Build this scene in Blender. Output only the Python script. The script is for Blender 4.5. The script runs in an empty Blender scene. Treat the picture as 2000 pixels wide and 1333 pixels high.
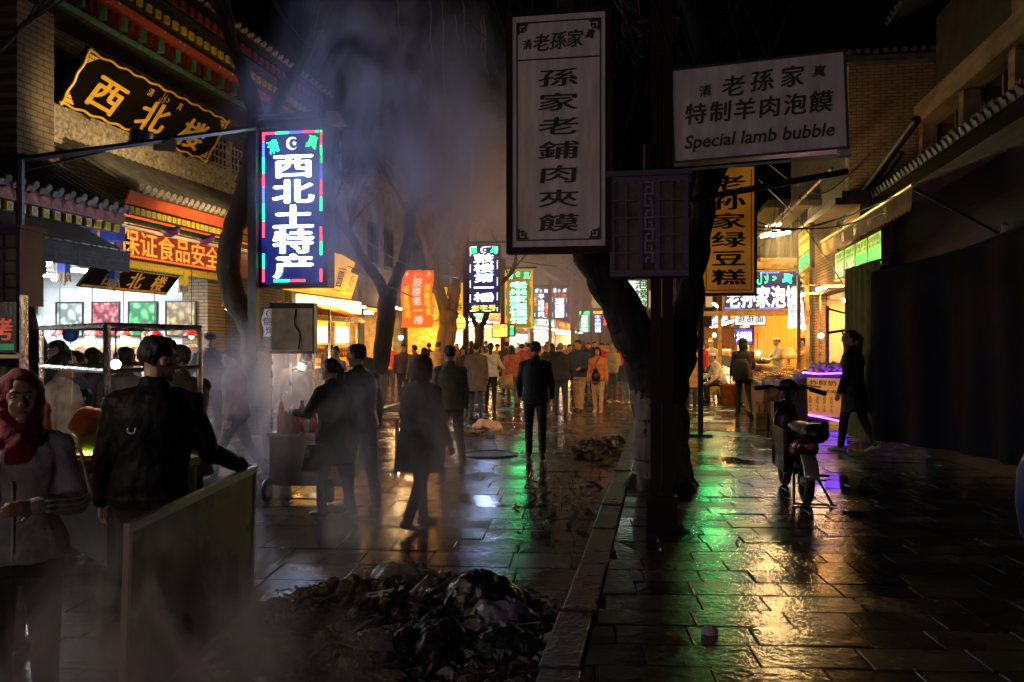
import bpy, math, random
import numpy as np
from mathutils import Vector, Matrix, noise as mnoise

# ------------------------------------------------------------------ camera, world, exposure
SC = bpy.context.scene
COL = SC.collection
YAW = math.atan(0.177)                 # the street runs along +Y, the camera looks a little left of it
F, EYE, HZ = 1667.0, 1.75, 670.0
cam_data = bpy.data.cameras.new("camera")
cam = bpy.data.objects.new("camera", cam_data)
COL.objects.link(cam)
cam.location = (0, 0, EYE)
cam.rotation_euler = (math.radians(90), 0, YAW)
cam_data.sensor_width = 36.0
cam_data.lens = 36.0 * F / 2000.0
cam_data.shift_y = (HZ - 666.5) / 2000.0
cam_data.clip_start, cam_data.clip_end = 0.1, 600.0
SC.camera = cam

world = bpy.data.worlds.new("World")
SC.world = world
world.use_nodes = True
wn, wl = world.node_tree.nodes, world.node_tree.links
sky = wn.new("ShaderNodeTexSky")
sky.sky_type = 'NISHITA'
sky.sun_disc = False
sky.sun_elevation = math.radians(-7.0)
sky.sun_rotation = math.radians(200)
wn["Background"].inputs["Strength"].default_value = 0.06
wl.new(sky.outputs[0], wn["Background"].inputs["Color"])

SC.view_settings.view_transform = 'Standard'
SC.view_settings.look = 'None'
SC.view_settings.exposure = 0.0
SC.view_settings.gamma = 1.0
cy = SC.cycles
cy.use_denoising = True
cy.max_bounces = 5
cy.diffuse_bounces = 2
cy.glossy_bounces = 3
cy.transmission_bounces = 3
cy.transparent_max_bounces = 12
cy.volume_bounces = 2
cy.sample_clamp_indirect = 3.0
cy.caustics_reflective = False
cy.caustics_refractive = False
cy.volume_step_rate = 2.0
cy.volume_max_steps = 128

# ------------------------------------------------------------------ where a picture ray meets the place
CA, SA = math.cos(YAW), math.sin(YAW)
def ray(px, py):
    xc, zc = (px - 1000.0) / F, (HZ - py) / F
    return Vector((xc * CA - SA, xc * SA + CA, zc))
def pd(px, py, d):                    # at a depth along the camera axis
    return Vector((0, 0, EYE)) + ray(px, py) * d
def pX(px, py, X):
    r = ray(px, py); return Vector((0, 0, EYE)) + r * (X / r.x)
def pY(px, py, Y):
    r = ray(px, py); return Vector((0, 0, EYE)) + r * (Y / r.y)
def pZ(px, py, z=0.0):
    r = ray(px, py); return Vector((0, 0, EYE)) + r * ((z - EYE) / r.z)
def base(px, d, z=0.0):
    p = pd(px, HZ, d); p.z = z; return p

# ------------------------------------------------------------------ materials
_M = {}
def _nt(name):
    m = bpy.data.materials.new(name); m.use_nodes = True
    nt = m.node_tree; b = nt.nodes["Principled BSDF"]
    return m, nt, b
def pm(name, col, rough=0.6, metal=0.0, var=0.35, scale=6.0, bump=0.15, bscale=40.0, spec=0.5, stretch=None, dirt=None):
    """Painted / natural surface: base colour broken up by two noises, bumped by a third."""
    if name in _M: return _M[name]
    m, nt, b = _nt(name); N, L = nt.nodes, nt.links
    tc = N.new("ShaderNodeTexCoord"); src = tc.outputs["Object"]
    if stretch:
        mp = N.new("ShaderNodeMapping"); mp.inputs["Scale"].default_value = stretch
        L.new(src, mp.inputs[0]); src = mp.outputs[0]
    n1 = N.new("ShaderNodeTexNoise"); n1.inputs["Scale"].default_value = scale; n1.inputs["Detail"].default_value = 6
    L.new(src, n1.inputs[0])
    mx = N.new("ShaderNodeMix"); mx.data_type = 'RGBA'
    c = tuple(col)
    lo = tuple(max(0, v * (1 - var)) for v in c); hi = tuple(min(1, v * (1 + var)) for v in c)
    if dirt: lo = dirt
    mx.inputs[6].default_value = lo + (1,); mx.inputs[7].default_value = hi + (1,)
    rp = N.new("ShaderNodeMapRange"); rp.inputs[1].default_value = 0.3; rp.inputs[2].default_value = 0.7
    L.new(n1.outputs[0], rp.inputs[0]); L.new(rp.outputs[0], mx.inputs[0])
    L.new(mx.outputs[2], b.inputs["Base Color"])
    rr = N.new("ShaderNodeMapRange"); rr.inputs[3].default_value = max(0.02, rough - 0.12); rr.inputs[4].default_value = min(1, rough + 0.12)
    L.new(n1.outputs[0], rr.inputs[0]); L.new(rr.outputs[0], b.inputs["Roughness"])
    b.inputs["Metallic"].default_value = metal
    b.inputs["Specular IOR Level"].default_value = spec
    if bump:
        n2 = N.new("ShaderNodeTexNoise"); n2.inputs["Scale"].default_value = bscale; n2.inputs["Detail"].default_value = 4
        L.new(src, n2.inputs[0])
        bp = N.new("ShaderNodeBump"); bp.inputs["Strength"].default_value = bump; bp.inputs["Distance"].default_value = 0.02
        L.new(n2.outputs[0], bp.inputs["Height"]); L.new(bp.outputs[0], b.inputs["Normal"])
    _M[name] = m
    return m
def em(name, col, s, var=0.0, scale=8.0, base=(0.02, 0.02, 0.02)):
    """Something that gives off light: lamp, LED, lit sign; also cloth glowing to look lit."""
    if name in _M: return _M[name]
    m, nt, b = _nt(name); N, L = nt.nodes, nt.links
    b.inputs["Base Color"].default_value = base + (1,)
    b.inputs["Roughness"].default_value = 0.4
    b.inputs["Emission Color"].default_value = tuple(col) + (1,)
    b.inputs["Emission Strength"].default_value = s
    if var:
        tc = N.new("ShaderNodeTexCoord"); n1 = N.new("ShaderNodeTexNoise"); n1.inputs["Scale"].default_value = scale
        n1.inputs["Detail"].default_value = 3
        L.new(tc.outputs["Object"], n1.inputs[0])
        rp = N.new("ShaderNodeMapRange"); rp.inputs[1].default_value = 0.3; rp.inputs[2].default_value = 0.7
        rp.inputs[3].default_value = s * (1 - var); rp.inputs[4].default_value = s * (1 + var)
        L.new(n1.outputs[0], rp.inputs[0]); L.new(rp.outputs[0], b.inputs["Emission Strength"])
    _M[name] = m
    return m
def pattern(name, c1, c2, scale, c3=None, rough=0.5, glow=0.0, rnd_=0.25):
    """Painted ornament: two or three colours in a small repeating motif."""
    if name in _M: return _M[name]
    m, nt, b = _nt(name); N, L = nt.nodes, nt.links
    tc = N.new("ShaderNodeTexCoord")
    v = N.new("ShaderNodeTexVoronoi"); v.inputs["Scale"].default_value = scale; v.inputs["Randomness"].default_value = rnd_
    L.new(tc.outputs["Object"], v.inputs["Vector"])
    cr = N.new("ShaderNodeValToRGB"); cr.color_ramp.interpolation = 'CONSTANT'
    e = cr.color_ramp.elements
    e[0].position = 0; e[0].color = tuple(c3 or c2) + (1,)
    e[1].position = 0.16; e[1].color = tuple(c2) + (1,)
    x = e.new(0.3); x.color = tuple(c1) + (1,)
    L.new(v.outputs["Distance"], cr.inputs[0]); L.new(cr.outputs[0], b.inputs["Base Color"])
    b.inputs["Roughness"].default_value = rough
    if glow:
        L.new(cr.outputs[0], b.inputs["Emission Color"]); b.inputs["Emission Strength"].default_value = glow
    _M[name] = m
    return m
def foodpic(name, c1, c2, c3, scale, rnd_=1.0):
    """a printed picture of piled food: every piece its own tone, rounder and paler at its middle"""
    if name in _M: return _M[name]
    m, nt, b = _nt(name); N, L = nt.nodes, nt.links
    tc = N.new("ShaderNodeTexCoord"); wb = N.new("ShaderNodeTexNoise"); wb.inputs["Scale"].default_value = scale * .8; L.new(tc.outputs["Object"], wb.inputs[0])
    vm = N.new("ShaderNodeVectorMath"); vm.operation = 'MULTIPLY_ADD'; vm.inputs[1].default_value = (.12, .12, .12); L.new(wb.outputs["Color"], vm.inputs[0]); L.new(tc.outputs["Object"], vm.inputs[2])
    v = N.new("ShaderNodeTexVoronoi"); v.inputs["Scale"].default_value = scale; v.inputs["Randomness"].default_value = rnd_; L.new(vm.outputs[0], v.inputs["Vector"])
    cr = N.new("ShaderNodeValToRGB"); e = cr.color_ramp.elements; e[0].position = .05; e[0].color = c3 + (1,); e[1].position = .62; e[1].color = tuple(q * .25 for q in c1) + (1,); x = e.new(.35); x.color = c2 + (1,)
    L.new(v.outputs["Distance"], cr.inputs[0])
    sp = N.new("ShaderNodeSeparateColor"); L.new(v.outputs["Color"], sp.inputs[0])
    mx = N.new("ShaderNodeMix"); mx.data_type = 'RGBA'; mx.inputs[7].default_value = c1 + (1,); L.new(cr.outputs[0], mx.inputs[6])
    mm = N.new("ShaderNodeMath"); mm.operation = 'MULTIPLY'; mm.inputs[1].default_value = .55; L.new(sp.outputs[0], mm.inputs[0]); L.new(mm.outputs[0], mx.inputs[0])
    L.new(mx.outputs[2], b.inputs["Base Color"]); b.inputs["Roughness"].default_value = .35
    _M[name] = m
    return m
def brickmat(name, c1, c2, mortar, bw, bh, rough=0.8, axis='XZ', msize=0.012, bump=0.4):
    """Courses of bricks or tiles laid on a wall in the XZ or YZ plane, or paving in XY."""
    if name in _M: return _M[name]
    m, nt, b = _nt(name); N, L = nt.nodes, nt.links
    tc = N.new("ShaderNodeTexCoord"); sp = N.new("ShaderNodeSeparateXYZ"); cb = N.new("ShaderNodeCombineXYZ")
    geo = N.new("ShaderNodeNewGeometry")
    L.new(geo.outputs["Position"], sp.inputs[0])
    a = {'XZ': (0, 2), 'YZ': (1, 2), 'XY': (0, 1)}[axis]
    L.new(sp.outputs[a[0]], cb.inputs[0]); L.new(sp.outputs[a[1]], cb.inputs[1])
    br = N.new("ShaderNodeTexBrick"); br.inputs["Scale"].default_value = 1.0
    br.inputs["Brick Width"].default_value = bw; br.inputs["Row Height"].default_value = bh
    br.inputs["Mortar Size"].default_value = msize; br.inputs["Color1"].default_value = c1 + (1,)
    br.inputs["Color2"].default_value = c2 + (1,); br.inputs["Mortar"].default_value = mortar + (1,)
    L.new(cb.outputs[0], br.inputs["Vector"])
    n1 = N.new("ShaderNodeTexNoise"); n1.inputs["Scale"].default_value = 3.0; n1.inputs["Detail"].default_value = 8
    L.new(geo.outputs["Position"], n1.inputs[0])
    mx = N.new("ShaderNodeMix"); mx.data_type = 'RGBA'; mx.blend_type = 'MULTIPLY'; mx.inputs[0].default_value = 0.6
    L.new(br.outputs["Color"], mx.inputs[6]); L.new(n1.outputs["Fac"], mx.inputs[7])
    L.new(mx.outputs[2], b.inputs["Base Color"]); b.inputs["Roughness"].default_value = rough
    iv = N.new("ShaderNodeMath"); iv.operation = 'SUBTRACT'; iv.inputs[0].default_value = 1.0
    L.new(br.outputs["Fac"], iv.inputs[1])
    bp = N.new("ShaderNodeBump"); bp.inputs["Strength"].default_value = bump; bp.inputs["Distance"].default_value = 0.02
    L.new(iv.outputs[0], bp.inputs["Height"]); L.new(bp.outputs[0], b.inputs["Normal"])
    _M[name] = m
    return m
def paving(name, c1, c2, r0, r1):
    """Wet stone slabs: each slab (mesh island) has its own tone and wetness; fine pitting and worn patches on top."""
    if name in _M: return _M[name]
    m, nt, b = _nt(name); N, L = nt.nodes, nt.links
    geo = N.new("ShaderNodeNewGeometry"); isl = geo.outputs["Random Per Island"]
    mx = N.new("ShaderNodeMix"); mx.data_type = 'RGBA'
    mx.inputs[6].default_value = c1 + (1,); mx.inputs[7].default_value = c2 + (1,)
    L.new(isl, mx.inputs[0])
    n1 = N.new("ShaderNodeTexNoise"); n1.inputs["Scale"].default_value = 2.6; n1.inputs["Detail"].default_value = 9; n1.inputs["Roughness"].default_value = 0.65
    L.new(geo.outputs["Position"], n1.inputs[0])
    cr = N.new("ShaderNodeValToRGB"); cr.color_ramp.elements[0].position = 0.36; cr.color_ramp.elements[1].position = 0.66
    cr.color_ramp.elements[0].color = (0.30, 0.30, 0.30, 1); cr.color_ramp.elements[1].color = (1.25, 1.2, 1.15, 1)
    L.new(n1.outputs["Fac"], cr.inputs[0])
    m2 = N.new("ShaderNodeMix"); m2.data_type = 'RGBA'; m2.blend_type = 'MULTIPLY'; m2.inputs[0].default_value = 1
    L.new(mx.outputs[2], m2.inputs[6]); L.new(cr.outputs[0], m2.inputs[7])
    L.new(m2.outputs[2], b.inputs["Base Color"])
    n2 = N.new("ShaderNodeTexNoise"); n2.inputs["Scale"].default_value = 3.1; n2.inputs["Detail"].default_value = 7; n2.inputs["Roughness"].default_value = .6
    L.new(geo.outputs["Position"], n2.inputs[0])
    ma = N.new("ShaderNodeMath"); ma.operation = 'MULTIPLY_ADD'; ma.inputs[1].default_value = 0.25
    L.new(isl, ma.inputs[0]); L.new(n2.outputs["Fac"], ma.inputs[2])
    rr = N.new("ShaderNodeMapRange"); rr.inputs[1].default_value = 0.40; rr.inputs[2].default_value = 0.85
    rr.inputs[3].default_value = r0; rr.inputs[4].default_value = r1
    L.new(ma.outputs[0], rr.inputs[0])
    n5 = N.new("ShaderNodeTexNoise"); n5.inputs["Scale"].default_value = 0.75; n5.inputs["Detail"].default_value = 6; n5.inputs["Distortion"].default_value = .6
    L.new(geo.outputs["Position"], n5.inputs[0])                 # where the slabs have begun to dry, and where water stands
    dr = N.new("ShaderNodeMapRange"); dr.inputs[1].default_value = .50; dr.inputs[2].default_value = .68; dr.inputs[3].default_value = 0; dr.inputs[4].default_value = .26; L.new(n5.outputs["Fac"], dr.inputs[0])
    ad = N.new("ShaderNodeMath"); ad.operation = 'ADD'; L.new(rr.outputs[0], ad.inputs[0]); L.new(dr.outputs[0], ad.inputs[1])
    pu = N.new("ShaderNodeMapRange"); pu.inputs[1].default_value = .36; pu.inputs[2].default_value = .40; pu.inputs[3].default_value = .25; pu.inputs[4].default_value = 1; L.new(n5.outputs["Fac"], pu.inputs[0])
    mu_ = N.new("ShaderNodeMath"); mu_.operation = 'MULTIPLY'; L.new(ad.outputs[0], mu_.inputs[0]); L.new(pu.outputs[0], mu_.inputs[1]); L.new(mu_.outputs[0], b.inputs["Roughness"])
    bs = N.new("ShaderNodeMath"); bs.operation = 'MULTIPLY'; bs.inputs[1].default_value = .32; L.new(pu.outputs[0], bs.inputs[0])
    b.inputs["Specular IOR Level"].default_value = 0.65
    n3 = N.new("ShaderNodeTexNoise"); n3.inputs["Scale"].default_value = 16.0; n3.inputs["Detail"].default_value = 6
    L.new(geo.outputs["Position"], n3.inputs[0])
    h2 = N.new("ShaderNodeMath"); h2.operation = 'MULTIPLY_ADD'; h2.inputs[1].default_value = 0.5
    L.new(n3.outputs["Fac"], h2.inputs[0]); L.new(n1.outputs["Fac"], h2.inputs[2])
    bp = N.new("ShaderNodeBump"); bp.inputs["Strength"].default_value = 0.30; bp.inputs["Distance"].default_value = 0.02
    L.new(h2.outputs[0], bp.inputs["Height"]); L.new(bs.outputs[0], bp.inputs["Strength"]); L.new(bp.outputs[0], b.inputs["Normal"])
    _M[name] = m
    return m
def slabs(b, x0, x1, y0, y1, z, sw, sd, rng, rot=0.0, tilt=.0028):
    """rows of slabs laid across the way, joints staggered, edges worn, every slab settled a little differently"""
    cr, sr = math.cos(rot), math.sin(rot); yc = (y0 + y1) / 2; xc = (x0 + x1) / 2
    sp_ = abs(rot) * (y1 - y0) / 2
    y = y0 - 2.0
    while y < y1 + 2.0:
        d = sd * rng.uniform(.92, 1.08); x = x0 - sw * rng.random() - 1.0 - sp_
        while x < x1 + 1.0 + sp_:
            w = sw * rng.uniform(.72, 1.3); g = .0045
            a = [(x + g, y + g), (x + w - g, y + g), (x + w - g, y + d - g), (x + g, y + d - g)]
            P = [(xc + (p - xc) * cr - (q - yc) * sr, yc + (p - xc) * sr + (q - yc) * cr) for p, q in a]
            mxx, mnx = max(p for p, q in P), min(p for p, q in P)
            if mxx > x0 + .06 and mnx < x1 - .06 and max(q for p, q in P) > y0 and min(q for p, q in P) < y1:
                P = [(min(x1, max(x0, p)), q) for p, q in P]
                h = z + rng.uniform(-.004, .004); tx, ty = rng.gauss(0, tilt), rng.gauss(0, tilt)
                cx_, cy_ = sum(p for p, q in P) / 4, sum(q for p, q in P) / 4
                zz = lambda p, q: h + (p - cx_) * tx + (q - cy_) * ty
                e = .0045
                I = [(p + (cx_ - p) / max(.05, abs(cx_ - p)) * e * min(1, abs(cx_ - p) / .05), q + (cy_ - q) / max(.05, abs(cy_ - q)) * e * min(1, abs(cy_ - q) / .05)) for p, q in P]
                b.add([(p, q, zz(p, q) - .03) for p, q in P] + [(p, q, zz(p, q) - .006) for p, q in P] + [(p, q, zz(p, q)) for p, q in I],
                      [(0, 1, 5, 4), (1, 2, 6, 5), (2, 3, 7, 6), (3, 0, 4, 7), (4, 5, 9, 8), (5, 6, 10, 9), (6, 7, 11, 10), (7, 4, 8, 11), (8, 9, 10, 11)])
            x += w
        y += d

# ------------------------------------------------------------------ mesh collector
class Fr:                              # a plane to lay a sign on: U right, V up, N towards the reader
    def __init__(s, O, U, V=(0, 0, 1)):
        s.O = Vector(O); s.U = Vector(U).normalized(); s.V = Vector(V).normalized(); s.N = s.U.cross(s.V).normalized()
    def p(s, u, v, n=0.0): return s.O + s.U * u + s.V * v + s.N * n
class MB:
    def __init__(s): s.v = []; s.f = []; s.m = []
    def add(s, vs, fs, mi=0):
        o = len(s.v); s.v += [tuple(x) for x in vs]
        for f in fs: s.f.append(tuple(i + o for i in f)); s.m.append(mi)
    def hexa(s, c, mi=0):              # eight corners: bottom ring then top ring
        s.add(c, [(3, 2, 1, 0), (4, 5, 6, 7), (0, 1, 5, 4), (1, 2, 6, 5), (2, 3, 7, 6), (3, 0, 4, 7)], mi)
    def box(s, a, b, mi=0):
        x0, y0, z0 = a; x1, y1, z1 = b
        s.hexa([(x0, y0, z0), (x1, y0, z0), (x1, y1, z0), (x0, y1, z0), (x0, y0, z1), (x1, y0, z1), (x1, y1, z1), (x0, y1, z1)], mi)
    def cbox(s, c, size, mi=0, rz=0.0, M=None):
        hx, hy, hz = size[0] / 2, size[1] / 2, size[2] / 2
        cs = [(-hx, -hy, -hz), (hx, -hy, -hz), (hx, hy, -hz), (-hx, hy, -hz), (-hx, -hy, hz), (hx, -hy, hz), (hx, hy, hz), (-hx, hy, hz)]
        R = M if M is not None else Matrix.Rotation(rz, 3, 'Z')
        s.hexa([Vector(c) + R @ Vector(q) for q in cs], mi)
    def fbox(s, fr, u0, u1, v0, v1, n0, n1, mi=0):
        s.hexa([fr.p(u0, v0, n1), fr.p(u1, v0, n1), fr.p(u1, v0, n0), fr.p(u0, v0, n0),
                fr.p(u0, v1, n1), fr.p(u1, v1, n1), fr.p(u1, v1, n0), fr.p(u0, v1, n0)], mi)
    def fquad(s, fr, u0, u1, v0, v1, n, mi=0):
        s.add([fr.p(u0, v0, n), fr.p(u1, v0, n), fr.p(u1, v1, n), fr.p(u0, v1, n)], [(0, 1, 2, 3)], mi)
    def fpoly(s, fr, pts, n, mi=0):
        s.add([fr.p(u, v, n) for u, v in pts], [tuple(range(len(pts)))], mi)
    def prism(s, pts, ext, mi=0):      # closed outline of 3-D points pushed along ext
        e = Vector(ext); n = len(pts)
        s.add([Vector(p) for p in pts] + [Vector(p) + e for p in pts],
              [tuple(range(n - 1, -1, -1)), tuple(range(n, 2 * n))] + [(i, (i + 1) % n, n + (i + 1) % n, n + i) for i in range(n)], mi)
    def loft(s, rings, n=12, mi=0, caps=True):   # rings: (centre, vec_u, vec_v)
        o = []
        for c, u, v in rings:
            c, u, v = Vector(c), Vector(u), Vector(v)
            for i in range(n):
                t = 2 * math.pi * i / n
                o.append(c + u * math.cos(t) + v * math.sin(t))
        fs = []
        k = len(rings)
        for r in range(k - 1):
            for i in range(n):
                j = (i + 1) % n
                fs.append((r * n + i, r * n + j, (r + 1) * n + j, (r + 1) * n + i))
        if caps: fs += [tuple(range(n - 1, -1, -1)), tuple(range((k - 1) * n, k * n))]
        s.add(o, fs, mi)
    def tube(s, pts, r, n=8, mi=0, caps=True):
        pts = [Vector(p) for p in pts]
        rs = list(r) if hasattr(r, '__len__') else [r] * len(pts)
        rings = []; u = None
        for i, p in enumerate(pts):
            t = (pts[min(i + 1, len(pts) - 1)] - pts[max(i - 1, 0)])
            if t.length < 1e-9: t = Vector((0, 0, 1))
            t.normalize()
            if u is None:
                u = t.cross(Vector((0, 0, 1)))
                if u.length < 1e-3: u = t.cross(Vector((1, 0, 0)))
            u = (u - t * u.dot(t)).normalized()
            rings.append((p, u * rs[i], t.cross(u) * rs[i]))
        s.loft(rings, n, mi, caps)
    def ball(s, c, r, n=12, m=8, mi=0, R=None):
        rx, ry, rz = (r, r, r) if not hasattr(r, '__len__') else r
        c = Vector(c); vs = []; fs = []
        for j in range(1, m):
            ph = math.pi * j / m - math.pi / 2
            for i in range(n):
                th = 2 * math.pi * i / n
                q = Vector((rx * math.cos(ph) * math.cos(th), ry * math.cos(ph) * math.sin(th), rz * math.sin(ph)))
                vs.append(c + (R @ q if R is not None else q))
        b0 = len(vs); q = Vector((0, 0, -rz)); vs.append(c + (R @ q if R is not None else q))
        q = Vector((0, 0, rz)); vs.append(c + (R @ q if R is not None else q))
        for j in range(m - 2):
            for i in range(n):
                k = (i + 1) % n
                fs.append((j * n + i, j * n + k, (j + 1) * n + k, (j + 1) * n + i))
        for i in range(n):
            k = (i + 1) % n
            fs.append((b0, k, i)); fs.append((b0 + 1, (m - 2) * n + i, (m - 2) * n + k))
        s.add(vs, fs, mi)
    def lathe(s, c, prof, n=20, mi=0, axis=None):
        c = Vector(c)
        if axis is None: u, v, w = Vector((1, 0, 0)), Vector((0, 1, 0)), Vector((0, 0, 1))
        else:
            w = Vector(axis).normalized(); u = w.orthogonal().normalized(); v = w.cross(u)
        s.loft([(c + w * z, u * r, v * r) for r, z in prof], n, mi)
    def cap(s, a, b, ra, rb, n=10, mi=0):  # rounded limb segment
        a, b = Vector(a), Vector(b)
        s.tube([a, a.lerp(b, 0.5), b], [ra, (ra + rb) / 2, rb], n, mi); s.ball(a, ra, n, 6, mi); s.ball(b, rb, n, 6, mi)
    def mesh(s, name, off=None):
        me = bpy.data.meshes.new(name)
        v = s.v if off is None else [(a - off[0], b - off[1], c - off[2]) for a, b, c in s.v]
        me.from_pydata(v, [], s.f)
        if s.m: me.polygons.foreach_set("material_index", s.m)
        return me
    def build(s, name, mats, parent=None, smooth=False, local=False, bevel=0.0):
        off = None
        if parent is not None and not local:
            off = Vector((0, 0, 0)); q = parent
            while q is not None: off += q.location; q = q.parent
        me = s.mesh(name, off)
        for m in (mats if isinstance(mats, (list, tuple)) else [mats]): me.materials.append(m)
        if smooth: me.polygons.foreach_set("use_smooth", [True] * len(me.polygons))
        me.update()
        o = bpy.data.objects.new(name, me); COL.objects.link(o)
        if parent is not None: o.parent = parent
        if bevel:
            bv = o.modifiers.new("bevel", 'BEVEL'); bv.width = bevel; bv.segments = 2; bv.limit_method = 'ANGLE'
        return o

def tag(o, label, cat, group=None, kind=None):
    o['label'] = label; o['category'] = cat
    if group: o['group'] = group
    if kind: o['kind'] = kind
    return o
def thing(name, label, cat, loc=(0, 0, 0), rz=0.0, group=None):
    o = bpy.data.objects.new(name, None); COL.objects.link(o)
    o.empty_display_size = 0.1
    o.location = loc; o.rotation_euler = (0, 0, rz)
    return tag(o, label, cat, group)
def struct(o): o['kind'] = 'structure'; return o
def copy_thing(o):
    c = o.copy(); COL.objects.link(c)
    for ch in o.children:
        d = ch.copy(); COL.objects.link(d); d.parent = c
        for g in ch.children:
            e = g.copy(); COL.objects.link(e); e.parent = d
    return c
def sweep(pts, n=8):                   # smooth a polyline (Catmull-Rom)
    P = [Vector(p) for p in pts]; out = []
    for i in range(len(P) - 1):
        a, b, c, d = P[max(i - 1, 0)], P[i], P[i + 1], P[min(i + 2, len(P) - 1)]
        for k in range(n):
            t = k / n
            out.append(0.5 * ((2 * b) + (c - a) * t + (2 * a - 5 * b + 4 * c - d) * t * t + (3 * b - a - 3 * c + d) * t ** 3))
    out.append(P[-1]); return out
def lerpr(rs, n=8):
    out = []
    for i in range(len(rs) - 1): out += [rs[i] + (rs[i + 1] - rs[i]) * k / n for k in range(n)]
    return out + [rs[-1]]

# ------------------------------------------------------------------ lettering
_G = {}
def glyph(ch, bold=0.02):
    k = (ch, bold)
    if k not in _G:
        c = bpy.data.curves.new("glyph", 'FONT'); c.body = ch; c.offset = bold; c.resolution_u = 3
        o = bpy.data.objects.new("glyph", c); COL.objects.link(o)
        me = bpy.data.meshes.new_from_object(o.evaluated_get(bpy.context.evaluated_depsgraph_get()))
        v = np.array([x.co[:2] for x in me.vertices]) if len(me.vertices) else np.zeros((0, 2))
        f = [tuple(p.vertices) for p in me.polygons]
        bpy.data.objects.remove(o); bpy.data.curves.remove(c); bpy.data.meshes.remove(me)
        if len(v):
            lo, hi = v.min(0), v.max(0); _G[k] = (v - (lo + hi) / 2, f, hi - lo)
        else: _G[k] = (v, f, np.array([0.3, 0.3]))
    return _G[k]
def put(mb, fr, ch, u, v, w, h, n=0.004, mi=0, bold=0.02, rot=0.0, shear=0.0):
    """one character centred at u, v in a cell of w by h (em scaled)"""
    g, f, sz = glyph(ch, 0.0)
    if not len(g): return
    c, s_ = math.cos(rot), math.sin(rot)
    k = bold * .62                                               # heavier strokes: the same character laid again, nudged
    for q, (ox, oy) in enumerate(((0, 0), (k, 0), (-k, 0), (0, k * .6), (0, -k * .6)) if bold > .012 else ((0, 0),)):
        x = (g[:, 0] + ox) * w + (g[:, 1] + oy) * h * shear; y = (g[:, 1] + oy) * h
        X = x * c - y * s_; Y = x * s_ + y * c
        mb.add([fr.p(u + a, v + b, n + q * .0004) for a, b in zip(X, Y)], f, mi)
def column(mb, fr, chars, u, v0, v1, w, n=0.004, mi=0, bold=0.03, fill=1.0, shear=0.0):
    step = (v0 - v1) / len(chars)
    for i, ch in enumerate(chars): put(mb, fr, ch, u, v0 - (i + .5) * step, w, step * fill, n, mi, bold, 0, shear)
def line(mb, fr, chars, u0, u1, v, h, n=0.004, mi=0, bold=0.02, shear=0.0, fill=1.0):
    step = (u1 - u0) / len(chars)
    for i, ch in enumerate(chars): put(mb, fr, ch, u0 + (i + .5) * step, v, step * fill, h, n, mi, bold, 0, shear)
def word(mb, fr, txt, u0, u1, v, n=0.004, mi=0, bold=0.02, shear=0.0, hs=1.0):
    """Latin words set as one run, fitted between u0 and u1"""
    g, f, sz = glyph(txt, min(bold, .02))
    k = (u1 - u0) / sz[0]
    x = g[:, 0] * k + g[:, 1] * k * hs * shear; y = g[:, 1] * k * hs
    mb.add([fr.p((u0 + u1) / 2 + a, v + b, n) for a, b in zip(x, y)], f, mi)
def crescent(mb, fr, u, v, r, n=0.004, mi=0):
    a = [(u + r * math.cos(t), v + r * math.sin(t)) for t in np.linspace(math.radians(40), math.radians(320), 18)]
    b = [(u + .25 * r + .8 * r * math.cos(t), v + .8 * r * math.sin(t)) for t in np.linspace(math.radians(315), math.radians(45), 18)]
    for i in range(17):
        mb.fpoly(fr, [a[i], b[17 - i], b[16 - i], a[i + 1]][::-1], n, mi)
    st = []
    for k in range(10):
        rr = r * (.42 if k % 2 == 0 else .17); t = math.pi / 2 + k * math.pi / 5
        st.append((u + .38 * r + rr * math.cos(t), v + rr * math.sin(t)))
    mb.fpoly(fr, st, n, mi)
def fretcorner(mb, fr, u, v, s, du, dv, n=0.004, mi=0):
    for (a, b, w, h) in ((0, 0, 1, .18), (0, 0, .18, 1), (.34, .34, .5, .16), (.34, .34, .16, .5), (.68, 0.18, .16, .5), (.18, .68, .5, .16)):
        u0, u1 = sorted((u + du * a * s, u + du * (a + w) * s)); v0, v1 = sorted((v + dv * b * s, v + dv * (b + h) * s))
        mb.fquad(fr, u0, u1, v0, v1, n, mi)
# ------------------------------------------------------------------ ground
rnd = random.Random(7)
ROADM = paving("wet_road_slabs", (0.045, 0.035, 0.035), (0.12, 0.09, 0.092), .04, .26)
PAVM = paving("wet_pavement_slabs", (0.038, 0.033, 0.027), (0.10, 0.086, 0.065), .05, .27)
BED = pm("dark_joint_bed", (.010, .009, .009), .55, var=.3, bump=.3)
STONE = pm("kerb_stone", (0.06, 0.052, 0.046), .3, var=.5, scale=5, bump=.5, bscale=22)
def sheet(name, x0, x1, y0, y1, z, mat, nx=1, ny=1):
    b = MB()
    b.add([(x0, y0, z), (x1, y0, z), (x1, y1, z), (x0, y1, z)], [(0, 1, 2, 3)])
    return struct(b.build(name, mat))
sheet("ground", -300, 300, -120, 400, -.06, pm("dark_ground", (.03, .03, .03), .8))
b = MB(); b.add([(-6.85, -14, -.022), (-.62, -14, -.022), (-.62, 110, -.022), (-6.85, 110, -.022)], [(0, 1, 2, 3)], 1); slabs(b, -6.85, -.62, 2.5, 60, 0, .60, .46, random.Random(2), .10); struct(b.build("road", [ROADM, BED]))
b = MB(); b.box((-.40, -14, -.05), (5.2, 110, .108), 1); slabs(b, -.39, 4.6, 2.5, 60, .13, .46, .305, random.Random(3), .12, .0022); struct(b.build("pavement_right", [PAVM, BED]))
b = MB(); b.box((-10.6, -14, -.05), (-7.12, 110, .108), 1); slabs(b, -10.2, -7.12, 6, 60, .13, .5, .4, random.Random(4), .0); struct(b.build("pavement_left", [PAVM, BED]))
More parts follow.
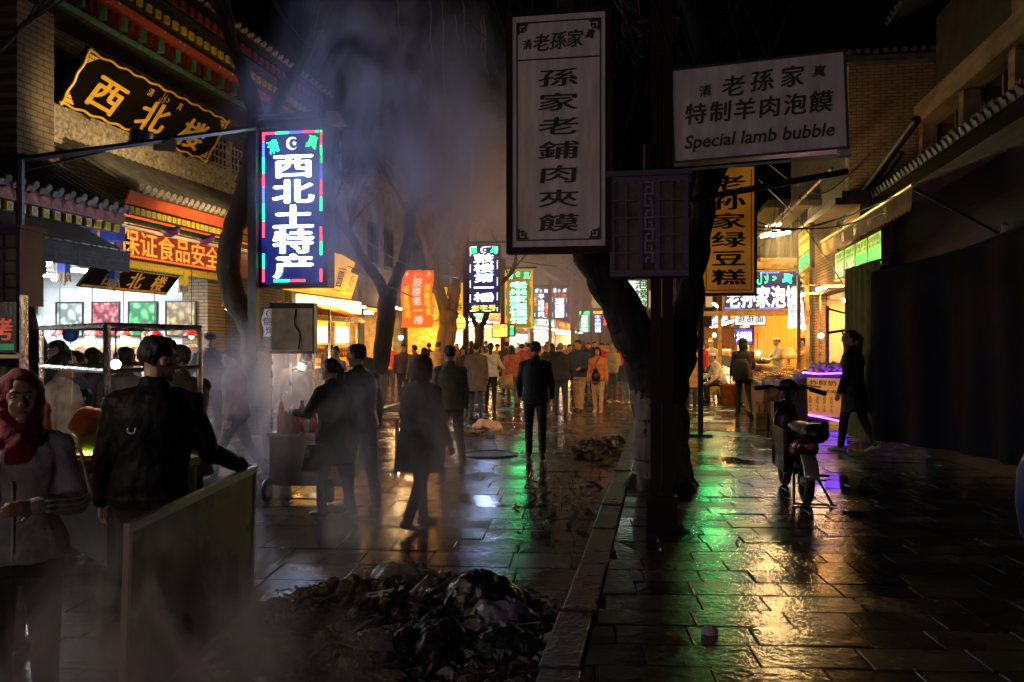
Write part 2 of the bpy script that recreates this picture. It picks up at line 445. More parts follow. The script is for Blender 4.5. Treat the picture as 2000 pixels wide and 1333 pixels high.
for nm, x0, x1 in (("kerb_right", -.62, -.40), ("kerb_left", -7.12, -6.85)):
    b = MB(); y = -14
    while y < 108:
        l = rnd.uniform(.85, 1.25); dz = rnd.uniform(-.012, .01); dx = rnd.uniform(-.012, .012)
        g = .008
        b.hexa([(x0 + dx, y + g, -.04), (x1 + dx, y + g, -.04), (x1 + dx, y + l - g, -.04), (x0 + dx, y + l - g, -.04),
                (x0 + dx + .012, y + g, .135 + dz), (x1 + dx, y + g, .137 + dz), (x1 + dx, y + l - g, .135 + dz * .3), (x0 + dx + .012, y + l - g, .133 + dz * .3)])
        y += l
    struct(b.build(nm, STONE, bevel=.012))

# ------------------------------------------------------------------ shared surfaces
GREYBRICK = brickmat("grey_brick_wall", (.13, .12, .11), (.19, .175, .16), (.07, .065, .06), .28, .075, axis='YZ')
GREYBRICKX = brickmat("grey_brick_wall_cross", (.13, .12, .11), (.19, .175, .16), (.07, .065, .06), .28, .075, axis='XZ')
WARMBRICKX = brickmat("warm_brick_gable", (.36, .25, .15), (.46, .32, .19), (.18, .13, .09), .26, .075, axis='XZ')
WHITETILE = brickmat("white_wall_tiles", (.74, .76, .78), (.80, .82, .84), (.55, .57, .6), .42, .30, .12, 'XZ', .006, .15)
WHITETILEY = brickmat("white_wall_tiles_side", (.74, .76, .78), (.80, .82, .84), (.55, .57, .6), .42, .30, .12, 'YZ', .006, .15)
PLASTER = pm("grey_plaster", (.20, .185, .17), .85, var=.4, scale=2.5, bump=.3, bscale=12)
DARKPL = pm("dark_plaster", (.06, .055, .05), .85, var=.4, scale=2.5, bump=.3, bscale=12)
WHITEPL = pm("white_plaster", (.72, .70, .66), .7, var=.08, scale=2.0, bump=.1, bscale=12)
TILE = pm("grey_roof_tile", (.075, .07, .065), .6, var=.5, scale=5, bump=.5, bscale=18)
TILEEND = pm("tile_end_discs", (.30, .27, .23), .6, var=.4, scale=30, bump=.6, bscale=60)
CARVED = pm("carved_stone_band", (.34, .29, .21), .7, var=.6, scale=14, bump=1.0, bscale=9)
ORANGEB = pm("orange_painted_board", (.62, .10, .03), .5, var=.25, scale=3, bump=.2, bscale=20)
PINKB = pm("pink_painted_board", (.45, .16, .13), .6, var=.3, scale=3, bump=.2, bscale=20)
DARKWOOD = pm("dark_timber", (.025, .018, .014), .5, var=.5, scale=5, bump=.4, bscale=20, stretch=(1, 1, .2))
REDWOOD = pm("dark_red_lacquer", (.12, .018, .014), .4, var=.4, scale=5, bump=.2, bscale=20)
MAROON = pm("maroon_painted_steel", (.022, .004, .006), .6, var=.35, scale=4, bump=.15, bscale=30, spec=.25)
BLACKST = pm("black_steel", (.018, .018, .02), .4, .3, var=.4, scale=8, bump=.2)
STEEL = pm("worn_stainless_steel", (.62, .58, .52), .28, 1.0, var=.3, scale=9, bump=.15, bscale=40)
GOLD = pm("gold_leaf", (.85, .50, .05), .45, .1, var=.2, scale=10, bump=.2)
PLAQUE = pm("black_lacquer", (.005, .003, .0025), .6, var=.4, scale=4, bump=.1, spec=.05)
YELLOWP = pm("yellow_paint", (.75, .52, .03), .5, var=.15)
GREENP = pm("green_paint", (.05, .36, .14), .5, var=.2)
BLUEP = pm("blue_paint", (.02, .06, .50), .5, var=.2)
WHITEP = pm("white_paint", (.75, .75, .72), .5, var=.08)
PURPLEP = pm("violet_paint", (.16, .05, .30), .5, var=.2)
FLOWERB = pattern("flowered_red_beam", (.55, .10, .05), (.75, .72, .6), 5.5, (.1, .3, .15))
SCROLLB = pattern("scrolled_yellow_board", (.72, .56, .04), (.10, .30, .06), 8, (.8, .7, .1))
BANDB = pattern("painted_dougong_band", (.20, .05, .035), (.40, .36, .28), 6, (.06, .22, .12))
GLASSD = pm("dark_window_glass", (.012, .012, .014), .08, var=.2, bump=0, spec=.8)
COOLL = em("cool_tube", (.86, .95, 1.0), 22)
WARML = em("warm_tube", (1.0, .62, .24), 22)
WARMB = em("warm_bulb", (1.0, .60, .22), 120)
WHITEB = em("white_bulb", (1.0, .93, .85), 120)

def rafters(b, x, y0, y1, z, mi_d, mi_y, mi_g, step=.165, s=.055):
    b.box((x - .05, y0, z - .075), (x, y1, z + .075), mi_d)
    y = y0 + step / 2
    while y < y1:
        b.box((x, y - s, z - s), (x + .05, y + s, z + s), mi_y)
        for q in (-1, 1):
            b.hexa([(x + .052, y - .034, z + q * .034 - .008), (x + .055, y - .034, z + q * .034 - .008), (x + .055, y + .034, z - q * .034 - .008), (x + .052, y + .034, z - q * .034 - .008),
                    (x + .052, y - .034, z + q * .034 + .008), (x + .055, y - .034, z + q * .034 + .008), (x + .055, y + .034, z - q * .034 + .008), (x + .052, y + .034, z - q * .034 + .008)], mi_g)
        y += step
def tiled_slope(b, xe, ze, xr, zr, y0, y1, pitch=.2, mi=0, me=1):
    """barrel tiles running from eave (xe, ze) up to ridge (xr, zr)"""
    n = (Vector((xr - xe, 0, zr - ze))).normalized(); up = Vector((-n.z, 0, n.x)) * (1 if n.x > 0 else -1)
    if up.z < 0: up = -up
    b.hexa([(xe, y0, ze - .06), (xe, y1, ze - .06), (xr, y1, zr - .06), (xr, y0, zr - .06), (xe, y0, ze), (xe, y1, ze), (xr, y1, zr), (xr, y0, zr)], mi)
    y = y0 + pitch / 2
    while y < y1:
        sag = [0, -.05, -.07, -.05, 0]
        pts = [Vector((xe, y, ze)).lerp(Vector((xr, y, zr)), q / 4) + up * .035 for q in range(5)]
        b.tube(pts, .055, 7, mi)
        e = pts[0] - n * .012
        b.lathe(e, [(.012, 0), (.06, .0), (.068, .012), (.068, .03)], 10, me, axis=n)
        b.lathe(e + Vector((0, pitch / 2, -.055)), [(.008, 0), (.05, .0), (.055, .02)], 8, me, axis=n)
        y += pitch

# ------------------------------------------------------------------ restaurant on the left
FX = -9.8
RB = thing("restaurant_building", "two storey grey restaurant with painted eaves and white tiled open shop", "building", (FX, 15, 0))
b = MB()                                                         # the open shop room
b.box((-14.8, 17.2, .13), (-10.4, 17.35, 3.4)); b.build("tiled_end_wall", WHITETILE, RB)
b = MB(); b.box((-14.95, 8.0, .13), (-14.8, 17.35, 3.4)); b.build("tiled_back_wall", WHITETILEY, RB)
b = MB(); b.box((-14.8, 8.0, 3.25), (-10.05, 17.2, 3.4)); b.build("shop_ceiling", WHITEPL, RB)
b = MB(); b.box((-14.8, 7.85, .13), (-9.9, 8.0, 3.4)); b.build("tiled_near_wall", WHITETILE, RB)
b = MB(); b.box((-14.8, 8.0, .06), (-9.85, 17.2, .15)); b.build("shop_floor", pm("shop_floor_tiles", (.3, .28, .26), .3, var=.2), RB)
b = MB(); b.box((-10.4, 17.2, .1), (-9.8, 17.95, 3.25)); b.build("brick_pillar", WARMBRICKX, RB)
b = MB(); b.box((-10.4, 17.96, .1), (-9.9, 21.3, 4.1)); b.build("ground_floor_wall", GREYBRICK, RB)
b = MB(); b.box((-10.3, 8.0, 3.26), (-9.86, 17.95, 3.9), 0); b.box((-10.3, 17.96, 3.3), (-9.88, 21.3, 4.1), 0)
b.box((-9.86, 8.5, 3.72), (-9.80, 14.1, 3.98), 1); b.box((-9.86, 11.2, 3.42), (-9.80, 14.1, 3.70), 2)
b.box((-9.79, 13.2, 3.36), (-9.74, 14.05, 3.62), 3)
for y in (13.9, 13.2, 12.3): b.box((-9.85, y, 3.4), (-9.70, y + .18, 4.0), 4)
b.tube([(-9.55, 13.4, 3.98), (-9.55, 21.2, 3.98)], .055, 10, 5)
b.tube([(-9.62, 13.4, 3.86), (-9.62, 21.2, 3.86)], .035, 8, 6)
b.box((-9.84, 14.2, 3.95), (-9.78, 21.2, 4.14), 1)
for y in (15.3, 16.6, 17.7, 18.8, 19.9):
    b.tube([(-9.8, y, 3.93), (-9.5, y, 3.9), (-9.36, y, 3.96), (-9.32, y, 4.03), (-9.38, y, 4.06)], [.09, .085, .07, .05, .02], 10, 7)
    b.tube([(-9.8, y + .14, 3.93), (-9.42, y + .14, 3.94)], .05, 8, 6)
b.build("painted_beam", [BANDB, FLOWERB, SCROLLB, WHITEP, BLUEP, GREENP, WHITEP, PURPLEP], RB)
b = MB()
b.hexa([(-9.10, 13.3, 4.16), (-9.10, 21.2, 4.16), (-9.14, 21.2, 4.16), (-9.14, 13.3, 4.16), (-9.0, 13.3, 4.38), (-9.0, 21.2, 4.38), (-9.04, 21.2, 4.38), (-9.04, 13.3, 4.38)])
b.build("eave_board", ORANGEB, RB)
b = MB(); rafters(b, -9.2, 13.3, 21.2, 4.08, 0, 1, 2); b.build("rafter_row", [DARKWOOD, YELLOWP, GREENP], RB)
b = MB(); b.box((-9.72, 13.5, 3.985), (-9.66, 21.0, 4.01)); b.build("added_eave_strip", em("added_eave_glow", (1, .62, .28), 16), RB)  # added hidden strip, throws warm light onto the eave
b = MB(); tiled_slope(b, -8.95, 4.42, -10.45, 5.32, 13.4, 21.2); rf = b.build("tiled_roof", [TILE, TILEEND], RB)
b = MB()                                                         # carved ridge with a curling end
b.box((-10.6, 12.6, 5.28), (-10.44, 19.6, 5.86)); b.box((-10.64, 12.5, 5.86), (-10.40, 19.7, 5.93))
b.box((-10.64, 12.5, 5.24), (-10.40, 19.7, 5.30))
for i in range(34):
    y = 12.75 + i * .2
    b.ball((-10.43, y, 5.57 + .1 * math.sin(i * 2.1)), (.05, .1, .13), 8, 6)
b.tube(sweep([(-10.5, 19.4, 5.55), (-10.45, 20.0, 5.42), (-10.4, 20.5, 5.5), (-10.38, 20.75, 5.75), (-10.42, 20.6, 5.95)]), [.22] * 8 + [.18] * 8 + [.15] * 8 + [.12] * 8 + [.08], 10)
b.build("carved_ridge", CARVED, rf)
b = MB(); b.box((-11.0, 6.0, 3.45), (-10.7, 22.5, 9.2)); b.build("upper_wall", GREYBRICK, RB)
for y0, y1, x1, zb in ((12.15, 13.0, -10.25, 4.0), (9.2, 10.1, -10.3, 4.0), (20.9, 21.5, -10.3, 4.6)):
    b = MB(); b.box((-10.69, y0, zb), (x1, y1, 7.35)); b.build("brick_pier", brickmat("tan_brick", (.20, .15, .085), (.29, .215, .12), (.10, .075, .045), .3, .1, axis='YZ'), RB)
for y in (18.6, 19.75):
    b = MB(); b.box((-10.695, y, 4.9), (-10.66, y + 1.0, 6.7)); w = b.build("window", GLASSD, RB)
    b = MB()
    for k in range(6): b.box((-10.655, y + .02 + k * .185, 4.92), (-10.62, y + .05 + k * .185, 6.68))
    for k in range(10): b.box((-10.645, y + .02, 4.95 + k * .185), (-10.61, y + .98, 4.98 + k * .185))
    b.box((-10.66, y - .06, 4.85), (-10.58, y + .0, 6.75)); b.box((-10.66, y + 1.0, 4.85), (-10.58, y + 1.06, 6.75))
    b.build("lattice", CARVED, w)
b = MB()                                                         # upper eave
b.box((-10.72, 6, 7.38), (-10.02, 22.5, 7.55), 4); b.box((-10.02, 6, 7.44), (-9.99, 22.5, 7.54), 0); b.box((-10.72, 6, 7.56), (-10.1, 22.5, 7.9), 1); b.box((-10.72, 6, 7.91), (-9.9, 22.5, 8.05), 2)
for i in range(82):
    y = 6.1 + i * .2
    b.box((-10.1, y, 7.60), (-9.93, y + .07, 7.86), 3 if i % 3 else 0)
rafters(b, -9.7, 6, 22.5, 8.14, 4, 5, 0, .3, .075); rafters(b, -9.35, 6, 22.5, 8.4, 4, 6, 6, .3, .08)
b.build("upper_eave", [pm("green_beam", (.08, .20, .11), .5), BANDB, FLOWERB, REDWOOD, DARKWOOD, YELLOWP, pm("faded_red_rafter", (.22, .03, .03), .5)], RB)
b = MB(); tiled_slope(b, -9.1, 8.62, -11.6, 10.2, 6, 22.5, .3); b.build("upper_roof", [TILE, TILEEND], RB)

# the neighbour shop nearer the camera, seen by its eave and cloth awning
NB = thing("shop_building", "dark shop at the left edge with pink wavy eave board and yellow rafter squares", "building", (FX, 11, 0))
b = MB(); tiled_slope(b, -8.9, 3.98, -10.2, 4.75, 4.0, 13.15, .26); b.build("tiled_roof", [TILE, TILEEND], NB)
b = MB()
for i in range(36):
    y = 4.1 + i * .25; b.add([(-9.0, y, 3.78), (-9.0, y + .25, 3.78), (-8.96, y + .25, 3.88), (-8.96, y + .125, 3.97), (-8.96, y, 3.88)], [(0, 1, 2, 3, 4)])
b.box((-9.06, 4, 3.76), (-9.01, 13.1, 3.93)); b.build("wavy_eave_board", PINKB, NB)
b = MB(); rafters(b, -9.1, 4.0, 13.1, 3.68, 0, 1, 2, .24, .062); b.build("rafter_row", [DARKWOOD, YELLOWP, GREENP], NB)
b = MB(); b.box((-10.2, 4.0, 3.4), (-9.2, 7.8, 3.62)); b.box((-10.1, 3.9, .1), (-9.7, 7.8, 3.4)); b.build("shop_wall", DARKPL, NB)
b = MB(); b.box((-9.5, 13.16, 3.5), (-9.15, 13.36, 3.75), 1); b.box((-9.45, 13.18, 3.76), (-9.2, 13.34, 4.1), 2); b.build("corner_post", [DARKWOOD, BLUEP, GREENP], NB)

# ------------------------------------------------------------------ shops further along: one builder, every shop its own
GOODS = [pm("goods_%d" % i, c, .5, var=.3) for i, c in enumerate([(.6, .35, .12), (.5, .12, .05), (.65, .5, .2), (.2, .3, .1), (.7, .65, .55), (.35, .18, .08)])]
def shop(label, side, X, y0, y1, h, wallm, lampc, lamps, signm=None, sign_txt=None, txtm=None, sill=2.9, inner=WHITEPL, awn=None, deep=3.2, seed=1, ctr=True, name="shop_building"):
    """side -1: stands on the left facing +X; side 1: on the right facing -X"""
    r = random.Random(seed); s = side
    t = thing(name, label, "building", (X, (y0 + y1) / 2, 0), 0, None)
    def bx(b, xa, xb, ya, yb, za, zb, mi=0):                     # xa, xb measured inwards from the facade
        x0, x1 = sorted((X + s * xa, X + s * xb)); b.box((x0, ya, za), (x1, yb, zb), mi)
    b = MB(); bx(b, 0, .3, y0, y0 + .35, .1, sill); bx(b, 0, .3, y1 - .35, y1, .1, sill); bx(b, 0, .3, y0, y1, sill + .002, h)
    bx(b, .3, 6, y0, y0 + .2, sill + .6, h); bx(b, .3, 6, y1 - .2, y1, sill + .6, h)
    b.build("wall", wallm, t)
    b = MB(); bx(b, deep, deep + .15, y0, y1, .1, sill); bx(b, .31, deep, y0, y0 + .15, .1, sill); bx(b, .31, deep, y1 - .15, y1, .1, sill); bx(b, .31, deep, y0 + .16, y1 - .16, sill - .12, sill - .01)
    b.build("interior", inner, t)
    lm = em("shop_lamp_%s" % "_".join("%d" % (c * 100) for c in lampc), lampc, 1.0) if False else em("shop_lamp_%d" % int(hash(lampc) % 9999) + "_%d_%d" % (int(lamps * 10), s), lampc, lamps * (1.45 if s < 0 else 1.15))
    b = MB(); n = max(1, int((y1 - y0) / 2.4))
    for i in range(n):
        yc = y0 + (i + .5) * (y1 - y0) / n
        bx(b, .6, 1.0, yc - .6, yc + .6, sill - .2, sill - .13)
    b.build("ceiling_lamp", lm, t)
    b = MB()
    for i in range(n):
        yc = y0 + (i + .5) * (y1 - y0) / n
        bx(b, -.55, -.47, yc - .45, yc + .45, sill - .06, sill + .0); bx(b, -.5, -.02, yc - .03, yc + .03, sill + .002, sill + .03)
    b.build("added_eave_lamp", lm, t)  # lamps added outside the fronts to brighten the street
    if ctr:
        b = MB(); bx(b, .4, 1.0, y0 + .5, y1 - .5, .1, .85, 0); b.build("counter", DARKWOOD, t)
        b = MB()
        for lev, xx in ((.86, .45), (1.25, deep - .55), (1.65, deep - .55), (2.05, deep - .55)):
            y = y0 + .5
            while y < y1 - .6:
                w = r.uniform(.12, .35); hh = r.uniform(.06, .3)
                bx(b, xx + r.uniform(0, .1), xx + r.uniform(.3, .5), y, y + w, lev, lev + hh, r.randrange(6)); y += w + r.uniform(.02, .08)
            if lev > 1: bx(b, deep - .6, deep, y0 + .4, y1 - .4, lev - .03, lev, 4)
        b.build("goods_shelf", GOODS, t)
    if signm:
        fr = Fr((X - s * .12, (y0 + y1) / 2, sill + .55), (0, -s, 0))
        hw = (y1 - y0) / 2 - .25
        b = MB(); b.fbox(fr, -hw, hw, -.42, .42, -.1, 0); sg = b.build("signboard", signm, t)
        if sign_txt:
            b = MB(); line(b, fr, sign_txt, -hw * .85, hw * .85, 0, .6, .006, 0, .03); b.build("lettering", txtm, sg)
    yy = y0 + .7; 
    while yy < y1 - 1.2 and h > sill + 2.2:
        b = MB(); bx(b, -.012, .05, yy, yy + .9, sill + 1.5, sill + 2.8); w = b.build("window", GLASSD, t)
        b = MB(); bx(b, -.05, -.013, yy - .06, yy, sill + 1.44, sill + 2.86); bx(b, -.05, -.013, yy + .9, yy + .96, sill + 1.44, sill + 2.86); bx(b, -.05, -.013, yy, yy + .9, sill + 1.38, sill + 1.44); bx(b, -.05, -.013, yy, yy + .9, sill + 2.8, sill + 2.86); bx(b, -.04, -.013, yy + .43, yy + .47, sill + 1.5, sill + 2.8)
        b.build("window_frame", DARKWOOD, w); yy += 1.7
    if awn:
        b = MB(); x0, x1 = X - s * .02, X - s * 1.3
        b.hexa([(x0, y0 + .1, sill + .08), (x0, y1 - .1, sill + .08), (x1, y1 - .1, sill - .42), (x1, y0 + .1, sill - .42), (x0, y0 + .1, sill + .12), (x0, y1 - .1, sill + .12), (x1, y1 - .1, sill - .38), (x1, y0 + .1, sill - .38)])
        b.box((min(x1, x1 - s * .02), y0 + .1, sill - .62), (max(x1, x1 - s * .02), y1 - .1, sill - .43)); b.build("awning", awn, t)
    b = MB(); bx(b, -.5, 3.5, y0 - .1, y1 + .1, h, h + .14); bx(b, -.35, 3.5, y0, y1, h + .14, h + .3); b.build("roof", TILE, t)
    return t
W1, W2, W3, W4 = (1.0, .43, .075), (1.0, .53, .17), (1.0, .70, .42), (.9, .95, 1.0)
YEL_SIGN = em("yellow_lit_board", (1.0, .50, .03), .62, .25, 3)
RED_SIGN = em("red_lit_board", (1.0, .08, .02), .8, .3, 3); GRN_SIGN = em("green_lit_board", (.1, 1.0, .35), .8, .3, 3)
BLU_SIGN = em("deep_blue_led_panel", (.02, .03, .25), .5); CREAM = em("cream_lit_panel", (1.0, .78, .38), 1.9, .55, 7)
LED_W = em("white_led", (.82, .88, 1.0), 5.0); LED_WB = em("white_led_strong", (.70, .80, 1.0), 7.0); LED_G = em("green_led", (.02, 1.0, .25), 5.0); LED_R = em("red_led", (1.0, .05, .06), 4.0)
LED_O = em("orange_led", (1.0, .17, .01), 2.8); LED_Y = em("yellow_led", (1.0, .62, .06), 3.0); LED_B = em("blue_led", (.12, .2, 1.0), 3.0); LED_V = em("violet_led", (.13, .03, 1.0), 22.0)
INK = pm("black_lettering", (.012, .01, .01), .5, var=.1, bump=0); REDINK = pm("red_lettering", (.35, .03, .02), .5, var=.1, bump=0); YELINK = pm("yellow_lettering", (.85, .55, .03), .5, var=.1, bump=0); WHITEINK = pm("white_lettering", (.8, .8, .76), .5, var=.05, bump=0)
GREENINK = pm("green_lettering", (.03, .25, .10), .5, var=.1, bump=0)

shop("yellow lit snack shop with tall yellow signboard beyond the restaurant", -1, FX, 21.5, 26.6, 6.5, PLASTER, W1, 60, None, seed=3, deep=2.5, inner=pm("ochre_wall", (.6, .42, .16), .6))
shop("warm lit shop behind the Y shaped tree with red door posts", -1, FX, 26.8, 31.5, 7.2, PLASTER, W2, 60, None, seed=5, sill=3.0, inner=pm("cream_wall", (.65, .5, .3), .6))
shop("bright orange lit shop behind the orange glowing tree", -1, FX, 31.7, 38.5, 6.8, GREYBRICK, W1, 85, YEL_SIGN, None, None, seed=8, inner=pm("cream_wall2", (.7, .5, .22), .6))
shop("grey shop with green sign board left of the white and gold sign", -1, FX, 38.7, 46, 8.0, PLASTER, W3, 60, GRN_SIGN, "老米家泡馍", LED_W, seed=9)
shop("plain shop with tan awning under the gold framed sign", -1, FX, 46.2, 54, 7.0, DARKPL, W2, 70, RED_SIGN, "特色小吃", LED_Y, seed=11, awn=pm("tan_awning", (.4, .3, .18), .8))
shop("bright white lit shop below the two blue signs", -1, FX, 54.2, 64, 8.5, GREYBRICK, W3, 90, CREAM, "烤肉", REDINK, seed=13)
shop("green glowing shop far down the left of the street", -1, FX, 64.2, 78, 7.5, PLASTER, W3, 110, GRN_SIGN, "清真", LED_W, seed=15)
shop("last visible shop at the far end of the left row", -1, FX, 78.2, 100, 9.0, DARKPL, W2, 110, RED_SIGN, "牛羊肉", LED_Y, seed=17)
# right row
RX = 4.0
shop("white tiled snack shop with counters beneath the blue shop sign", 1, RX, 18.6, 24.2, 4.6, WARMBRICKX, W1, 50, None, seed=21, sill=3.0, ctr=False, inner=WHITEPL, deep=3.0)
shop("ochre panelled noodle shop behind the white hanging lamp sign", 1, RX, 24.4, 31, 5.5, PLASTER, W1, 70, YEL_SIGN, None, None, seed=22, inner=pm("ochre_wall2", (.62, .42, .14), .6))
shop("cluttered warm lit shop past the noodle shop on the right", 1, RX, 31.2, 40, 6.5, PLASTER, W1, 80, CREAM, "小吃", REDINK, seed=24, awn=pm("brown_awning", (.2, .12, .06), .8))
shop("dim brick shop with red sign far along the right pavement", 1, RX, 40.2, 52, 7.0, GREYBRICK, W1, 90, RED_SIGN, "泡馍馆", LED_Y, seed=26)
shop("farthest lit shop on the right side of the street", 1, RX, 52.2, 72, 8.0, PLASTER, W2, 90, BLU_SIGN, "大枣核桃", LED_W, seed=28)
# street end: a dim gate building across the far end
eb = thing("gate_building", "dark grey tower building closing the far end of the street", "building", (-3, 104, 0))
b = MB(); b.box((-14, 104, 0), (9, 108, 13)); b.build("wall", PLASTER, eb)
for i in range(6): b = MB(); b.box((-12 + i * 3.4, 103.9, 6), (-10.6 + i * 3.4, 103.98, 8)); b.build("window", em("far_window", (1, .6, .25), .6), eb)
b = MB(); b.hexa([(-15, 103, 13), (10, 103, 13), (10, 109, 13), (-15, 109, 13), (-11, 105, 16), (6, 105, 16), (6, 107, 16), (-11, 107, 16)]); b.build("roof", TILE, eb)

# near right building: dark low front, upper storey set back with a timber window frame
NR = thing("timber_building", "dark two storey building on the right with weathered timber window frame upstairs", "building", (4.6, 14, 0))
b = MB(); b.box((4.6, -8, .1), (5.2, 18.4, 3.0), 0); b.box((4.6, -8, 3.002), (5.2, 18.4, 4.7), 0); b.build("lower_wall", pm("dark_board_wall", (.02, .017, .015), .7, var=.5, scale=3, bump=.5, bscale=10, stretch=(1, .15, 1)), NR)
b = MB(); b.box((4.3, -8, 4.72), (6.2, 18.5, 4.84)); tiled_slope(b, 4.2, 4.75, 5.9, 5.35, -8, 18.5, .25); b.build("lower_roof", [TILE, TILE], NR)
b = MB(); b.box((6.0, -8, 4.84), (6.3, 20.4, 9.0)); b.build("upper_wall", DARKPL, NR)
WEATH = pm("weathered_timber", (.30, .21, .12), .7, var=.5, scale=4, bump=.5, bscale=14, stretch=(1, .2, 1))
b = MB(); b.box((5.5, 10.5, 6.55), (5.95, 20.3, 7.0)); b.build("lintel", WEATH, NR)
for y in (12.2, 15.0, 17.4, 20.0):
    b = MB(); b.box((5.6, y, 4.9), (5.9, y + .28, 6.54)); b.build("timber_post", WEATH, NR)
b = MB(); b.box((5.7, 14.9, 7.02), (6.0, 15.4, 9.4)); b.build("chimney_post", WEATH, NR)
for y0, y1 in ((12.5, 14.95), (15.35, 17.3), (17.75, 19.9)):
    b = MB(); b.box((5.96, y0, 5.1), (5.995, y1, 6.5)); w = b.build("window", GLASSD, NR)
    b = MB(); b.box((5.9, (y0 + y1) / 2 - .04, 5.1), (5.955, (y0 + y1) / 2 + .04, 6.5)); b.box((5.9, y0, 5.75), (5.955, y1, 5.82)); b.build("sash", WEATH, w)
b = MB()                                                        # boarded parapet in front of the window
for i in range(40): 
    y = 8 + i * .27; b.box((5.1 + rnd.uniform(-.02, .02), y, 4.85), (5.16, y + .255, 5.55 + rnd.uniform(-.04, .04)))
b.build("board_parapet", pm("grey_boards", (.09, .075, .06), .8, var=.5), NR)
b = MB(); tiled_slope(b, 5.0, 9.0, 8.0, 10.4, -8, 20.4, .3); b.build("upper_roof", [TILE, TILE], NR)
BG = thing("brick_building", "taller tan brick gable wall rising behind the snack shop awning", "building", (7, 21, 0))
b = MB(); b.box((4.25, 20.9, 4.75), (11, 21.3, 8.2)); b.build("gable_wall", WARMBRICKX, BG)
b = MB(); b.box((3.9, 20.7, 8.2), (11.4, 23, 8.34)); 
for i in range(36): b.tube([(4.0 + i * .2, 20.62, 8.42), (4.0 + i * .2, 23, 8.9)], .06, 6)
b.build("tile_coping", TILE, BG)
b = MB(); b.box((4.25, 21.31, 4.75), (4.55, 30, 8.2)); b.build("side_wall", GREYBRICK, BG)
# ------------------------------------------------------------------ signs
CAMX = Vector((1, 0, 0))
def box_sign(name, label, cat, fr, w, h, d, framem, facem, border=.05, group=None):
    """a sign case: frame, face set back a little; returns the thing and its face"""
    t = thing(name, label, cat, fr.O, 0, group)
    b = MB(); b.fbox(fr, -w / 2, w / 2, -h / 2, h / 2, -d, -.012)
    for u0, u1, v0, v1 in ((-w / 2, -w / 2 + border, -h / 2, h / 2), (w / 2 - border, w / 2, -h / 2, h / 2), (-w / 2 + border, w / 2 - border, h / 2 - border, h / 2), (-w / 2 + border, w / 2 - border, -h / 2, -h / 2 + border)):
        b.fbox(fr, u0, u1, v0, v1, -.011, .012)
    b.build("frame", framem, t)
    b = MB(); b.fquad(fr, -w / 2 + border, w / 2 - border, -h / 2 + border, h / 2 - border, -.006); b.build("face", facem, t)
    return t
def part(t, name, mat, fn, smooth=False):
    b = MB(); fn(b); return b.build(name, mat, t, smooth)
def fr_px(x0, y0, x1, y1, d, yaw=0.0):
    """an upright sign whose picture box is x0..x1, y0..y1 at depth d, square to the street"""
    c = pd((x0 + x1) / 2, (y0 + y1) / 2, d)
    U = Vector((math.cos(yaw), math.sin(yaw), 0))
    k = CA if abs(yaw) < .3 else CA
    return Fr(c, U), (x1 - x0) / F * d / k, (y1 - y0) / F * d
SIGNS = "upright signs hung along the street"

# --- the tall LED sign on its pole at the left kerb
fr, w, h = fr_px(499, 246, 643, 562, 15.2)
t = box_sign("led_sign", "tall blue LED sign with white glyphs and red green dashed border on left pole", "sign", fr, w, h, .32, BLACKST, em("blue_spill_face", (.004, .012, .28), .55), .07, SIGNS)  # face glows blue in place of light spilling from the letters
b = MB(); column(b, fr, "西北土特产", .02, h * .325, -h * .445, w * .60, .012, 0, .045, 1.02); b.build("lettering", em("led_dots_white", (.52, .66, 1.0), 24.0), t)
b = MB(); put(b, fr, "清", -w * .27, h * .375, w * .17, w * .19, .012, 0, .03, .35); put(b, fr, "真", w * .29, h * .395, w * .17, w * .19, .012, 0, .03, -.35); b.build("green_lettering", LED_G, t)
b = MB(); crescent(b, fr, 0, h * .39, w * .085, .012); b.build("crescent", LED_W, t)
def dashes(b, fr, w, h, ins, seg, mats, gap=0.0, th=.035, n=.012, r=None):
    """LED strips round the border, one colour after another"""
    r = r or random.Random(4)
    hw, hh = w / 2 - ins, h / 2 - ins
    k = 0
    for side in range(4):
        L_ = 2 * hw if side % 2 == 0 else 2 * hh
        q = 0.0
        while q < L_ - .02:
            e = min(L_, q + seg * r.uniform(.8, 1.1)); mi = mats[k % len(mats)]; k += 1
            if mi is not None:
                m_ = 7 if th > .02 else 1
                st = (e - q) / m_
                for j in range(m_):
                    a0, a1 = q + j * st + .15 * st, q + (j + 1) * st
                    if side == 0: b.fquad(fr, -hw + a0, -hw + a1, hh - th, hh, n, mi)
                    elif side == 1: b.fquad(fr, hw - th, hw, hh - a1, hh - a0, n, mi)
                    elif side == 2: b.fquad(fr, hw - a1, hw - a0, -hh, -hh + th, n, mi)
                    else: b.fquad(fr, -hw, -hw + th, -hh + a0, -hh + a1, n, mi)
            q = e
b = MB(); dashes(b, fr, w, h, .10, .29, [0, 1, 2, 0, 1, 0, 1, 2, 0, 1, None, 0, 1, None, 0, None, 0, 1, None, 0, 1, None, 0, 1, 2], 0, .045); b.build("dashed_border", [LED_R, LED_G, LED_B], t)
P0 = base(498, 15.25, .12)
def _pole(b):
    b.box((P0.x - .1, P0.y - .08, .12), (P0.x + .06, P0.y + .08, 5.95)); b.box((P0.x - .22, P0.y - .2, .12), (P0.x + .18, P0.y + .2, .2))
    a, c = pd(497, 247, 15.25), pd(660, 232, 15.25)
    b.tube([a, c], .07, 6); b.tube([a + Vector((0, 0, .16)), c + Vector((-.1, 0, .1))], .05, 6)
    for q in range(6): p = a.lerp(c, (q + .5) / 6); b.tube([p, p + Vector((.12, 0, .15))], .015, 5)
part(t, "pole", BLACKST, _pole)
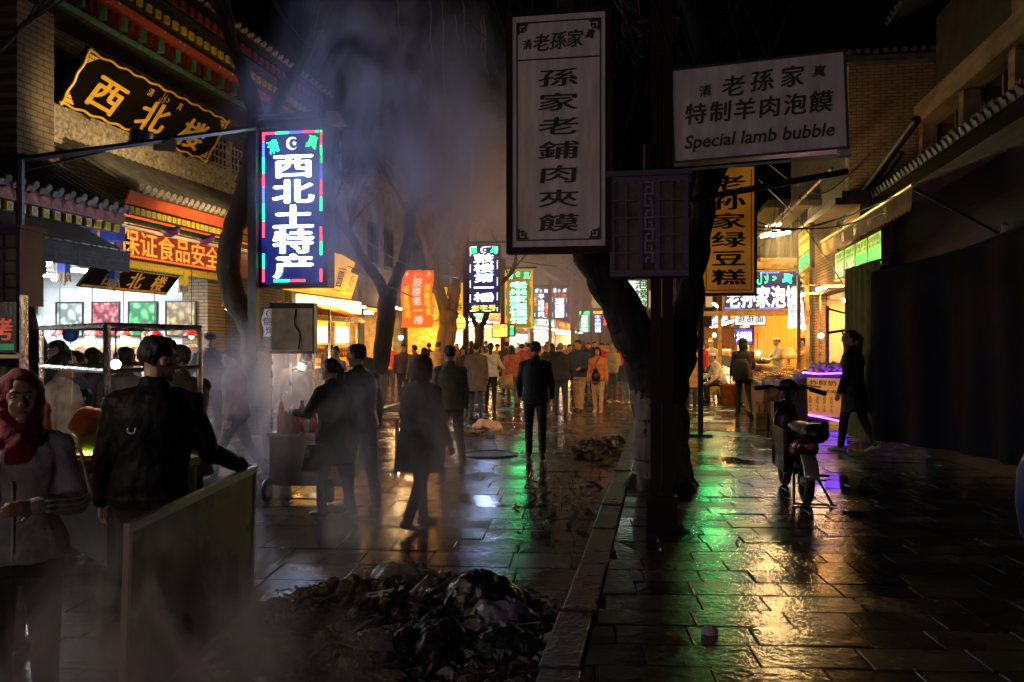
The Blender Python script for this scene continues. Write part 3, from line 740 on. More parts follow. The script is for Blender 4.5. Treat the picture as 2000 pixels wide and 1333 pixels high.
def _hood(b):
    c = pd(652, 231, 15.2); b.hexa([c + Vector(v) for v in ((-.12, -.15, -.13), (.2, -.15, -.13), (.2, .15, -.13), (-.12, .15, -.13), (-.1, -.12, .1), (.08, -.12, .1), (.08, .12, .1), (-.1, .12, .1))])
part(t, "end_bracket", pm("pale_grey_steel", (.45, .47, .5), .5), _hood)
def _rod(b): b.tube([pd(664, 240, 15.2), pd(665, 330, 15.2)], .018, 6)
part(t, "hanging_rod", STEEL, _rod)

# --- long arm from the left eave to the pole, with two floodlights aimed at the plaque
ARM0, ARM1 = pd(40, 312, 11.6), pd(497, 250, 15.1)
t = thing("bracket_arm", "long dark steel arm reaching from the left eave to the LED sign pole", "bracket", ARM0)
part(t, "arm_bar", BLACKST, lambda b: (b.tube([ARM0, ARM1], .05, 6), b.tube([ARM0 + Vector((0, 0, -.16)), ARM0.lerp(ARM1, .3) + Vector((0, 0, -.05))], .02, 5)))
part(t, "upright", BLACKST, lambda b: b.tube([ARM0, Vector((ARM0.x, ARM0.y, 2.9))], .05, 6))
for i, (px, py, dx) in enumerate(((276, 268, -.15), (322, 282, .12))):
    c = pd(px, py, 13.6)
    aim = (Vector((-10.2, (13.7, 16.8)[i], 5.75)) - c).normalized()
    t = thing("floodlight", ["black floodlight on the steel arm, tilted flat beneath the plaque", "grey floodlight on the steel arm, hanging upright below the first character gap"][i], "floodlight", c, 0, "floodlights on the steel arm")
    R = aim.to_track_quat('Z', 'Y').to_matrix()
    b = MB(); b.cbox(c, (.34, .22, .10), 0, 0, R); b.cbox(c - aim * .07, (.2, .14, .06), 0, 0, R); b.build("lamp_body", BLACKST if i == 0 else pm("grey_flood_body", (.2, .2, .2), .5), t)
    b = MB(); b.cbox(c + aim * .053, (.30, .18, .004), 0, 0, R); b.build("lens", em("flood_lens", (1.0, .68, .3), 9), t)
    b = MB(); b.tube([c - aim * .08, c + Vector((.02, .05, .16))], .018, 6); b.build("bracket", BLACKST, t)
    ld = bpy.data.lights.new("flood_beam", 'SPOT'); ld.energy = 260; ld.color = (1.0, .72, .36); ld.spot_size = math.radians(76); ld.spot_blend = .7; ld.shadow_soft_size = .12
    lo = bpy.data.objects.new("flood_beam", ld); COL.objects.link(lo); lo.location = c + aim * .08; lo.rotation_euler = (-aim).to_track_quat('Z', 'Y').to_euler(); 

c = pd(560, 380, 16.6); aim = (Vector((-9.2, 15.6, 4.0)) - c).normalized(); R = aim.to_track_quat('Z', 'Y').to_matrix()  # unseen floodlight added so that the eaves catch warm light
t = thing("floodlight", "added unseen floodlight behind the tall LED sign, aimed at the painted eaves", "floodlight", c)
b = MB(); b.cbox(c, (.3, .2, .10), 0, 0, R); b.cbox(c - aim * .07, (.2, .14, .06), 0, 0, R); b.build("lamp_body", BLACKST, t); b = MB(); b.cbox(c + aim * .053, (.26, .16, .004), 0, 0, R); b.build("lens", em("flood_lens", (1.0, .68, .3), 9), t); b = MB(); b.tube([c - aim * .08, c + Vector((.1, -.9, .1))], .02, 6); b.build("bracket", BLACKST, t)
ld = bpy.data.lights.new("flood_beam", 'SPOT'); ld.energy = 300; ld.color = (1.0, .66, .32); ld.spot_size = math.radians(105); ld.spot_blend = .8; ld.shadow_soft_size = .1
lo = bpy.data.objects.new("flood_beam", ld); COL.objects.link(lo); lo.location = c + aim * .08; lo.rotation_euler = (-aim).to_track_quat('Z', 'Y').to_euler()

# --- the great plaque 西北楼
A, B_, D_ = Vector((-10.22, 13.05, 5.84)), Vector((-10.22, 17.85, 5.84)), Vector((-9.62, 13.05, 6.78))
fr = Fr((A + B_) / 2 + (D_ - A) / 2, B_ - A, D_ - A); w, h = (B_ - A).length, (D_ - A).length
t = thing("plaque", "large black lacquer plaque with three gold characters leaning out above the carved ridge", "plaque", fr.O)
part(t, "board", PLAQUE, lambda b: b.fbox(fr, -w / 2, w / 2, -h / 2, h / 2, -.08, 0))
def _wave(b):
    for v in (-h / 2 + .05, h / 2 - .05):
        pts = [fr.p(-w / 2 + w * k / 60, v + .018 * math.sin(k * 1.05), .02) for k in range(61)]; b.tube(pts, .022, 6)
    for u in (-w / 2 + .05, w / 2 - .05):
        pts = [fr.p(u + .018 * math.sin(k * 1.2), -h / 2 + h * k / 16, .02) for k in range(17)]; b.tube(pts, .022, 6)
part(t, "gold_border", GOLD, _wave)
def _let(b):
    for ch, u, r in (("西", -w * .30, -.08), ("北", .0, .06), ("楼", w * .30, .0)): put(b, fr, ch, u, -.09, .92, .68, .006, 0, .05, r, .12)
part(t, "gold_lettering", GOLD, _let)
def _let2(b):
    put(b, fr, "清", -w * .09, .33, .17, .17, .006); line(b, fr, "ﻝﻼﺣ", -.13, .2, .33, .26, .006); put(b, fr, "真", w * .12, .33, .17, .17, .006)
part(t, "small_lettering", GOLD, _let2)
def _cor(b):
    for su in (-1, 1):
        for sv in (-1, 1):
            b.fpoly(fr, ([(su * (w / 2 - .10), sv * (h / 2 - .09)), (su * (w / 2 - .34), sv * (h / 2 - .09)), (su * (w / 2 - .10), sv * (h / 2 - .28))])[::(1 if su * sv > 0 else -1)], .004)
part(t, "corner_ornament", pattern("gold_fret", (.80, .45, .06), (.02, .015, .01), 18), _cor)
part(t, "iron_bracket", BLACKST, lambda b: [b.tube([fr.p(u, -h / 2 - .02, .05), fr.p(u, -h / 2 + .05, -.5)], .03, 6) for u in (-1.6, 1.6)])

# --- small plaque hanging in the shop opening
A, B_ = Vector((-9.95, 13.15, 2.72)), Vector((-9.95, 15.95, 2.72)); D_ = Vector((-9.72, 13.25, 3.13))
fr = Fr((A + B_) / 2 + (D_ - A) / 2, B_ - A, Vector((.23, 0, .41))); w, h = 2.7, .47
t = thing("plaque", "small black plaque with three gold characters hung in the white shop opening", "plaque", fr.O)
part(t, "board", PLAQUE, lambda b: b.prism([fr.p(-w / 2 - .06, -h / 2, -.04), fr.p(w / 2 - .10, -h / 2, -.04), fr.p(w / 2 + .06, h / 2, -.04), fr.p(-w / 2 + .10, h / 2, -.04)], fr.N * .04))
part(t, "gold_lettering", GOLD, lambda b: [put(b, fr, c, u, 0, .44, .36, .006, 0, .045, 0, .12) for c, u in (("西", -.66), ("北", .08), ("楼", .82))])
def _fb(b):
    b.fquad(fr, -w / 2 + .0, w / 2 - .12, -h / 2 + .02, -h / 2 + .06, .004); b.fquad(fr, -w / 2 + .12, w / 2, h / 2 - .05, h / 2 - .02, .004)
part(t, "gold_border", pattern("gold_fret", (.80, .45, .06), (.02, .015, .01), 18), _fb)

# --- red LED text sign
fr = Fr((-9.66, 16.0, 3.62), (0, 1, 0)); w, h = 3.6, .64
t = box_sign("led_sign", "long red LED text sign with orange characters under the restaurant eave", "sign", fr, w, h, .1, BLACKST, em("red_led_face", (.8, .02, .01), .30), .02)
b = MB(); line(b, fr, "保证食品安全人", -w / 2 - .26, w / 2 + .22, -.01, .50, .01, 0, .02); b.build("lettering", em("orange_led_text", (1.0, .20, .015), 2.3), t)
b = MB(); 
for k in range(64):
    u = -w / 2 + .06 + k * (w - .12) / 63
    for v in (h / 2 - .05, -h / 2 + .05): b.fquad(fr, u - .012, u + .012, v - .016, v + .016, .012)
for k in range(10):
    for u in (-w / 2 + .05, w / 2 - .05): b.fquad(fr, u - .012, u + .012, -h / 2 + .08 + k * .052, -h / 2 + .105 + k * .052, .012)
b.build("dotted_border", LED_O, t)
fr2 = Fr((-9.70, 16.0, 3.22), (0, 1, 0))
t = thing("board", "thin yellow board with scroll pattern right below the red LED text sign", "board", fr2.O)
part(t, "panel", pattern("yellow_lit_scroll", (.72, .5, .04), (.5, .22, .02), 12, (.85, .65, .1)), lambda b: b.fbox(fr2, -1.75, 2.2, -.075, .075, -.06, 0))
part(t, "trim", GREENP, lambda b: b.fbox(fr2, -1.75, 2.2, -.10, -.077, -.06, .01))

# --- small LED square at the left end
fr, w, h = fr_px(48, 492, 85, 536, 12.2)
t = box_sign("led_sign", "small square LED sign with one orange character beside the shop television", "sign", fr, w, h, .08, BLACKST, em("black_led_face", (.1, .02, .01), .1), .015)
b = MB(); put(b, fr, "特", 0, .0, w * .85, h * .8, .01, 0, .05); b.build("lettering", LED_R, t)
b = MB(); dashes(b, fr, w, h, .025, .05, [0, 1, None], 0, .015); b.build("dotted_border", [LED_G, LED_O], t)

# --- awning of the specialities stall
t = thing("awning", "black cloth awning with faint white lettering over the left shop front", "awning", (-8.6, 11.5, 3.2))
OLIVE = pm("olive_awning_cloth", (.10, .085, .05), .8, var=.3, scale=3, bump=.3, bscale=20)
part(t, "awning_top", OLIVE, lambda b: b.hexa([(-9.75, 8.2, 3.88), (-9.75, 12.2, 3.88), (-8.3, 12.2, 3.14), (-8.3, 8.2, 3.14), (-9.75, 8.2, 3.91), (-9.75, 12.2, 3.91), (-8.3, 12.2, 3.17), (-8.3, 8.2, 3.17)]))
fr = Fr((-8.28, 10.2, 3.02), (0, 1, 0))
part(t, "valance", pm("black_awning_cloth", (.02, .02, .022), .7), lambda b: b.fbox(fr, -2, 2, -.16, .14, -.02, 0))
part(t, "lettering", pm("faded_white_print", (.10, .10, .10), .8), lambda b: line(b, fr, "土特产", .0, 2.0, -.02, .24, .004))
part(t, "edge_rod", STEEL, lambda b: b.tube([fr.p(-2.05, .16, .01), fr.p(2.02, .16, .01)], .018, 6))

# --- the big white sign, the landscape sign and the lattice lamp on the double post
fr, w, h = fr_px(989, 16, 1192, 494, 7.3)
t = box_sign("hanging_sign", "tall white sign with column of black characters in wide maroon frame", "sign", fr, w, h, .14, MAROON, pm("white_sign_sheet", (.80, .70, .72), .55, var=.22, scale=3.5, bump=.08, bscale=60, stretch=(3.5, 3.5, .5)), .052)
iw, ih = w / 2 - .052, h / 2 - .055
b = MB()
for u0, u1, v0, v1 in ((-iw + .035, -iw + .047, -ih + .05, ih - .05), (iw - .047, iw - .035, -ih + .05, ih - .05), (-iw + .048, iw - .048, ih - .062, ih - .05), (-iw + .048, iw - .048, -ih + .05, -ih + .062), (-iw + .048, iw - .048, ih * .615, ih * .615 + .012)):
    b.fquad(fr, u0, u1, v0, v1, .002)
for su in (-1, 1):
    for sv in (-1, 1): fretcorner(b, fr, su * (iw - .048), sv * (ih - .064), .09, -su, -sv, .003)
b.build("ruled_border", INK, t)
b = MB(); column(b, fr, "孫家老鋪肉夾饃", .0, ih * .56, -ih * .90, .36, .003, 0, .03, .78, .1)
for c, u, v, s_, r in (("清", -.27, .755, .085, .15), ("老", -.145, .765, .15, 0), ("孫", .0, .775, .15, 0), ("家", .145, .785, .15, 0), ("真", .275, .815, .085, -.25)): put(b, fr, c, u, v * ih, s_, s_ * 1.05, .003, 0, .035, r, .12)
b.build("lettering", INK, t)
PX_ = pd(1280, 700, 7.42)
for px in (1281, 1304):
    p = base(px, 7.45, .12); part(t, "post", MAROON, lambda b: b.box((p.x - .045, p.y - .045, .42), (p.x + .045, p.y + .045, 6.0)))
def _posts(b):
    p, q = base(1281, 7.45), base(1304, 7.45); b.box((p.x - .08, p.y - .08, .12), (q.x + .08, q.y + .08, .42))
    a = pd(1100, 30, 7.5); b.tube([(a.x - .4, p.y, 4.55), (q.x + .1, p.y, 4.6)], .03, 6); b.tube([(a.x - .4, p.y, 2.62), (q.x + .1, p.y, 2.6)], .03, 6)
    b.tube([(p.x, p.y + .05, 2.95), (q.x + 1.5, p.y + .05, 3.2)], .03, 6); b.tube([(p.x, p.y + .05, 3.35), (q.x + 1.45, p.y + .05, 4.05)], .03, 6)
part(t, "cross_arm", MAROON, _posts)

fr, w, h = fr_px(1316, 116, 1642, 306, 7.25, -.06)
fr = Fr(fr.O, Vector((math.cos(-.08), math.sin(-.08), .035)), Vector((-.035, 0, 1)))
t = box_sign("hanging_sign", "wide white sign board with black characters and an English line at upper right", "sign", fr, w, h, .17, BLACKST, pm("grey_lilac_sign_sheet", (.74, .66, .74), .6, var=.24, scale=3.5, bump=.08, bscale=60, stretch=(3, 3, .5)), .02)
b = MB()
for c, u, v, s_, r in (("清", -.36, .42, .11, .1), ("老", -.16, .46, .2, 0), ("孫", .04, .5, .2, 0), ("家", .25, .52, .2, 0), ("真", .43, .56, .11, -.1)): put(b, fr, c, u * w * .82, v * h * .55, s_, s_ * .95, .004, 0, .04, r, .1)
for i, c in enumerate("特制羊肉泡饃"): put(b, fr, c, (-.355 + .142 * i) * w, -.0 * h + .015 * i * 0, .19, .19, .004, 0, .04, 0, .1)
word(b, fr, "Special lamb bubble", -.425 * w, .425 * w, -.31 * h, .004, 0, .05, .2)
b.build("lettering", INK, t)
part(t, "lower_bracket", pm("pale_grey_steel", (.45, .47, .5), .5), lambda b: (b.fbox(fr, w / 2 - .08, w / 2 + .02, -h / 2 - .05, -h / 2 - .005, -.12, 0), b.tube([fr.p(-w / 2, -h / 2 - .05, -.06), fr.p(w / 2, -h / 2 - .05, -.06)], .012, 5)))

VIOLW = pm("violet_lacquer_lattice", (.075, .035, .11), .45, var=.4, scale=6, bump=.2)
PAPER = pm("dusty_paper_pane", (.16, .13, .09), .85, var=.4, scale=5)
def lattice_lamp(px0, px1, py0, py1, d, label, tower):
    fr, w, h = fr_px(px0, py0, px1, py1, d)
    t = thing("lattice_lamp", label, "lamp box", fr.O, 0, "lattice lamp boxes on posts")
    p1, p2 = -w / 2 + w * .42, -w / 2 + w * .58
    b = MB()
    b.fbox(fr, -w / 2, w / 2, -h / 2, -h / 2 + .05, -.3, .02); b.fbox(fr, -w / 2, w / 2, h / 2 - .05, h / 2, -.3, .02)
    for u in (-w / 2, p1 - .04, p2, w / 2 - .04): b.fbox(fr, u, u + .04, -h / 2 + .051, h / 2 - .051, -.3, .022)
    b.fbox(fr, -w / 2 - .03, w / 2 + .03, h / 2 + .002, h / 2 + .045, -.33, .05)
    b.build("case", VIOLW, t)
    b = MB()
    for a, c in ((-w / 2 + .04, p1 - .04), (p2 + .04, w / 2 - .04)):
        m = (a + c) / 2; b.fbox(fr, m - .008, m + .008, -h / 2 + .051, h / 2 - .051, 0, .015)
        for k in range(1, 5): v = -h / 2 + .05 + k * (h - .1) / 5; b.fbox(fr, a, c, v - .008, v + .008, -.001, .014)
    b.build("lattice", VIOLW, t)
    b = MB()
    for a, c in ((-w / 2 + .04, p1 - .04), (p2 + .04, w / 2 - .04)): b.fquad(fr, a, c, -h / 2 + .051, h / 2 - .051, -.02)
    b.build("paper_pane", PAPER, t)
    b = MB(); uu = (p1 + p2) / 2; s_ = .075; v = h / 2 - .06 - s_
    b.fquad(fr, p1, p2, -h / 2 + .051, h / 2 - .051, -.012, 1)
    k = 0
    while v > -h / 2 + .1:                                       # Greek key running down the middle
        sg = 1 if k % 2 == 0 else -1
        for (a, c, e, f_) in ((-.5, .5, .8, .97), (.33 * sg - .09, .33 * sg + .09, 0, .8), (-.3 if sg > 0 else -.1, .1 if sg > 0 else .3, .36, .52), (-.09 - .25 * sg, .09 - .25 * sg, .0, .36)):
            b.fbox(fr, uu + a * s_ * 1.25, uu + c * s_ * 1.25, v + e * s_ * 1.3, v + f_ * s_ * 1.3, -.01, .012, 0)
        v -= s_ * 1.32; k += 1
    b.build("key_pattern", [pm("pale_violet_lacquer", (.20, .14, .30), .4), DARKWOOD], t)
    b = MB(); p = fr.O
    if tower: b.box((p.x - .06, p.y + .12, .1), (p.x + .06, p.y + .24, p.z - h / 2 - .002))
    b.tube([fr.p(0, h / 2 + .05, -.15), fr.p(0, h / 2 + .3, -.15)], .05, 8); b.build("post", MAROON, t)
lattice_lamp(1193, 1342, 345, 540, 7.2, "violet lattice lamp box with key pattern beside the tall white sign", False)
lattice_lamp(-130, 51, 450, 598, 8.3, "dim brown lattice lamp box cut by the left edge of the street", True)

# --- amber sign beyond the tree
fr, w, h = fr_px(1370, 322, 1476, 578, 14.8)
t = box_sign("hanging_sign", "tall amber sign with dark red and black characters on a thin pole", "sign", fr, w, h, .22, BLACKST, em("amber_lit_sheet", (1.0, .34, .02), .15, .5, 1.2, base=(.14, .06, .012)), .05)
b = MB(); column(b, fr, "老孙家绿豆糕", -.0, h * .43, -h * .43, w * .62, .01, 0, .05, .88); b.build("lettering", INK, t)
b = MB(); 
for u0, u1, v0, v1 in ((-w / 2 + .09, -w / 2 + .105, -h / 2 + .09, h / 2 - .09), (w / 2 - .105, w / 2 - .09, -h / 2 + .09, h / 2 - .09), (-w / 2 + .11, w / 2 - .11, -h / 2 + .09, -h / 2 + .105)): b.fquad(fr, u0, u1, v0, v1, .004)
b.build("ruled_border", INK, t)
p = base(1368, 14.9, .13)
part(t, "pole", BLACKST, lambda b: (b.box((p.x - .045, p.y - .045, .13), (p.x + .045, p.y + .045, 5.0)), b.box((p.x - .2, p.y - .2, .13), (p.x + .2, p.y + .2, .17))))

# --- LED signs along the left kerb
def led_sign(label, x0, y0, x1, y1, d, facem, fn, pole=True, bm=None, framem=None, name="led_sign"):
    fr, w, h = fr_px(x0, y0, x1, y1, d)
    t = box_sign(name, label, "sign", fr, w, h, .28, framem or BLACKST, facem, .05, SIGNS)
    fn(t, fr, w, h)
    if bm:
        b = MB(); dashes(b, fr, w, h, .075, .3, bm, 0, .018 if d > 40 else .022); b.build("dashed_border", [LED_W, LED_V if False else LED_B], t)
    if pole:
        p = fr.O - fr.U * (w / 2 + .1)
        part(t, "pole", MAROON, lambda b: (b.box((p.x - .09, p.y - .05, .0), (p.x + .09, p.y + .2, p.z + h / 2 + .5)), b.box((p.x, p.y + .0, p.z + h / 2 + .05), (p.x + w + .3, p.y + .1, p.z + h / 2 + .13))))
    return t
def L(t, name, mat, fn): b = MB(); fn(b); b.build(name, mat, t)
NAVY = em("navy_led_face", (.012, .02, .16), .55)
def f1(t, fr, w, h):
    L(t, "lettering", em("icy_led", (.42, .56, 1.0), 17), lambda b: column(b, fr, "鼓楼第一棰", 0, h * .37, -h * .34, w * .66, .01, 0, .03, .94))
    L(t, "green_lettering", LED_G, lambda b: (put(b, fr, "清", -w * .33, h * .42, w * .24, w * .24, .01, 0, .04, .3), put(b, fr, "真", w * .33, h * .42, w * .24, w * .24, .01, 0, .04, -.3)))
    L(t, "crescent", LED_W, lambda b: crescent(b, fr, 0, h * .42, w * .1, .01))
    L(t, "yellow_lettering", LED_Y, lambda b: line(b, fr, "老字号", -w * .4, w * .4, -h * .425, h * .09, .01, 0, .03))
led_sign("tall navy LED sign with five white characters beside the orange lit tree", 914, 478, 976, 612, 32, NAVY, f1, True, [0, None, 0, None])
def f2(t, fr, w, h):
    L(t, "lettering", em("green_white_led", (.06, 1.0, .30), 20), lambda b: column(b, fr, "老米家泡馍馆", 0, h * .30, -h * .42, w * .66, .01, 0, .03, .94))
    L(t, "small_lettering", LED_G, lambda b: (put(b, fr, "清", -w * .3, h * .40, w * .22, w * .26, .01, 0, .04), put(b, fr, "真", w * .3, h * .40, w * .22, w * .26, .01, 0, .04), crescent(b, fr, 0, h * .42, w * .09, .01)))
    L(t, "side_strip", LED_O, lambda b: [b.fquad(fr, s * w * .44 - .02, s * w * .44 + .02, v, v + h * .1, .01) for s in (-1, 1) for v in (-h * .4, -h * .1, h * .2, h * .34)])
led_sign("gold framed LED sign with six green white characters over the crowd", 986, 527, 1039, 642, 39.5, em("olive_gold_face", (.55, .28, .02), .5, .3, 3), f2, True, None, em("gold_lit_frame", (1.0, .5, .04), .8))
def f3(t, fr, w, h):
    L(t, "lettering", LED_WB, lambda b: column(b, fr, "平娃烤肉", 0, h * .30, -h * .45, w * .42, .01, 0, .02))
    L(t, "orange_lettering", LED_O, lambda b: (column(b, fr, "古城一绝", -w * .33, h * .3, -h * .1, w * .2, .01, 0, .05), column(b, fr, "清真美食", w * .33, h * .02, -h * .4, w * .2, .01, 0, .05)))
    L(t, "crescent", LED_W, lambda b: (crescent(b, fr, 0, h * .39, w * .09, .01), put(b, fr, "清", -w * .3, h * .39, w * .25, w * .25, .01), put(b, fr, "真", w * .3, h * .39, w * .25, w * .25, .01)))
led_sign("slim navy LED sign with four white and orange characters, left of a pair", 1042, 562, 1072, 623, 47, NAVY, f3, True, [0, None, None])
def f4(t, fr, w, h):
    L(t, "lettering", LED_WB, lambda b: column(b, fr, "遛遛面", 0, h * .17, -h * .47, w * .62, .01, 0, .02))
    L(t, "orange_lettering", LED_O, lambda b: line(b, fr, "丁二娃", -w * .4, w * .4, h * .24, w * .26, .01, 0, .05))
    L(t, "crescent", LED_W, lambda b: (crescent(b, fr, 0, h * .40, w * .09, .01), put(b, fr, "清", -w * .3, h * .40, w * .25, w * .25, .01), put(b, fr, "真", w * .3, h * .40, w * .25, w * .25, .01)))
led_sign("navy LED sign with three big white characters, right of a pair", 1077, 562, 1109, 623, 53, NAVY, f4, True, [0, None, None])
def f5(t, fr, w, h):
    L(t, "lettering", LED_W, lambda b: column(b, fr, "清真小吃", 0, h * .3, -h * .47, w * .6, .01, 0, .05)); L(t, "green_lettering", LED_G, lambda b: line(b, fr, "老马家", -w * .45, w * .45, h * .4, h * .16, .01, 0, .05))
led_sign("bright green LED sign far down the street beside the slim dark tree", 1130, 607, 1153, 650, 72, em("green_glow_face", (.05, .8, .3), .9), f5)
def f6(t, fr, w, h):
    L(t, "lettering", em("pale_blue_led", (.6, .7, 1), 3.2), lambda b: column(b, fr, "牛羊肉泡馍", 0, h * .28, -h * .47, w * .6, .01, 0, .05)); L(t, "yellow_lettering", LED_Y, lambda b: line(b, fr, "老白家", -w * .45, w * .45, h * .4, h * .14, .01, 0, .05))
led_sign("small navy LED sign with pale blue characters and a yellow heading", 1157, 606, 1178, 651, 84, NAVY, f6)
def f7(t, fr, w, h): L(t, "lettering", LED_R, lambda b: column(b, fr, "百年老店", 0, h * .42, -h * .42, w * .7, .01, 0, .05))
led_sign("distant red LED sign partly behind the big tree trunk", 1174, 612, 1191, 638, 92, em("dark_red_face", (.6, .02, .02), .6), f7)
def f8(t, fr, w, h):
    L(t, "lettering", LED_O, lambda b: line(b, fr, "清真小吃", -w * .42, w * .42, h * .24, h * .3, .01, 0, .05)); L(t, "row_lettering", LED_Y, lambda b: line(b, fr, "灌汤包子", -w * .42, w * .42, -h * .2, h * .4, .01, 0, .05))
led_sign("low yellow lit menu sign standing under the navy and gold signs", 960, 632, 993, 660, 37, em("yellow_menu_face", (1.0, .7, .12), 1.6, .5, 6), f8, False)
led_sign("small green and red lit sign beside the yellow menu sign", 994, 634, 1006, 658, 37.5, em("green_menu_face", (.1, .9, .4), 1.1, .4, 6), lambda t, fr, w, h: L(t, "lettering", LED_R, lambda b: line(b, fr, "烤肉", -w * .45, w * .45, h * .38, h * .2, .01)), False)
# sign on the right of the big tree
def f9(t, fr, w, h):
    L(t, "lettering", GREENINK, lambda b: column(b, fr, "泡馍馆", w * .27, h * .48, -h * .48, w * .4, .01, 0, .05)); L(t, "emblem", GREENINK, lambda b: (crescent(b, fr, -w * .18, h * .2, w * .12, .01), column(b, fr, "老马", -w * .18, -h * .0, -h * .45, w * .3, .01)))
led_sign("white lit sign with green characters peeping out between the tree and lattice lamp", 1205, 545, 1266, 606, 23, em("green_white_face", (.72, 1.0, .80), 1.1), f9, False, None, None)
def f10(t, fr, w, h): L(t, "lettering", LED_W, lambda b: line(b, fr, "羊肉", -w * .4, w * .4, 0, h * .5, .01))
led_sign("small blue lit sign below the green and white one behind the tree", 1238, 609, 1262, 622, 23.4, NAVY, f10, False)
def f11(t, fr, w, h): L(t, "lettering", LED_W, lambda b: line(b, fr, "清真", -w * .4, w * .4, 0, h * .5, .01))
led_sign("green LED board mostly hidden behind the amber sign", 1366, 500, 1432, 574, 24, em("strong_green_face", (.01, 1.0, .16), 14), f11, False)

# --- the blue shop sign square across the right pavement
fr, w, h = fr_px(1415, 528, 1566, 607, 23.6)
t = box_sign("shop_sign", "wide dark blue shop sign with five white characters over the right pavement", "sign", fr, w, h, .3, pm("brass_frame", (.5, .33, .1), .4), em("indigo_face", (.03, .02, .16), .7), .05)
b = MB(); line(b, fr, "老孙家泡馍", -w * .46, w * .46, -h * .16, h * .56, .012, 0, .05); b.build("lettering", em("cream_led", (1.0, .93, .78), 3.6), t)
b = MB(); put(b, fr, "清", -w * .38, h * .29, .26, .26, .012, 0, .04); put(b, fr, "真", w * .30, h * .29, .28, .28, .012, 0, .04, -.2); line(b, fr, "ﻝﻼﺣ", -.2, .4, h * .29, .34, .012); b.build("green_lettering", LED_G, t)
b = MB(); dashes(b, fr, w, h, .06, .55, [0, None], 0, .03); b.build("dashed_border", [LED_B], t)
part(t, "beam", pm("brass_frame", (.5, .33, .1), .4), lambda b: (b.fbox(fr, -w / 2 - .5, w / 2 + .7, -h / 2 - .14, -h / 2 - .01, -.3, -.02), b.fbox(fr, -w / 2 - .12, -w / 2 - .02, -fr.O.z + .13, -h / 2 - .15, -.25, -.15)))
def simple_sign(label, x0, y0, x1, y1, d, facem, txt, txtm, framem=None, yaw=0, vert=False, name="shop_sign", th=.12, sz=.6):
    fr, w, h = fr_px(x0, y0, x1, y1, d, yaw)
    t = box_sign(name, label, "sign", fr, w, h, th, framem or BLACKST, facem, .025)
    if txt: L(t, "lettering", txtm, lambda b: (column(b, fr, txt, 0, h * .42, -h * .42, w * .6, .008, 0, .04) if vert else line(b, fr, txt, -w * .42, w * .42, 0, h * sz, .008, 0, .04)))
    return t, fr, w, h
simple_sign("white lit noodle sign under the wide dark blue shop sign", 1436, 612, 1495, 636, 25, em("white_lit_face", (1, .95, .9), 1.6), "逛逛面", INK)
simple_sign("small blue lit sign with white characters left of the cook", 1436, 641, 1470, 674, 25.6, em("blue_lit_face", (.08, .08, .7), 1.2), "大枣核桃", LED_W)
t, fr, w, h = simple_sign("brown notice board with pinned paper behind the right stalls", 1378, 640, 1434, 682, 31, pm("cork_board", (.16, .07, .04), .8, var=.5, scale=20), None, None, REDWOOD)
L(t, "paper_note", YELLOWP, lambda b: (b.fquad(fr, -.4, -.25, -.25, .02, .01), b.fquad(fr, .5, .68, 0, .22, .01)))
simple_sign("yellow lit banner with round red emblem seen past the big tree trunk", 1336, 614, 1362, 657, 27, em("yellow_banner_lit", (1, .5, .03), .8, .2), "福", REDINK, sz=.5)
# white flag shaped lamp sign with red characters
c = pd(1555, 602, 21.0); fr = Fr(c, (1, -.25, 0)); 
t = thing("lamp_sign", "white flag shaped lamp sign with red characters hanging over the food counters", "sign", c)
part(t, "lamp_face", em("white_lamp_face", (1, .96, .95), 2.2), lambda b: b.prism([fr.p(u, v, -.06) for u, v in ((-.2, -.5), (.2, -.46), (.17, .1), (.06, .42), (-.06, .44), (-.17, .1))], fr.N * .06))
part(t, "lettering", REDINK, lambda b: (column(b, fr, "烤羊肉串", .08, .1, -.42, .13, .006), column(b, fr, "清真老店", -.08, .1, -.42, .13, .006)))
part(t, "hanger", STEEL, lambda b: (b.tube([fr.p(-.1, .55, -.03), fr.p(.55, .56, -.03), fr.p(.55, -2.4, -.03)], .03, 6), b.tube([fr.p(0, .43, -.03), fr.p(0, .55, -.03)], .015, 5)))

# --- tilted green and orange light box, menu light box, awning, wall plaque on the right
a, b_, c_, d_ = pd(1568, 430, 20.6), pd(1606, 520, 19.4), pd(1570, 546, 20.4), pd(1541, 461, 21.6)
U = (b_ - c_); V = (d_ - c_); fr = Fr((a + b_ + c_ + d_) / 4, U, V - U.normalized() * V.dot(U.normalized()))
w, h = .75, 1.12
t = box_sign("light_box", "tilted light box glowing orange above and green below, beneath the tube lamps", "sign", fr, w, h, .1, BLACKST, em("orange_menu_glow", (1.0, .45, .03), .75, .5, 4), .03)
L(t, "menu_picture", em("green_menu_glow", (.08, 1.0, .25), 1.3, .8, 6), lambda b: b.fquad(fr, -w * .40, w * .40, -h * .40, -h * .12, .004))
L(t, "lettering", LED_Y, lambda b: [line(b, fr, "香脆美味", -w * .4, w * .4, v, .12, .006) for v in (.3, .1, -.02)])
A0, A1 = pX(1629, 498, 3.72), pX(1723, 456, 3.72); B0 = pX(1631, 549, 3.72)
fr = Fr((3.72, (A0.y + A1.y) / 2, (A0.z + B0.z) / 2 + .02), (0, -1, 0)); w, h = abs(A0.y - A1.y), .62
t = box_sign("light_box", "four panel menu light box glowing yellow green under the striped awning", "sign", fr, w, h, .12, REDWOOD, em("menu_glow_pale", (.70, .95, .16), .8, .35, 5), .035)
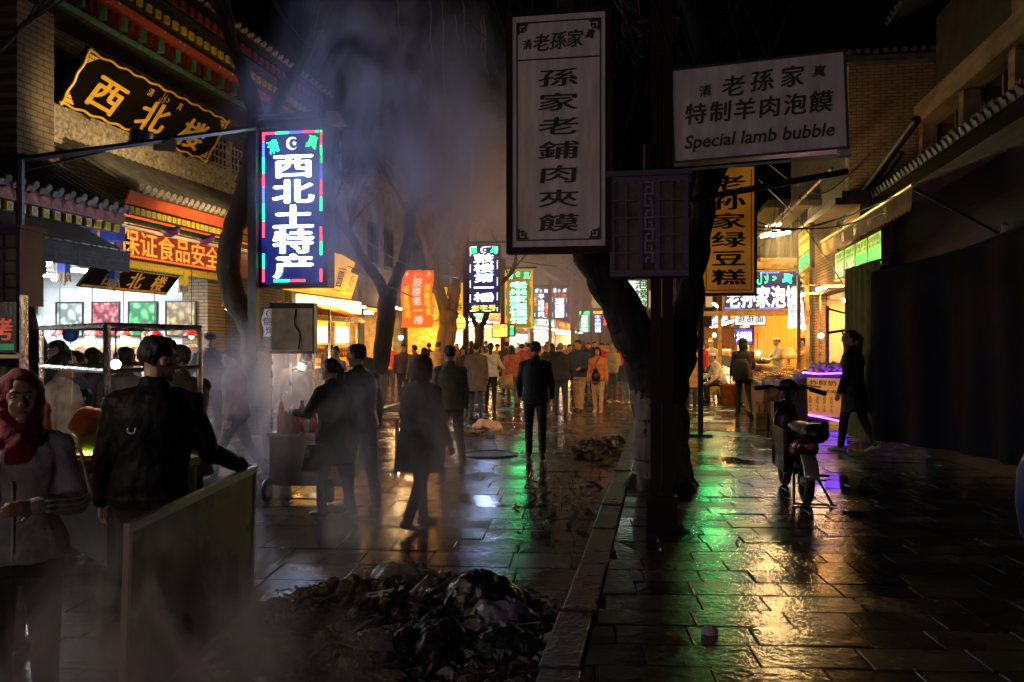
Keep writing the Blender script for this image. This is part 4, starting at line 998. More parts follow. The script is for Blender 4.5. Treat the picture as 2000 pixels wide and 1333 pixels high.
for k in range(4):
    b = MB(); u0 = -w / 2 + .06 + k * (w - .12) / 4
    b.fquad(fr, u0 + .06, u0 + (w - .12) / 4 - .06, -h * .38, h * .02, .003, 0); b.build("menu_picture", em("menu_glow_green%d" % (k // 2), ((.9, .85, .35), (.10, 1.0, .10))[k // 2], (.9, 1.3)[k // 2], .7, 7), t)
b = MB()
for k in range(4):
    u0 = -w / 2 + .06 + k * (w - .12) / 4; b.fbox(fr, u0 - .012, u0 + .012, -h / 2 + .03, h / 2 - .03, -.004, .008, 1); line(b, fr, "小吃价目", u0 + .08, u0 + (w - .12) / 4 - .08, h * .3, .11, .004, 0); line(b, fr, "十元一份", u0 + .1, u0 + (w - .12) / 4 - .1, h * .14, .06, .004, 0)
b.build("lettering", [REDINK, REDWOOD], t)
A0, A1 = pX(1607, 473, 3.4), pX(1783, 369, 3.4)
t = thing("awning", "faded orange awning roll with scalloped valance and yellow lettering on the right", "awning", (3.4, (A0.y + A1.y) / 2, 3.8))
CANV = pm("faded_orange_canvas", (.42, .25, .10), .85, var=.35, scale=3, bump=.3, bscale=20)
part(t, "roller", pm("brass_tube", (.6, .42, .16), .35, .6), lambda b: b.tube([(3.4, A0.y + .05, 3.93), (3.4, A1.y - .05, 3.93)], .04, 10))
def _val(b):
    y = A1.y
    while y < A0.y: 
        b.add([(3.39, y, 3.92), (3.39, y + .2, 3.92), (3.38, y + .2, 3.62), (3.37, y + .1, 3.56), (3.38, y, 3.62)], [(0, 1, 2, 3, 4)]); y += .2
    b.hexa([(3.41, A1.y, 3.9), (3.41, A0.y, 3.9), (4.6, A0.y, 4.35), (4.6, A1.y, 4.35), (3.41, A1.y, 3.93), (3.41, A0.y, 3.93), (4.6, A0.y, 4.38), (4.6, A1.y, 4.38)])
part(t, "canvas", CANV, _val)
fr = Fr((3.365, (A0.y + A1.y) / 2, 3.76), (0, -1, 0)); L(t, "lettering", YELINK, lambda b: line(b, fr, "回民街小吃", -2.7, 2.6, 0, .2, .004, 0, .03, 0, .25))
part(t, "strut", BLACKST, lambda b: [b.tube([(3.42, y, 3.9), (4.62, y, 3.2)], .02, 6) for y in (A1.y + .1, A0.y - .1)])
fr = Fr((4.54, 10.6, 3.98), (0, -1, 0)); 
t = thing("plaque", "black and gold wall plaque with round emblem at the right edge", "plaque", fr.O)
part(t, "board", PLAQUE, lambda b: b.fbox(fr, -1.0, 1.0, -.55, .55, -.05, 0))
part(t, "gold_border", GOLD, lambda b: [b.fbox(fr, *q, -.0, .012) for q in ((-1.0, 1.0, .51, .55), (-1.0, 1.0, -.55, -.51), (-1.0, -.96, -.509, .509), (.96, 1.0, -.509, .509), (-.7, .7, -.48, -.46))])
def _emb(b):
    for k in range(28):
        a0, a1 = k / 28 * 2 * math.pi, (k + .7) / 28 * 2 * math.pi
        b.add([fr.p(-.3 + .26 * math.cos(x) * r, .08 + .34 * math.sin(x) * r, .006) for r, x in ((1, a0), (1, a1), (.86, a1), (.86, a0))], [(0, 1, 2, 3)])
    column(b, fr, "清真", -.3, .34, -.16, .3, .006); line(b, fr, "老字号", -.5, -.1, -.32, .12, .006)
part(t, "emblem", GOLD, _emb)
t = thing("security_camera", "white dome security camera under the dark ledge on the right wall", "security camera", pX(1962, 455, 4.4))
part(t, "dome", WHITEP, lambda b: (b.ball(pX(1962, 457, 4.4), .06, 14, 10), b.tube([pX(1962, 448, 4.4), pX(1962, 440, 4.5)], .04, 10)), True)
part(t, "lens", GLASSD, lambda b: b.ball(pX(1962, 458, 4.4) + Vector((-.03, -.035, -.01)), .03, 10, 8), True)

# --- yellow sign board of the snack shop, its lit band, small orange roof and lit windows
fr = Fr((-9.62, 23.4, 3.62), (0, 1, 0), (.28, 0, 1)); w = 4.9
t = thing("signboard", "tall yellow signboard with black framed characters and curled end over snack shop", "sign", fr.O)
YB = em("yellow_board_lit", (1.0, .50, .015), .85, .25, 2, base=(.5, .3, .02))
part(t, "board", YB, lambda b: b.prism([fr.p(u, v, -.08) for u, v in ((-w / 2, -.5), (w / 2 - .05, -.5), (w / 2 + .05, .28), (1.72, .34), (1.95, .52), (1.9, .66), (.8, .78), (-w / 2, .8))], fr.N * .08))
L(t, "lettering", INK, lambda b: (put(b, fr, "圆", 1.05, .05, .5, .55, .006, 0, .04), put(b, fr, "实", .05, .02, .6, .6, .006, 0, .04), put(b, fr, "贾", -1.0, .02, .6, .6, .006, 0, .04), [b.fquad(fr, *q, .005) for q in ((.72, 1.38, .36, .39), (.72, 1.38, -.31, -.28), (.72, .75, -.28, .36), (1.35, 1.38, -.28, .36))]))
L(t, "emblem", pm("brown_print", (.2, .08, .03), .6), lambda b: (crescent(b, fr, 2.05, .06, .18, .006), line(b, fr, "贾记饺子", 1.75, 2.35, -.25, .13, .006)))
t = thing("light_box", "cream lit band with food pictures right under the yellow signboard", "sign", (-9.55, 24, 2.85))
fr = Fr((-9.56, 23.9, 2.86), (0, 1, 0)); part(t, "lamp_face", CREAM, lambda b: b.fbox(fr, -2.5, 2.3, -.2, .2, -.08, 0)); part(t, "trim", DARKWOOD, lambda b: (b.fbox(fr, -2.5, 2.3, .201, .23, -.08, .01), b.fbox(fr, -2.5, 2.3, -.23, -.201, -.08, .01)))
KY = pX(612, 640, -9.3).y
t = thing("kiosk", "little orange roofed kiosk with white lit panes and baluster rail by yellow shop", "kiosk", (-9.0, KY, .1))
part(t, "roof", [pm("orange_glazed_tile", (.7, .22, .02), .4, var=.3), YELLOWP], lambda b: tiled_slope(b, -8.55, 2.38, -9.5, 2.72, KY - 1.9, KY + 1.9, .17))
part(t, "post", pm("ochre_post", (.6, .32, .06), .5), lambda b: [b.box((-8.85, KY + y, .1), (-8.7, KY + y + .15, 2.3)) for y in (-1.75, -.1, 1.6)])
part(t, "counter", pm("ochre_post", (.6, .32, .06), .5), lambda b: b.box((-9.5, KY - 1.6, .1), (-8.75, KY + 1.6, 1.1)))
for k in range(4): 
    y = KY - 1.55 + k * .8
    w_ = part(t, "window", em("white_pane_glow", (1, .86, .55), 2.1, .25, 5), lambda b: b.box((-8.92, y, 1.75), (-8.88, y + .7, 2.2)))
    part(w_, "frame", DARKWOOD, lambda b: (b.box((-8.93, y - .04, 1.7), (-8.84, y, 2.25)), b.box((-8.93, y + .7, 1.7), (-8.84, y + .74, 2.25)))) if False else None
def _bal(b):
    b.box((-8.92, KY - 1.6, 1.62), (-8.8, KY + 1.6, 1.7))
    for k in range(17): b.lathe((-8.86, KY - 1.5 + k * .187, 1.34), [(.025, 0), (.05, .06), (.03, .13), (.05, .2), (.025, .275)], 8)
part(t, "baluster_rail", pm("gilded_wood", (.7, .40, .08), .45), _bal)
t = thing("lantern", "yellow paper lantern glowing beside the red post left of the navy sign", "lantern", pd(894, 632, 31))
part(t, "shade", em("lantern_paper", (1, .55, .08), 2.2), lambda b: b.lathe(pd(894, 632, 31) - Vector((0, 0, .3)), [(.12, 0), (.26, .1), (.3, .3), (.26, .5), (.12, .6)], 12)); part(t, "ribs", DARKWOOD, lambda b: [b.tube([pd(894, 632, 31) + Vector((.305 * math.cos(a), .305 * math.sin(a), z)) for a in np.linspace(0, 6.28, 13)], .012, 4) for z in (-.2, 0, .2)])

# --- cloth banners; glow in the coloured cloth and print stands for light
def banner(name, label, x0, y0, x1, y1, d, mat, fn, wave=.06, yaw=0):
    fr, w, h = fr_px(x0, y0, x1, y1, d, yaw)
    t = thing(name, label, "banner", fr.O)
    b = MB(); n, m = 9, 13; vs = []
    g = lambda u, v: wave * math.sin(u * 5 / w + v * 1.5) * (1 - (v + h / 2) / h * .7) 
    for layer in (0, 1):
        for j in range(m):
            for i in range(n):
                u, v = -w / 2 + w * i / (n - 1), -h / 2 + h * j / (m - 1); vs.append(fr.p(u + .03 * math.sin(j * .7), v, g(u, v) - layer * .008))
    fs = []
    for j in range(m - 1):
        for i in range(n - 1):
            q = j * n + i; fs.append((q, q + 1, q + n + 1, q + n)); q += n * m; fs.append((q + n, q + n + 1, q + 1, q))
    b.add(vs, fs); b.build("cloth", mat, t, True)
    class W(Fr):
        def p(s, u, v, nn=0.0): return Fr.p(s, u + .03 * math.sin((v + h / 2) / h * 12 * .7), v, nn + g(u, v))
    wf = W(fr.O, fr.U, fr.V); fn(t, wf, w, h)
    part(t, "rod", DARKWOOD, lambda b: b.tube([fr.p(-w / 2 - .08, h / 2, 0), fr.p(w / 2 + .08, h / 2, 0)], .02, 6))
    return t
def g1(t, fr, w, h):
    L(t, "lettering", em("lit_cream_print", (1, .85, .62), .85), lambda b: (column(b, fr, "鼓楼第一棰", .02, h * .36, -h * .45, w * .32, .035, 0, .03), put(b, fr, "清", -w * .36, h * .42, .11, .11, .035), put(b, fr, "真", w * .36, h * .42, .11, .11, .035), line(b, fr, "ﻝﻼﺣ", -.14, .16, h * .42, .14, .035)))
    L(t, "yellow_lettering", em("lit_yellow_print", (1, .72, .05), .9), lambda b: (column(b, fr, "现做现卖", -w * .33, h * .22, -h * .34, w * .2, .035, 0, .04), column(b, fr, "现做现卖", w * .36, h * .26, -h * .3, w * .2, .035, 0, .04)))
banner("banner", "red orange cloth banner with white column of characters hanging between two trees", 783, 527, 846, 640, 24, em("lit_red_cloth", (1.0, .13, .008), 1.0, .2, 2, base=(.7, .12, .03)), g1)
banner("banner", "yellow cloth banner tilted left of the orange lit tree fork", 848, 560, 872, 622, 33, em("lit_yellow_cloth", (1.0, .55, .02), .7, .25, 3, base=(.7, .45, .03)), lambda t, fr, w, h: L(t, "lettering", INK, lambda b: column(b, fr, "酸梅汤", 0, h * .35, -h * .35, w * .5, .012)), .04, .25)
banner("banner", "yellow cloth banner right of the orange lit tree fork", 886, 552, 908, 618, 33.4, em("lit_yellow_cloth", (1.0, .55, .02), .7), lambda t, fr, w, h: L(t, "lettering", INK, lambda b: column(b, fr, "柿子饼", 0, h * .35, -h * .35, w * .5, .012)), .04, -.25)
banner("banner", "pale paper notice with dark writing hanging right of the LED sign pole", 512, 602, 536, 658, 17.2, WHITEP, lambda t, fr, w, h: (L(t, "lettering", pm("violet_ink", (.2, .05, .2), .6), lambda b: column(b, fr, "烧烤", 0, h * .2, -h * .45, w * .7, .012)), L(t, "emblem", BLUEP, lambda b: crescent(b, fr, 0, h * .33, w * .25, .012))), .02)

# ------------------------------------------------------------------ inside the white shop
PICS = [("garlic", foodpic("garlic_picture", (.30, .36, .33), (.45, .50, .46), (.68, .70, .64), 6), "framed picture of pale curled food, first from the television"),
        ("dates", foodpic("dates_picture", (.22, .03, .04), (.42, .10, .11), (.70, .42, .40), 9), "framed picture of dark red dates on the tiled wall"),
        ("kiwi", foodpic("kiwi_picture", (.03, .22, .08), (.08, .42, .14), (.30, .62, .24), 6), "framed picture of green fruit slices on the tiled wall"),
        ("walnut", foodpic("walnut_picture", (.26, .17, .07), (.48, .34, .15), (.72, .58, .32), 6.5, .8), "framed picture of tan walnuts, nearest the brick pillar")]
for (nm, mt, lb), (x0, x1) in zip(PICS, ((109, 163), (179, 234), (250, 307), (323, 383))):
    a, c = pY(x0, 591, 17.16), pY(x1, 655, 17.16)
    fr = Fr(((a.x + c.x) / 2, 17.17, 2.28), (1, 0, 0)); w, h = c.x - a.x, .78
    t = thing("framed_picture", lb, "picture", fr.O, 0, "food pictures on the tiled wall")
    part(t, "frame", BLACKST, lambda b: [b.fbox(fr, *q, -.0, .03) for q in ((-w / 2, w / 2, h / 2 - .03, h / 2), (-w / 2, w / 2, -h / 2, -h / 2 + .03), (-w / 2, -w / 2 + .03, -h / 2 + .031, h / 2 - .031), (w / 2 - .03, w / 2, -h / 2 + .031, h / 2 - .031))])
    part(t, "print", mt, lambda b: b.fquad(fr, -w / 2 + .03, w / 2 - .03, -h / 2 + .03, h / 2 - .03, .01))
c = pY(62, 590, 17.0); t = thing("television", "wall mounted television edge on the tiled wall behind the lattice lamp", "television", c)
fr = Fr(c, (1, -.25, 0)); part(t, "case", BLACKST, lambda b: b.fbox(fr, -.3, .12, -.26, .26, -.06, 0)); part(t, "screen", em("tv_screen", (.25, .35, .45), .5, .7, 5), lambda b: b.fquad(fr, -.27, .09, -.23, .23, .004)); part(t, "wall_arm", BLACKST, lambda b: b.fbox(fr, -.1, 0, -.05, .05, -.2, -.061))
LAMPL = ["red shaded pendant lamp, hanging beside the blue balloon", "red shaded pendant lamp over the second picture corner", "red shaded pendant lamp between the dates and green pictures", "red shaded pendant lamp below the green picture edge", "red shaded pendant lamp under the walnut picture"]
for i, px in enumerate((117, 180, 241, 302, 374)):
    c = pY(px, 655, 16.0); t = thing("pendant_lamp", LAMPL[i], "lamp", c, 0, "red pendant lamps over the date counter")
    part(t, "lamp_shade", pm("red_enamel", (.75, .03, .02), .3, var=.1), lambda b: b.lathe(c, [(.17, -.02), (.165, .0), (.1, .07), (.035, .11), (.03, .15)], 16), True)
    part(t, "bulb", em("pendant_bulb", (1, .8, .5), 30), lambda b: b.ball(c + Vector((0, 0, -.03)), .045, 10, 8), True)
    part(t, "cord", BLACKST, lambda b: b.tube([c + Vector((0, 0, .14)), (c.x, c.y, 3.25)], .008, 5))
for i, (x, y) in enumerate(((-12.9, 10.2), (-11.4, 10.2), (-12.9, 13.0), (-11.4, 13.0), (-12.9, 15.6), (-11.4, 15.6))):
    t = thing("ceiling_light", "flat cool ceiling light inside the white tiled shop", "ceiling light", (x, y, 3.2), 0, "ceiling lights of the white shop")
    part(t, "housing", WHITEP, lambda b: b.box((x - .2, y - .7, 3.2), (x + .2, y + .7, 3.245))); part(t, "diffuser", em("cool_diffuser", (.84, .94, 1.0), 80), lambda b: b.box((x - .18, y - .68, 3.17), (x + .18, y + .68, 3.199)))
for i, (px, py, d, r) in enumerate(((91, 512, 12.5, .07), (59, 541, 13.2, .055), (107, 544, 14.5, .05))):
    c = pd(px, py, d); t = thing("bulb_lamp", ["bright bare bulb under the black awning, highest of three", "bare bulb near the television, leftmost of three", "small bare bulb hanging before the tiled wall"][i], "lamp", c, 0, "bare bulbs under the awning")
    part(t, "bulb", em("awning_bulb", (1, .9, .78), 200), lambda b: b.ball(c, r, 12, 8), True); part(t, "cord", BLACKST, lambda b: b.tube([c + Vector((0, 0, r)), c + Vector((0, 0, .5))], .008, 5))
t = thing("display_counter", "long dark counter holding tilted baskets of dates in white shop", "counter", (-12, 16.4, .15))
part(t, "shelf", pm("brown_shelf", (.12, .06, .035), .6), lambda b: b.hexa([(-14.2, 16.0, 1.18), (-10.6, 16.0, 1.18), (-10.6, 16.9, 1.5), (-14.2, 16.9, 1.5), (-14.2, 16.0, 1.22), (-10.6, 16.0, 1.22), (-10.6, 16.9, 1.54), (-14.2, 16.9, 1.54)]))
part(t, "base", DARKWOOD, lambda b: b.box((-14.1, 16.1, .15), (-10.7, 16.9, 1.18)))
BASK = pm("woven_basket", (.55, .38, .16), .7, var=.4, scale=20, bump=.8, bscale=50); DATE = pm("dried_dates", (.16, .05, .04), .4, var=.6, scale=40, bump=1.0, bscale=45)
LB = ["leftmost", "second", "third", "fourth", "fifth", "sixth", "seventh", "eighth", "rightmost"]
for i, px in enumerate((150, 174, 201, 228, 256, 284, 312, 341, 373)):
    c = pY(px, 688, 16.45); c.z = 1.52
    n = Vector((.1 * (i % 3 - 1), -.75, .66)).normalized()
    t = thing("basket", "round woven basket heaped with dark dates, %s in the counter row" % LB[i], "basket", c, 0, "baskets of dates on the shop counter")
    part(t, "woven_bowl", BASK, lambda b: b.lathe(c - n * .12, [(.12, 0), (.19, .06), (.235, .13), (.25, .135), (.25, .15), (.225, .15), (.2, .1)], 20, 0, n), True)
    part(t, "dates", DATE, lambda b: b.lathe(c - n * .02, [(.215, 0), (.18, .03), (.1, .055), (.01, .06)], 18, 0, n), True)
c = pd(138, 652, 7.2); t = thing("balloon", "round blue balloon floating above the steel stall frame", "balloon", c)
part(t, "skin", pm("blue_rubber", (.01, .07, .42), .12, var=.05, bump=0), lambda b: (b.ball(c, (.066, .066, .072), 20, 14), b.lathe(c + Vector((0, 0, -.085)), [(.012, 0), (.004, .012), (.01, .02)], 8)), True)
part(t, "string", WHITEP, lambda b: b.tube(sweep([c + Vector((0, 0, -.085)), c + Vector((.02, 0, -.3)), c + Vector((-.01, .02, -.6))], 4), .002, 4))
# wall lamp on the grey brick
c = pd(445, 603, 17.6); t = thing("wall_lamp", "glaring bulb lamp with small red shade on the brick pillar", "lamp", c)
part(t, "bulb", em("glare_bulb", (1, .62, .25), 150), lambda b: b.ball(c, .05, 12, 8), True); part(t, "lamp_shade", pm("red_enamel", (.75, .03, .02), .3), lambda b: b.lathe(c + Vector((-.02, 0, .04)), [(.12, 0), (.1, .05), (.03, .1)], 14), True); part(t, "bracket", BLACKST, lambda b: b.tube([c + Vector((-.02, 0, .13)), c + Vector((-.3, .3, .2))], .015, 6))

# hanging flower drops under the beam
for i, (px, py, d) in enumerate(((222, 548, 15.4), (358, 560, 17.6), (125, 535, 14))):
    c = pd(px, py, d); t = thing("carved_drop", ["painted carved drop hanging in front of the small plaque", "painted carved drop right of the small plaque", "dark feathery drop left of the small plaque"][i], "ornament", c, 0, "carved drops under the painted beam")
    part(t, "stem", [BLUEP, YELLOWP][i % 2], lambda b: b.box((c.x - .07, c.y - .07, c.z), (c.x + .07, c.y + .07, c.z + .3))); part(t, "petals", CARVED, lambda b: [b.cap(c + Vector((.06 * math.cos(a), .06 * math.sin(a), 0)), c + Vector((.1 * math.cos(a), .1 * math.sin(a), -.12)), .035, .012, 6) for a in np.linspace(0, 5.4, 7)] + [b.cap(c, c + Vector((0, 0, -.18)), .05, .02, 8)])

# ------------------------------------------------------------------ trees
BARK = pm("dark_tree_bark", (.026, .020, .017), .85, var=.6, scale=7, bump=1.0, bscale=16, stretch=(1, 1, .22))
LIME = pm("whitewashed_bark", (.15, .12, .10), .85, var=.5, scale=6, bump=1.0, bscale=16, stretch=(1, 1, .22))
def twigs(b, p, d, L_, r, depth, rng, up=.12):
    pts = [p]; rs = [r]; n = 4
    for i in range(n):
        d = (d + Vector((rng.uniform(-.35, .35), rng.uniform(-.35, .35), rng.uniform(-.22, .3) + up * .3))).normalized()
        p = p + d * L_ / n; pts.append(p); rs.append(max(.003, r * (1 - .75 * (i + 1) / n)))
    b.tube(pts, rs, 6 if r > .02 else 4)
    if depth > 0:
        for k in range(3 if depth > 1 else 4):
            i = rng.randint(1, n); dd = (d + Vector((rng.uniform(-1, 1), rng.uniform(-1, 1), rng.uniform(-.4, .6))) * .8).normalized()
            twigs(b, pts[i], dd, L_ * rng.uniform(.45, .7), max(.004, rs[i] * .7), depth - 1, rng, up)
def tree(label, d, trunk, limbs, wash=None, lit=None, bark=None, seed=1, crown=3, name="street_tree", z0=.0, knots=True, depth=2, clen=1.6):
    """trunk and limbs are lists of picture points with a width in pixels, all near depth d"""
    rng = random.Random(seed)
    to = lambda q, dd=0: pd(q[0], q[1], d + dd)
    p0 = to(trunk[0]); p0.z = z0
    t = thing(name, label, "tree", p0, 0, "bare trees along the street")
    def limb(b, pts, dd=0.0, first=False):
        P = [to(q, dd * i / max(1, len(pts) - 1)) for i, q in enumerate(pts)]
        if first: P[0].z = z0 - .1
        R = [q[2] / 2 / F * d for q in pts]
        ns = 12 if d < 17 else 5; P, R = sweep(P, ns), lerpr(R, ns)
        n = 30 if d < 17 else 14; ks = 5 / ns
        R = [r * (1 + .07 * mnoise.noise((i * .7 * ks, seed, 0))) for i, r in enumerate(R)]
        P = [p + Vector((mnoise.noise((i * .5 * ks, seed, 3)), mnoise.noise((i * .5 * ks, seed, 9)), 0)) * R[i] * .18 for i, p in enumerate(P)]
        b.tube(P, R, n)
        return P, R
    b = MB(); P, R = limb(b, trunk, 0, True)
    if z0 < .2:
        for k in range(5):                                       # root flare
            a = k * 1.26 + seed; b.tube([P[2] + Vector((0, 0, -.05)), P[0] + Vector((math.cos(a) * R[0] * 1.1, math.sin(a) * R[0] * 1.1, .12)), P[0] + Vector((math.cos(a) * R[0] * 1.6, math.sin(a) * R[0] * 1.6, -.02))], [R[0] * .5, R[0] * .42, R[0] * .15], 7)
    def rough(v):                                                # swellings, then the long ridges of the bark
        k = R[0] * .12; f = .022 if d < 17 else .0
        return tuple(Vector(v) + Vector((mnoise.noise((v[0] * 5, v[1] * 5, v[2] * 2)), mnoise.noise((v[0] * 5 + 9, v[1] * 5, v[2] * 2)), 0)) * k
                     + Vector((mnoise.noise((v[0] * 22, v[1] * 22, v[2] * 3.5)), mnoise.noise((v[0] * 22 + 4, v[1] * 22, v[2] * 3.5)), 0)) * f)
    ends = []
    for i, l in enumerate(limbs):
        Q, S_ = limb(b, l, (.6 if i % 2 else -.5)); ends.append((Q, S_))
    vs = np.array(b.v)
    n_ = len(b.v)
    b.v = [rough(v) for v in b.v]
    bark = bark or BARK; tk = b.build("trunk", bark, t, True)
    if wash:                                                     # lime-washed foot, a slightly wider sleeve of paint
        zt = to((trunk[0][0], wash)).z; b = MB(); PP, RR = [], []
        for p, r in zip(P, R):
            PP.append(p); RR.append(r * 1.035 + .004)
            if p.z > zt: break
        b.tube(PP, RR, 14)
        b.v = [rough(v) for v in b.v]
        b.build("limewash", LIME, tk, True)
    b = MB()
    for Q, S_ in ends:
        for k in range(crown):
            i = rng.randint(len(Q) // 2, len(Q) - 1)
            dd = (Q[-1] - Q[-3]).normalized() + Vector((rng.uniform(-.8, .8), rng.uniform(-.8, .8), rng.uniform(-.1, .8)))
            twigs(b, Q[i], dd.normalized(), rng.uniform(.8, 1.3) * clen, S_[i] * .45, depth, rng)
    if b.v: b.build("crown", bark, t)
    return t
tree("big leaning tree with whitewashed foot behind the double sign post", 9.6, [(1296, 955, 112), (1294, 900, 98), (1291, 830, 98), (1287, 760, 108), (1283, 700, 118), (1280, 665, 118)],
     [[(1272, 715, 100), (1256, 675, 90), (1216, 608, 74), (1176, 530, 72), (1140, 450, 66), (1115, 330, 52), (1120, 150, 40), (1100, -60, 30)], [(1305, 740, 80), (1322, 680, 76), (1341, 600, 60), (1356, 500, 54), (1372, 400, 50), (1388, 300, 44), (1380, 120, 36), (1330, -60, 30)]], wash=775, seed=3, z0=.12, crown=6, clen=2.2)
tree("black curved tree close behind the LED sign pole, forking above it", 15.8, [(496, 850, 46), (497, 720, 44), (488, 640, 44), (458, 580, 46), (446, 520, 44), (456, 450, 42), (478, 380, 40), (508, 250, 38)],
     [[(508, 255, 34), (490, 190, 30), (462, 110, 24), (430, 20, 18), (410, -60, 12)], [(510, 250, 32), (548, 190, 26), (590, 120, 20), (640, 20, 14), (660, -50, 9)]], seed=5, z0=.0, crown=6, clen=2.2)
tree("slanting dark tree trunk at the left edge behind the lattice lamp", 9.4, [(86, 800, 60), (70, 720, 50), (52, 640, 42), (30, 560, 40), (-10, 460, 38), (-40, 330, 34), (-50, 180, 30)],
     [[(-50, 200, 20), (-10, 110, 13), (60, 40, 8), (150, -40, 4)], [(-50, 190, 20), (-60, 60, 14), (-80, -50, 9)]], seed=8, z0=.0, crown=8, clen=2.4)
tree("Y shaped dark tree with pale whitewashed foot left of the red banner", 23, [(733, 790, 40), (738, 740, 36), (746, 690, 34), (754, 620, 36), (757, 578, 36)],
     [[(755, 585, 26), (740, 548, 22), (712, 512, 20), (690, 470, 17), (650, 400, 12), (630, 300, 8)], [(758, 585, 28), (772, 550, 25), (790, 500, 22), (803, 430, 18), (812, 330, 13), (800, 220, 8)]], wash=735, seed=11, z0=.0, crown=5, clen=2.2)
tree("forked tree lit orange by the shops between two yellow banners", 29.5, [(868, 770, 42), (868, 700, 38), (873, 650, 35), (877, 610, 36)],
     [[(872, 615, 24), (858, 570, 22), (845, 525, 18), (828, 470, 14), (800, 380, 9)], [(880, 615, 24), (890, 565, 20), (897, 510, 16), (915, 420, 12), (925, 300, 8)]], bark=pm("lamplit_tree_bark", (.20, .13, .08), .85, var=.5, scale=7, bump=1.0, bscale=16, stretch=(1, 1, .22)), seed=13, z0=.0, crown=5, clen=2.4)  # paler bark colour stands for the warm lamp light on this tree
tree("thin forked dark tree below the navy sign and the gold framed sign", 35.5, [(934, 760, 18), (934, 700, 17), (935, 665, 17), (936, 640, 17)],
     [[(935, 645, 11), (922, 618, 9), (916, 590, 6), (905, 520, 4)], [(937, 645, 12), (952, 612, 11), (962, 580, 9), (985, 548, 8), (1004, 525, 7), (1010, 480, 4)]], seed=17, z0=.0, crown=4, clen=2.2)
tree("slim dark tree far along the kerb beside the green LED sign", 62, [(1119, 720, 12), (1119, 660, 11), (1118, 600, 10), (1114, 560, 9)],
     [[(1115, 575, 8), (1118, 520, 6), (1110, 460, 4)], [(1120, 640, 6), (1133, 622, 4), (1140, 600, 3)]], seed=19, z0=.0, crown=4, clen=3)
# ------------------------------------------------------------------ people
_RM = bpy.data.objects.new("remesher", bpy.data.meshes.new("remesher")); COL.objects.link(_RM)
_rm = _RM.modifiers.new("r", 'REMESH'); _rm.mode = 'VOXEL'; _rm.use_smooth_shade = True
_sm = _RM.modifiers.new("s", 'SMOOTH'); _sm.factor = 0.5
def fuse(mb, name, vox, mat, parent=None, smooth=3, wrinkle=0.0, wscale=14.0, stretch=(1, 1, .45), seed=0):
    """grow one continuous skin round the collected pieces"""
    me = mb.mesh("tmp"); _RM.data = me
    _rm.voxel_size = vox; _sm.iterations = smooth
    bpy.context.view_layer.update()
    out = bpy.data.meshes.new_from_object(_RM.evaluated_get(bpy.context.evaluated_depsgraph_get()))
    _RM.data = bpy.data.meshes[0] if False else out
    bpy.data.meshes.remove(me)
    out.name = name
    if wrinkle and len(out.vertices):
        n = len(out.vertices)
        co = np.empty(n * 3, 'f'); out.vertices.foreach_get('co', co); co = co.reshape(-1, 3)
        no = np.empty(n * 3, 'f'); out.vertices.foreach_get('normal', no); no = no.reshape(-1, 3)
        d = np.array([mnoise.noise((p[0] * wscale * stretch[0] + seed, p[1] * wscale * stretch[1], p[2] * wscale * stretch[2])) +
                      .5 * mnoise.noise((p[0] * wscale * 2.1 + seed, p[1] * wscale * 2.1, p[2] * wscale * 1.4 + 7)) for p in co])
        co = co + no * (d * wrinkle)[:, None]
        out.vertices.foreach_set('co', co.ravel())
    out.materials.clear(); out.materials.append(mat)
    out.polygons.foreach_set("material_index", [0] * len(out.polygons))
    out.polygons.foreach_set("use_smooth", [True] * len(out.polygons)); out.update()
    o = bpy.data.objects.new(name, out); COL.objects.link(o)
    if parent is not None: o.parent = parent
    return o

SKIN = pm("skin", (0.46, 0.27, 0.18), .5, var=.12, scale=18, bump=.05, bscale=120)
SKIN2 = pm("skin_tanned", (0.36, 0.20, 0.13), .5, var=.12, scale=18, bump=.05, bscale=120)
HAIR = pm("black_hair", (0.012, 0.010, 0.009), .62, var=.4, scale=30, bump=.5, bscale=90, stretch=(1, 1, .15))
GREYHAIR = pm("grey_hair", (0.16, 0.15, 0.14), .5, var=.4, scale=30, bump=.5, bscale=90, stretch=(1, 1, .15))
EYE_M = pm("eye_dark", (0.02, 0.015, 0.012), .15, var=0, bump=0)
EYE_W = pm("eye_white", (0.6, 0.58, 0.55), .25, var=0, bump=0)
LIP_M = pm("lips", (0.38, 0.12, 0.11), .4, var=.1, bump=0)
def cloth(name, col, rough=.8, shiny=False):
    return pm("cloth_" + name, col, .38 if shiny else rough, var=.3, scale=9, bump=.35 if shiny else .25, bscale=26 if shiny else 60, spec=.5)
def R3(ax, deg): return Matrix.Rotation(math.radians(deg), 3, ax)

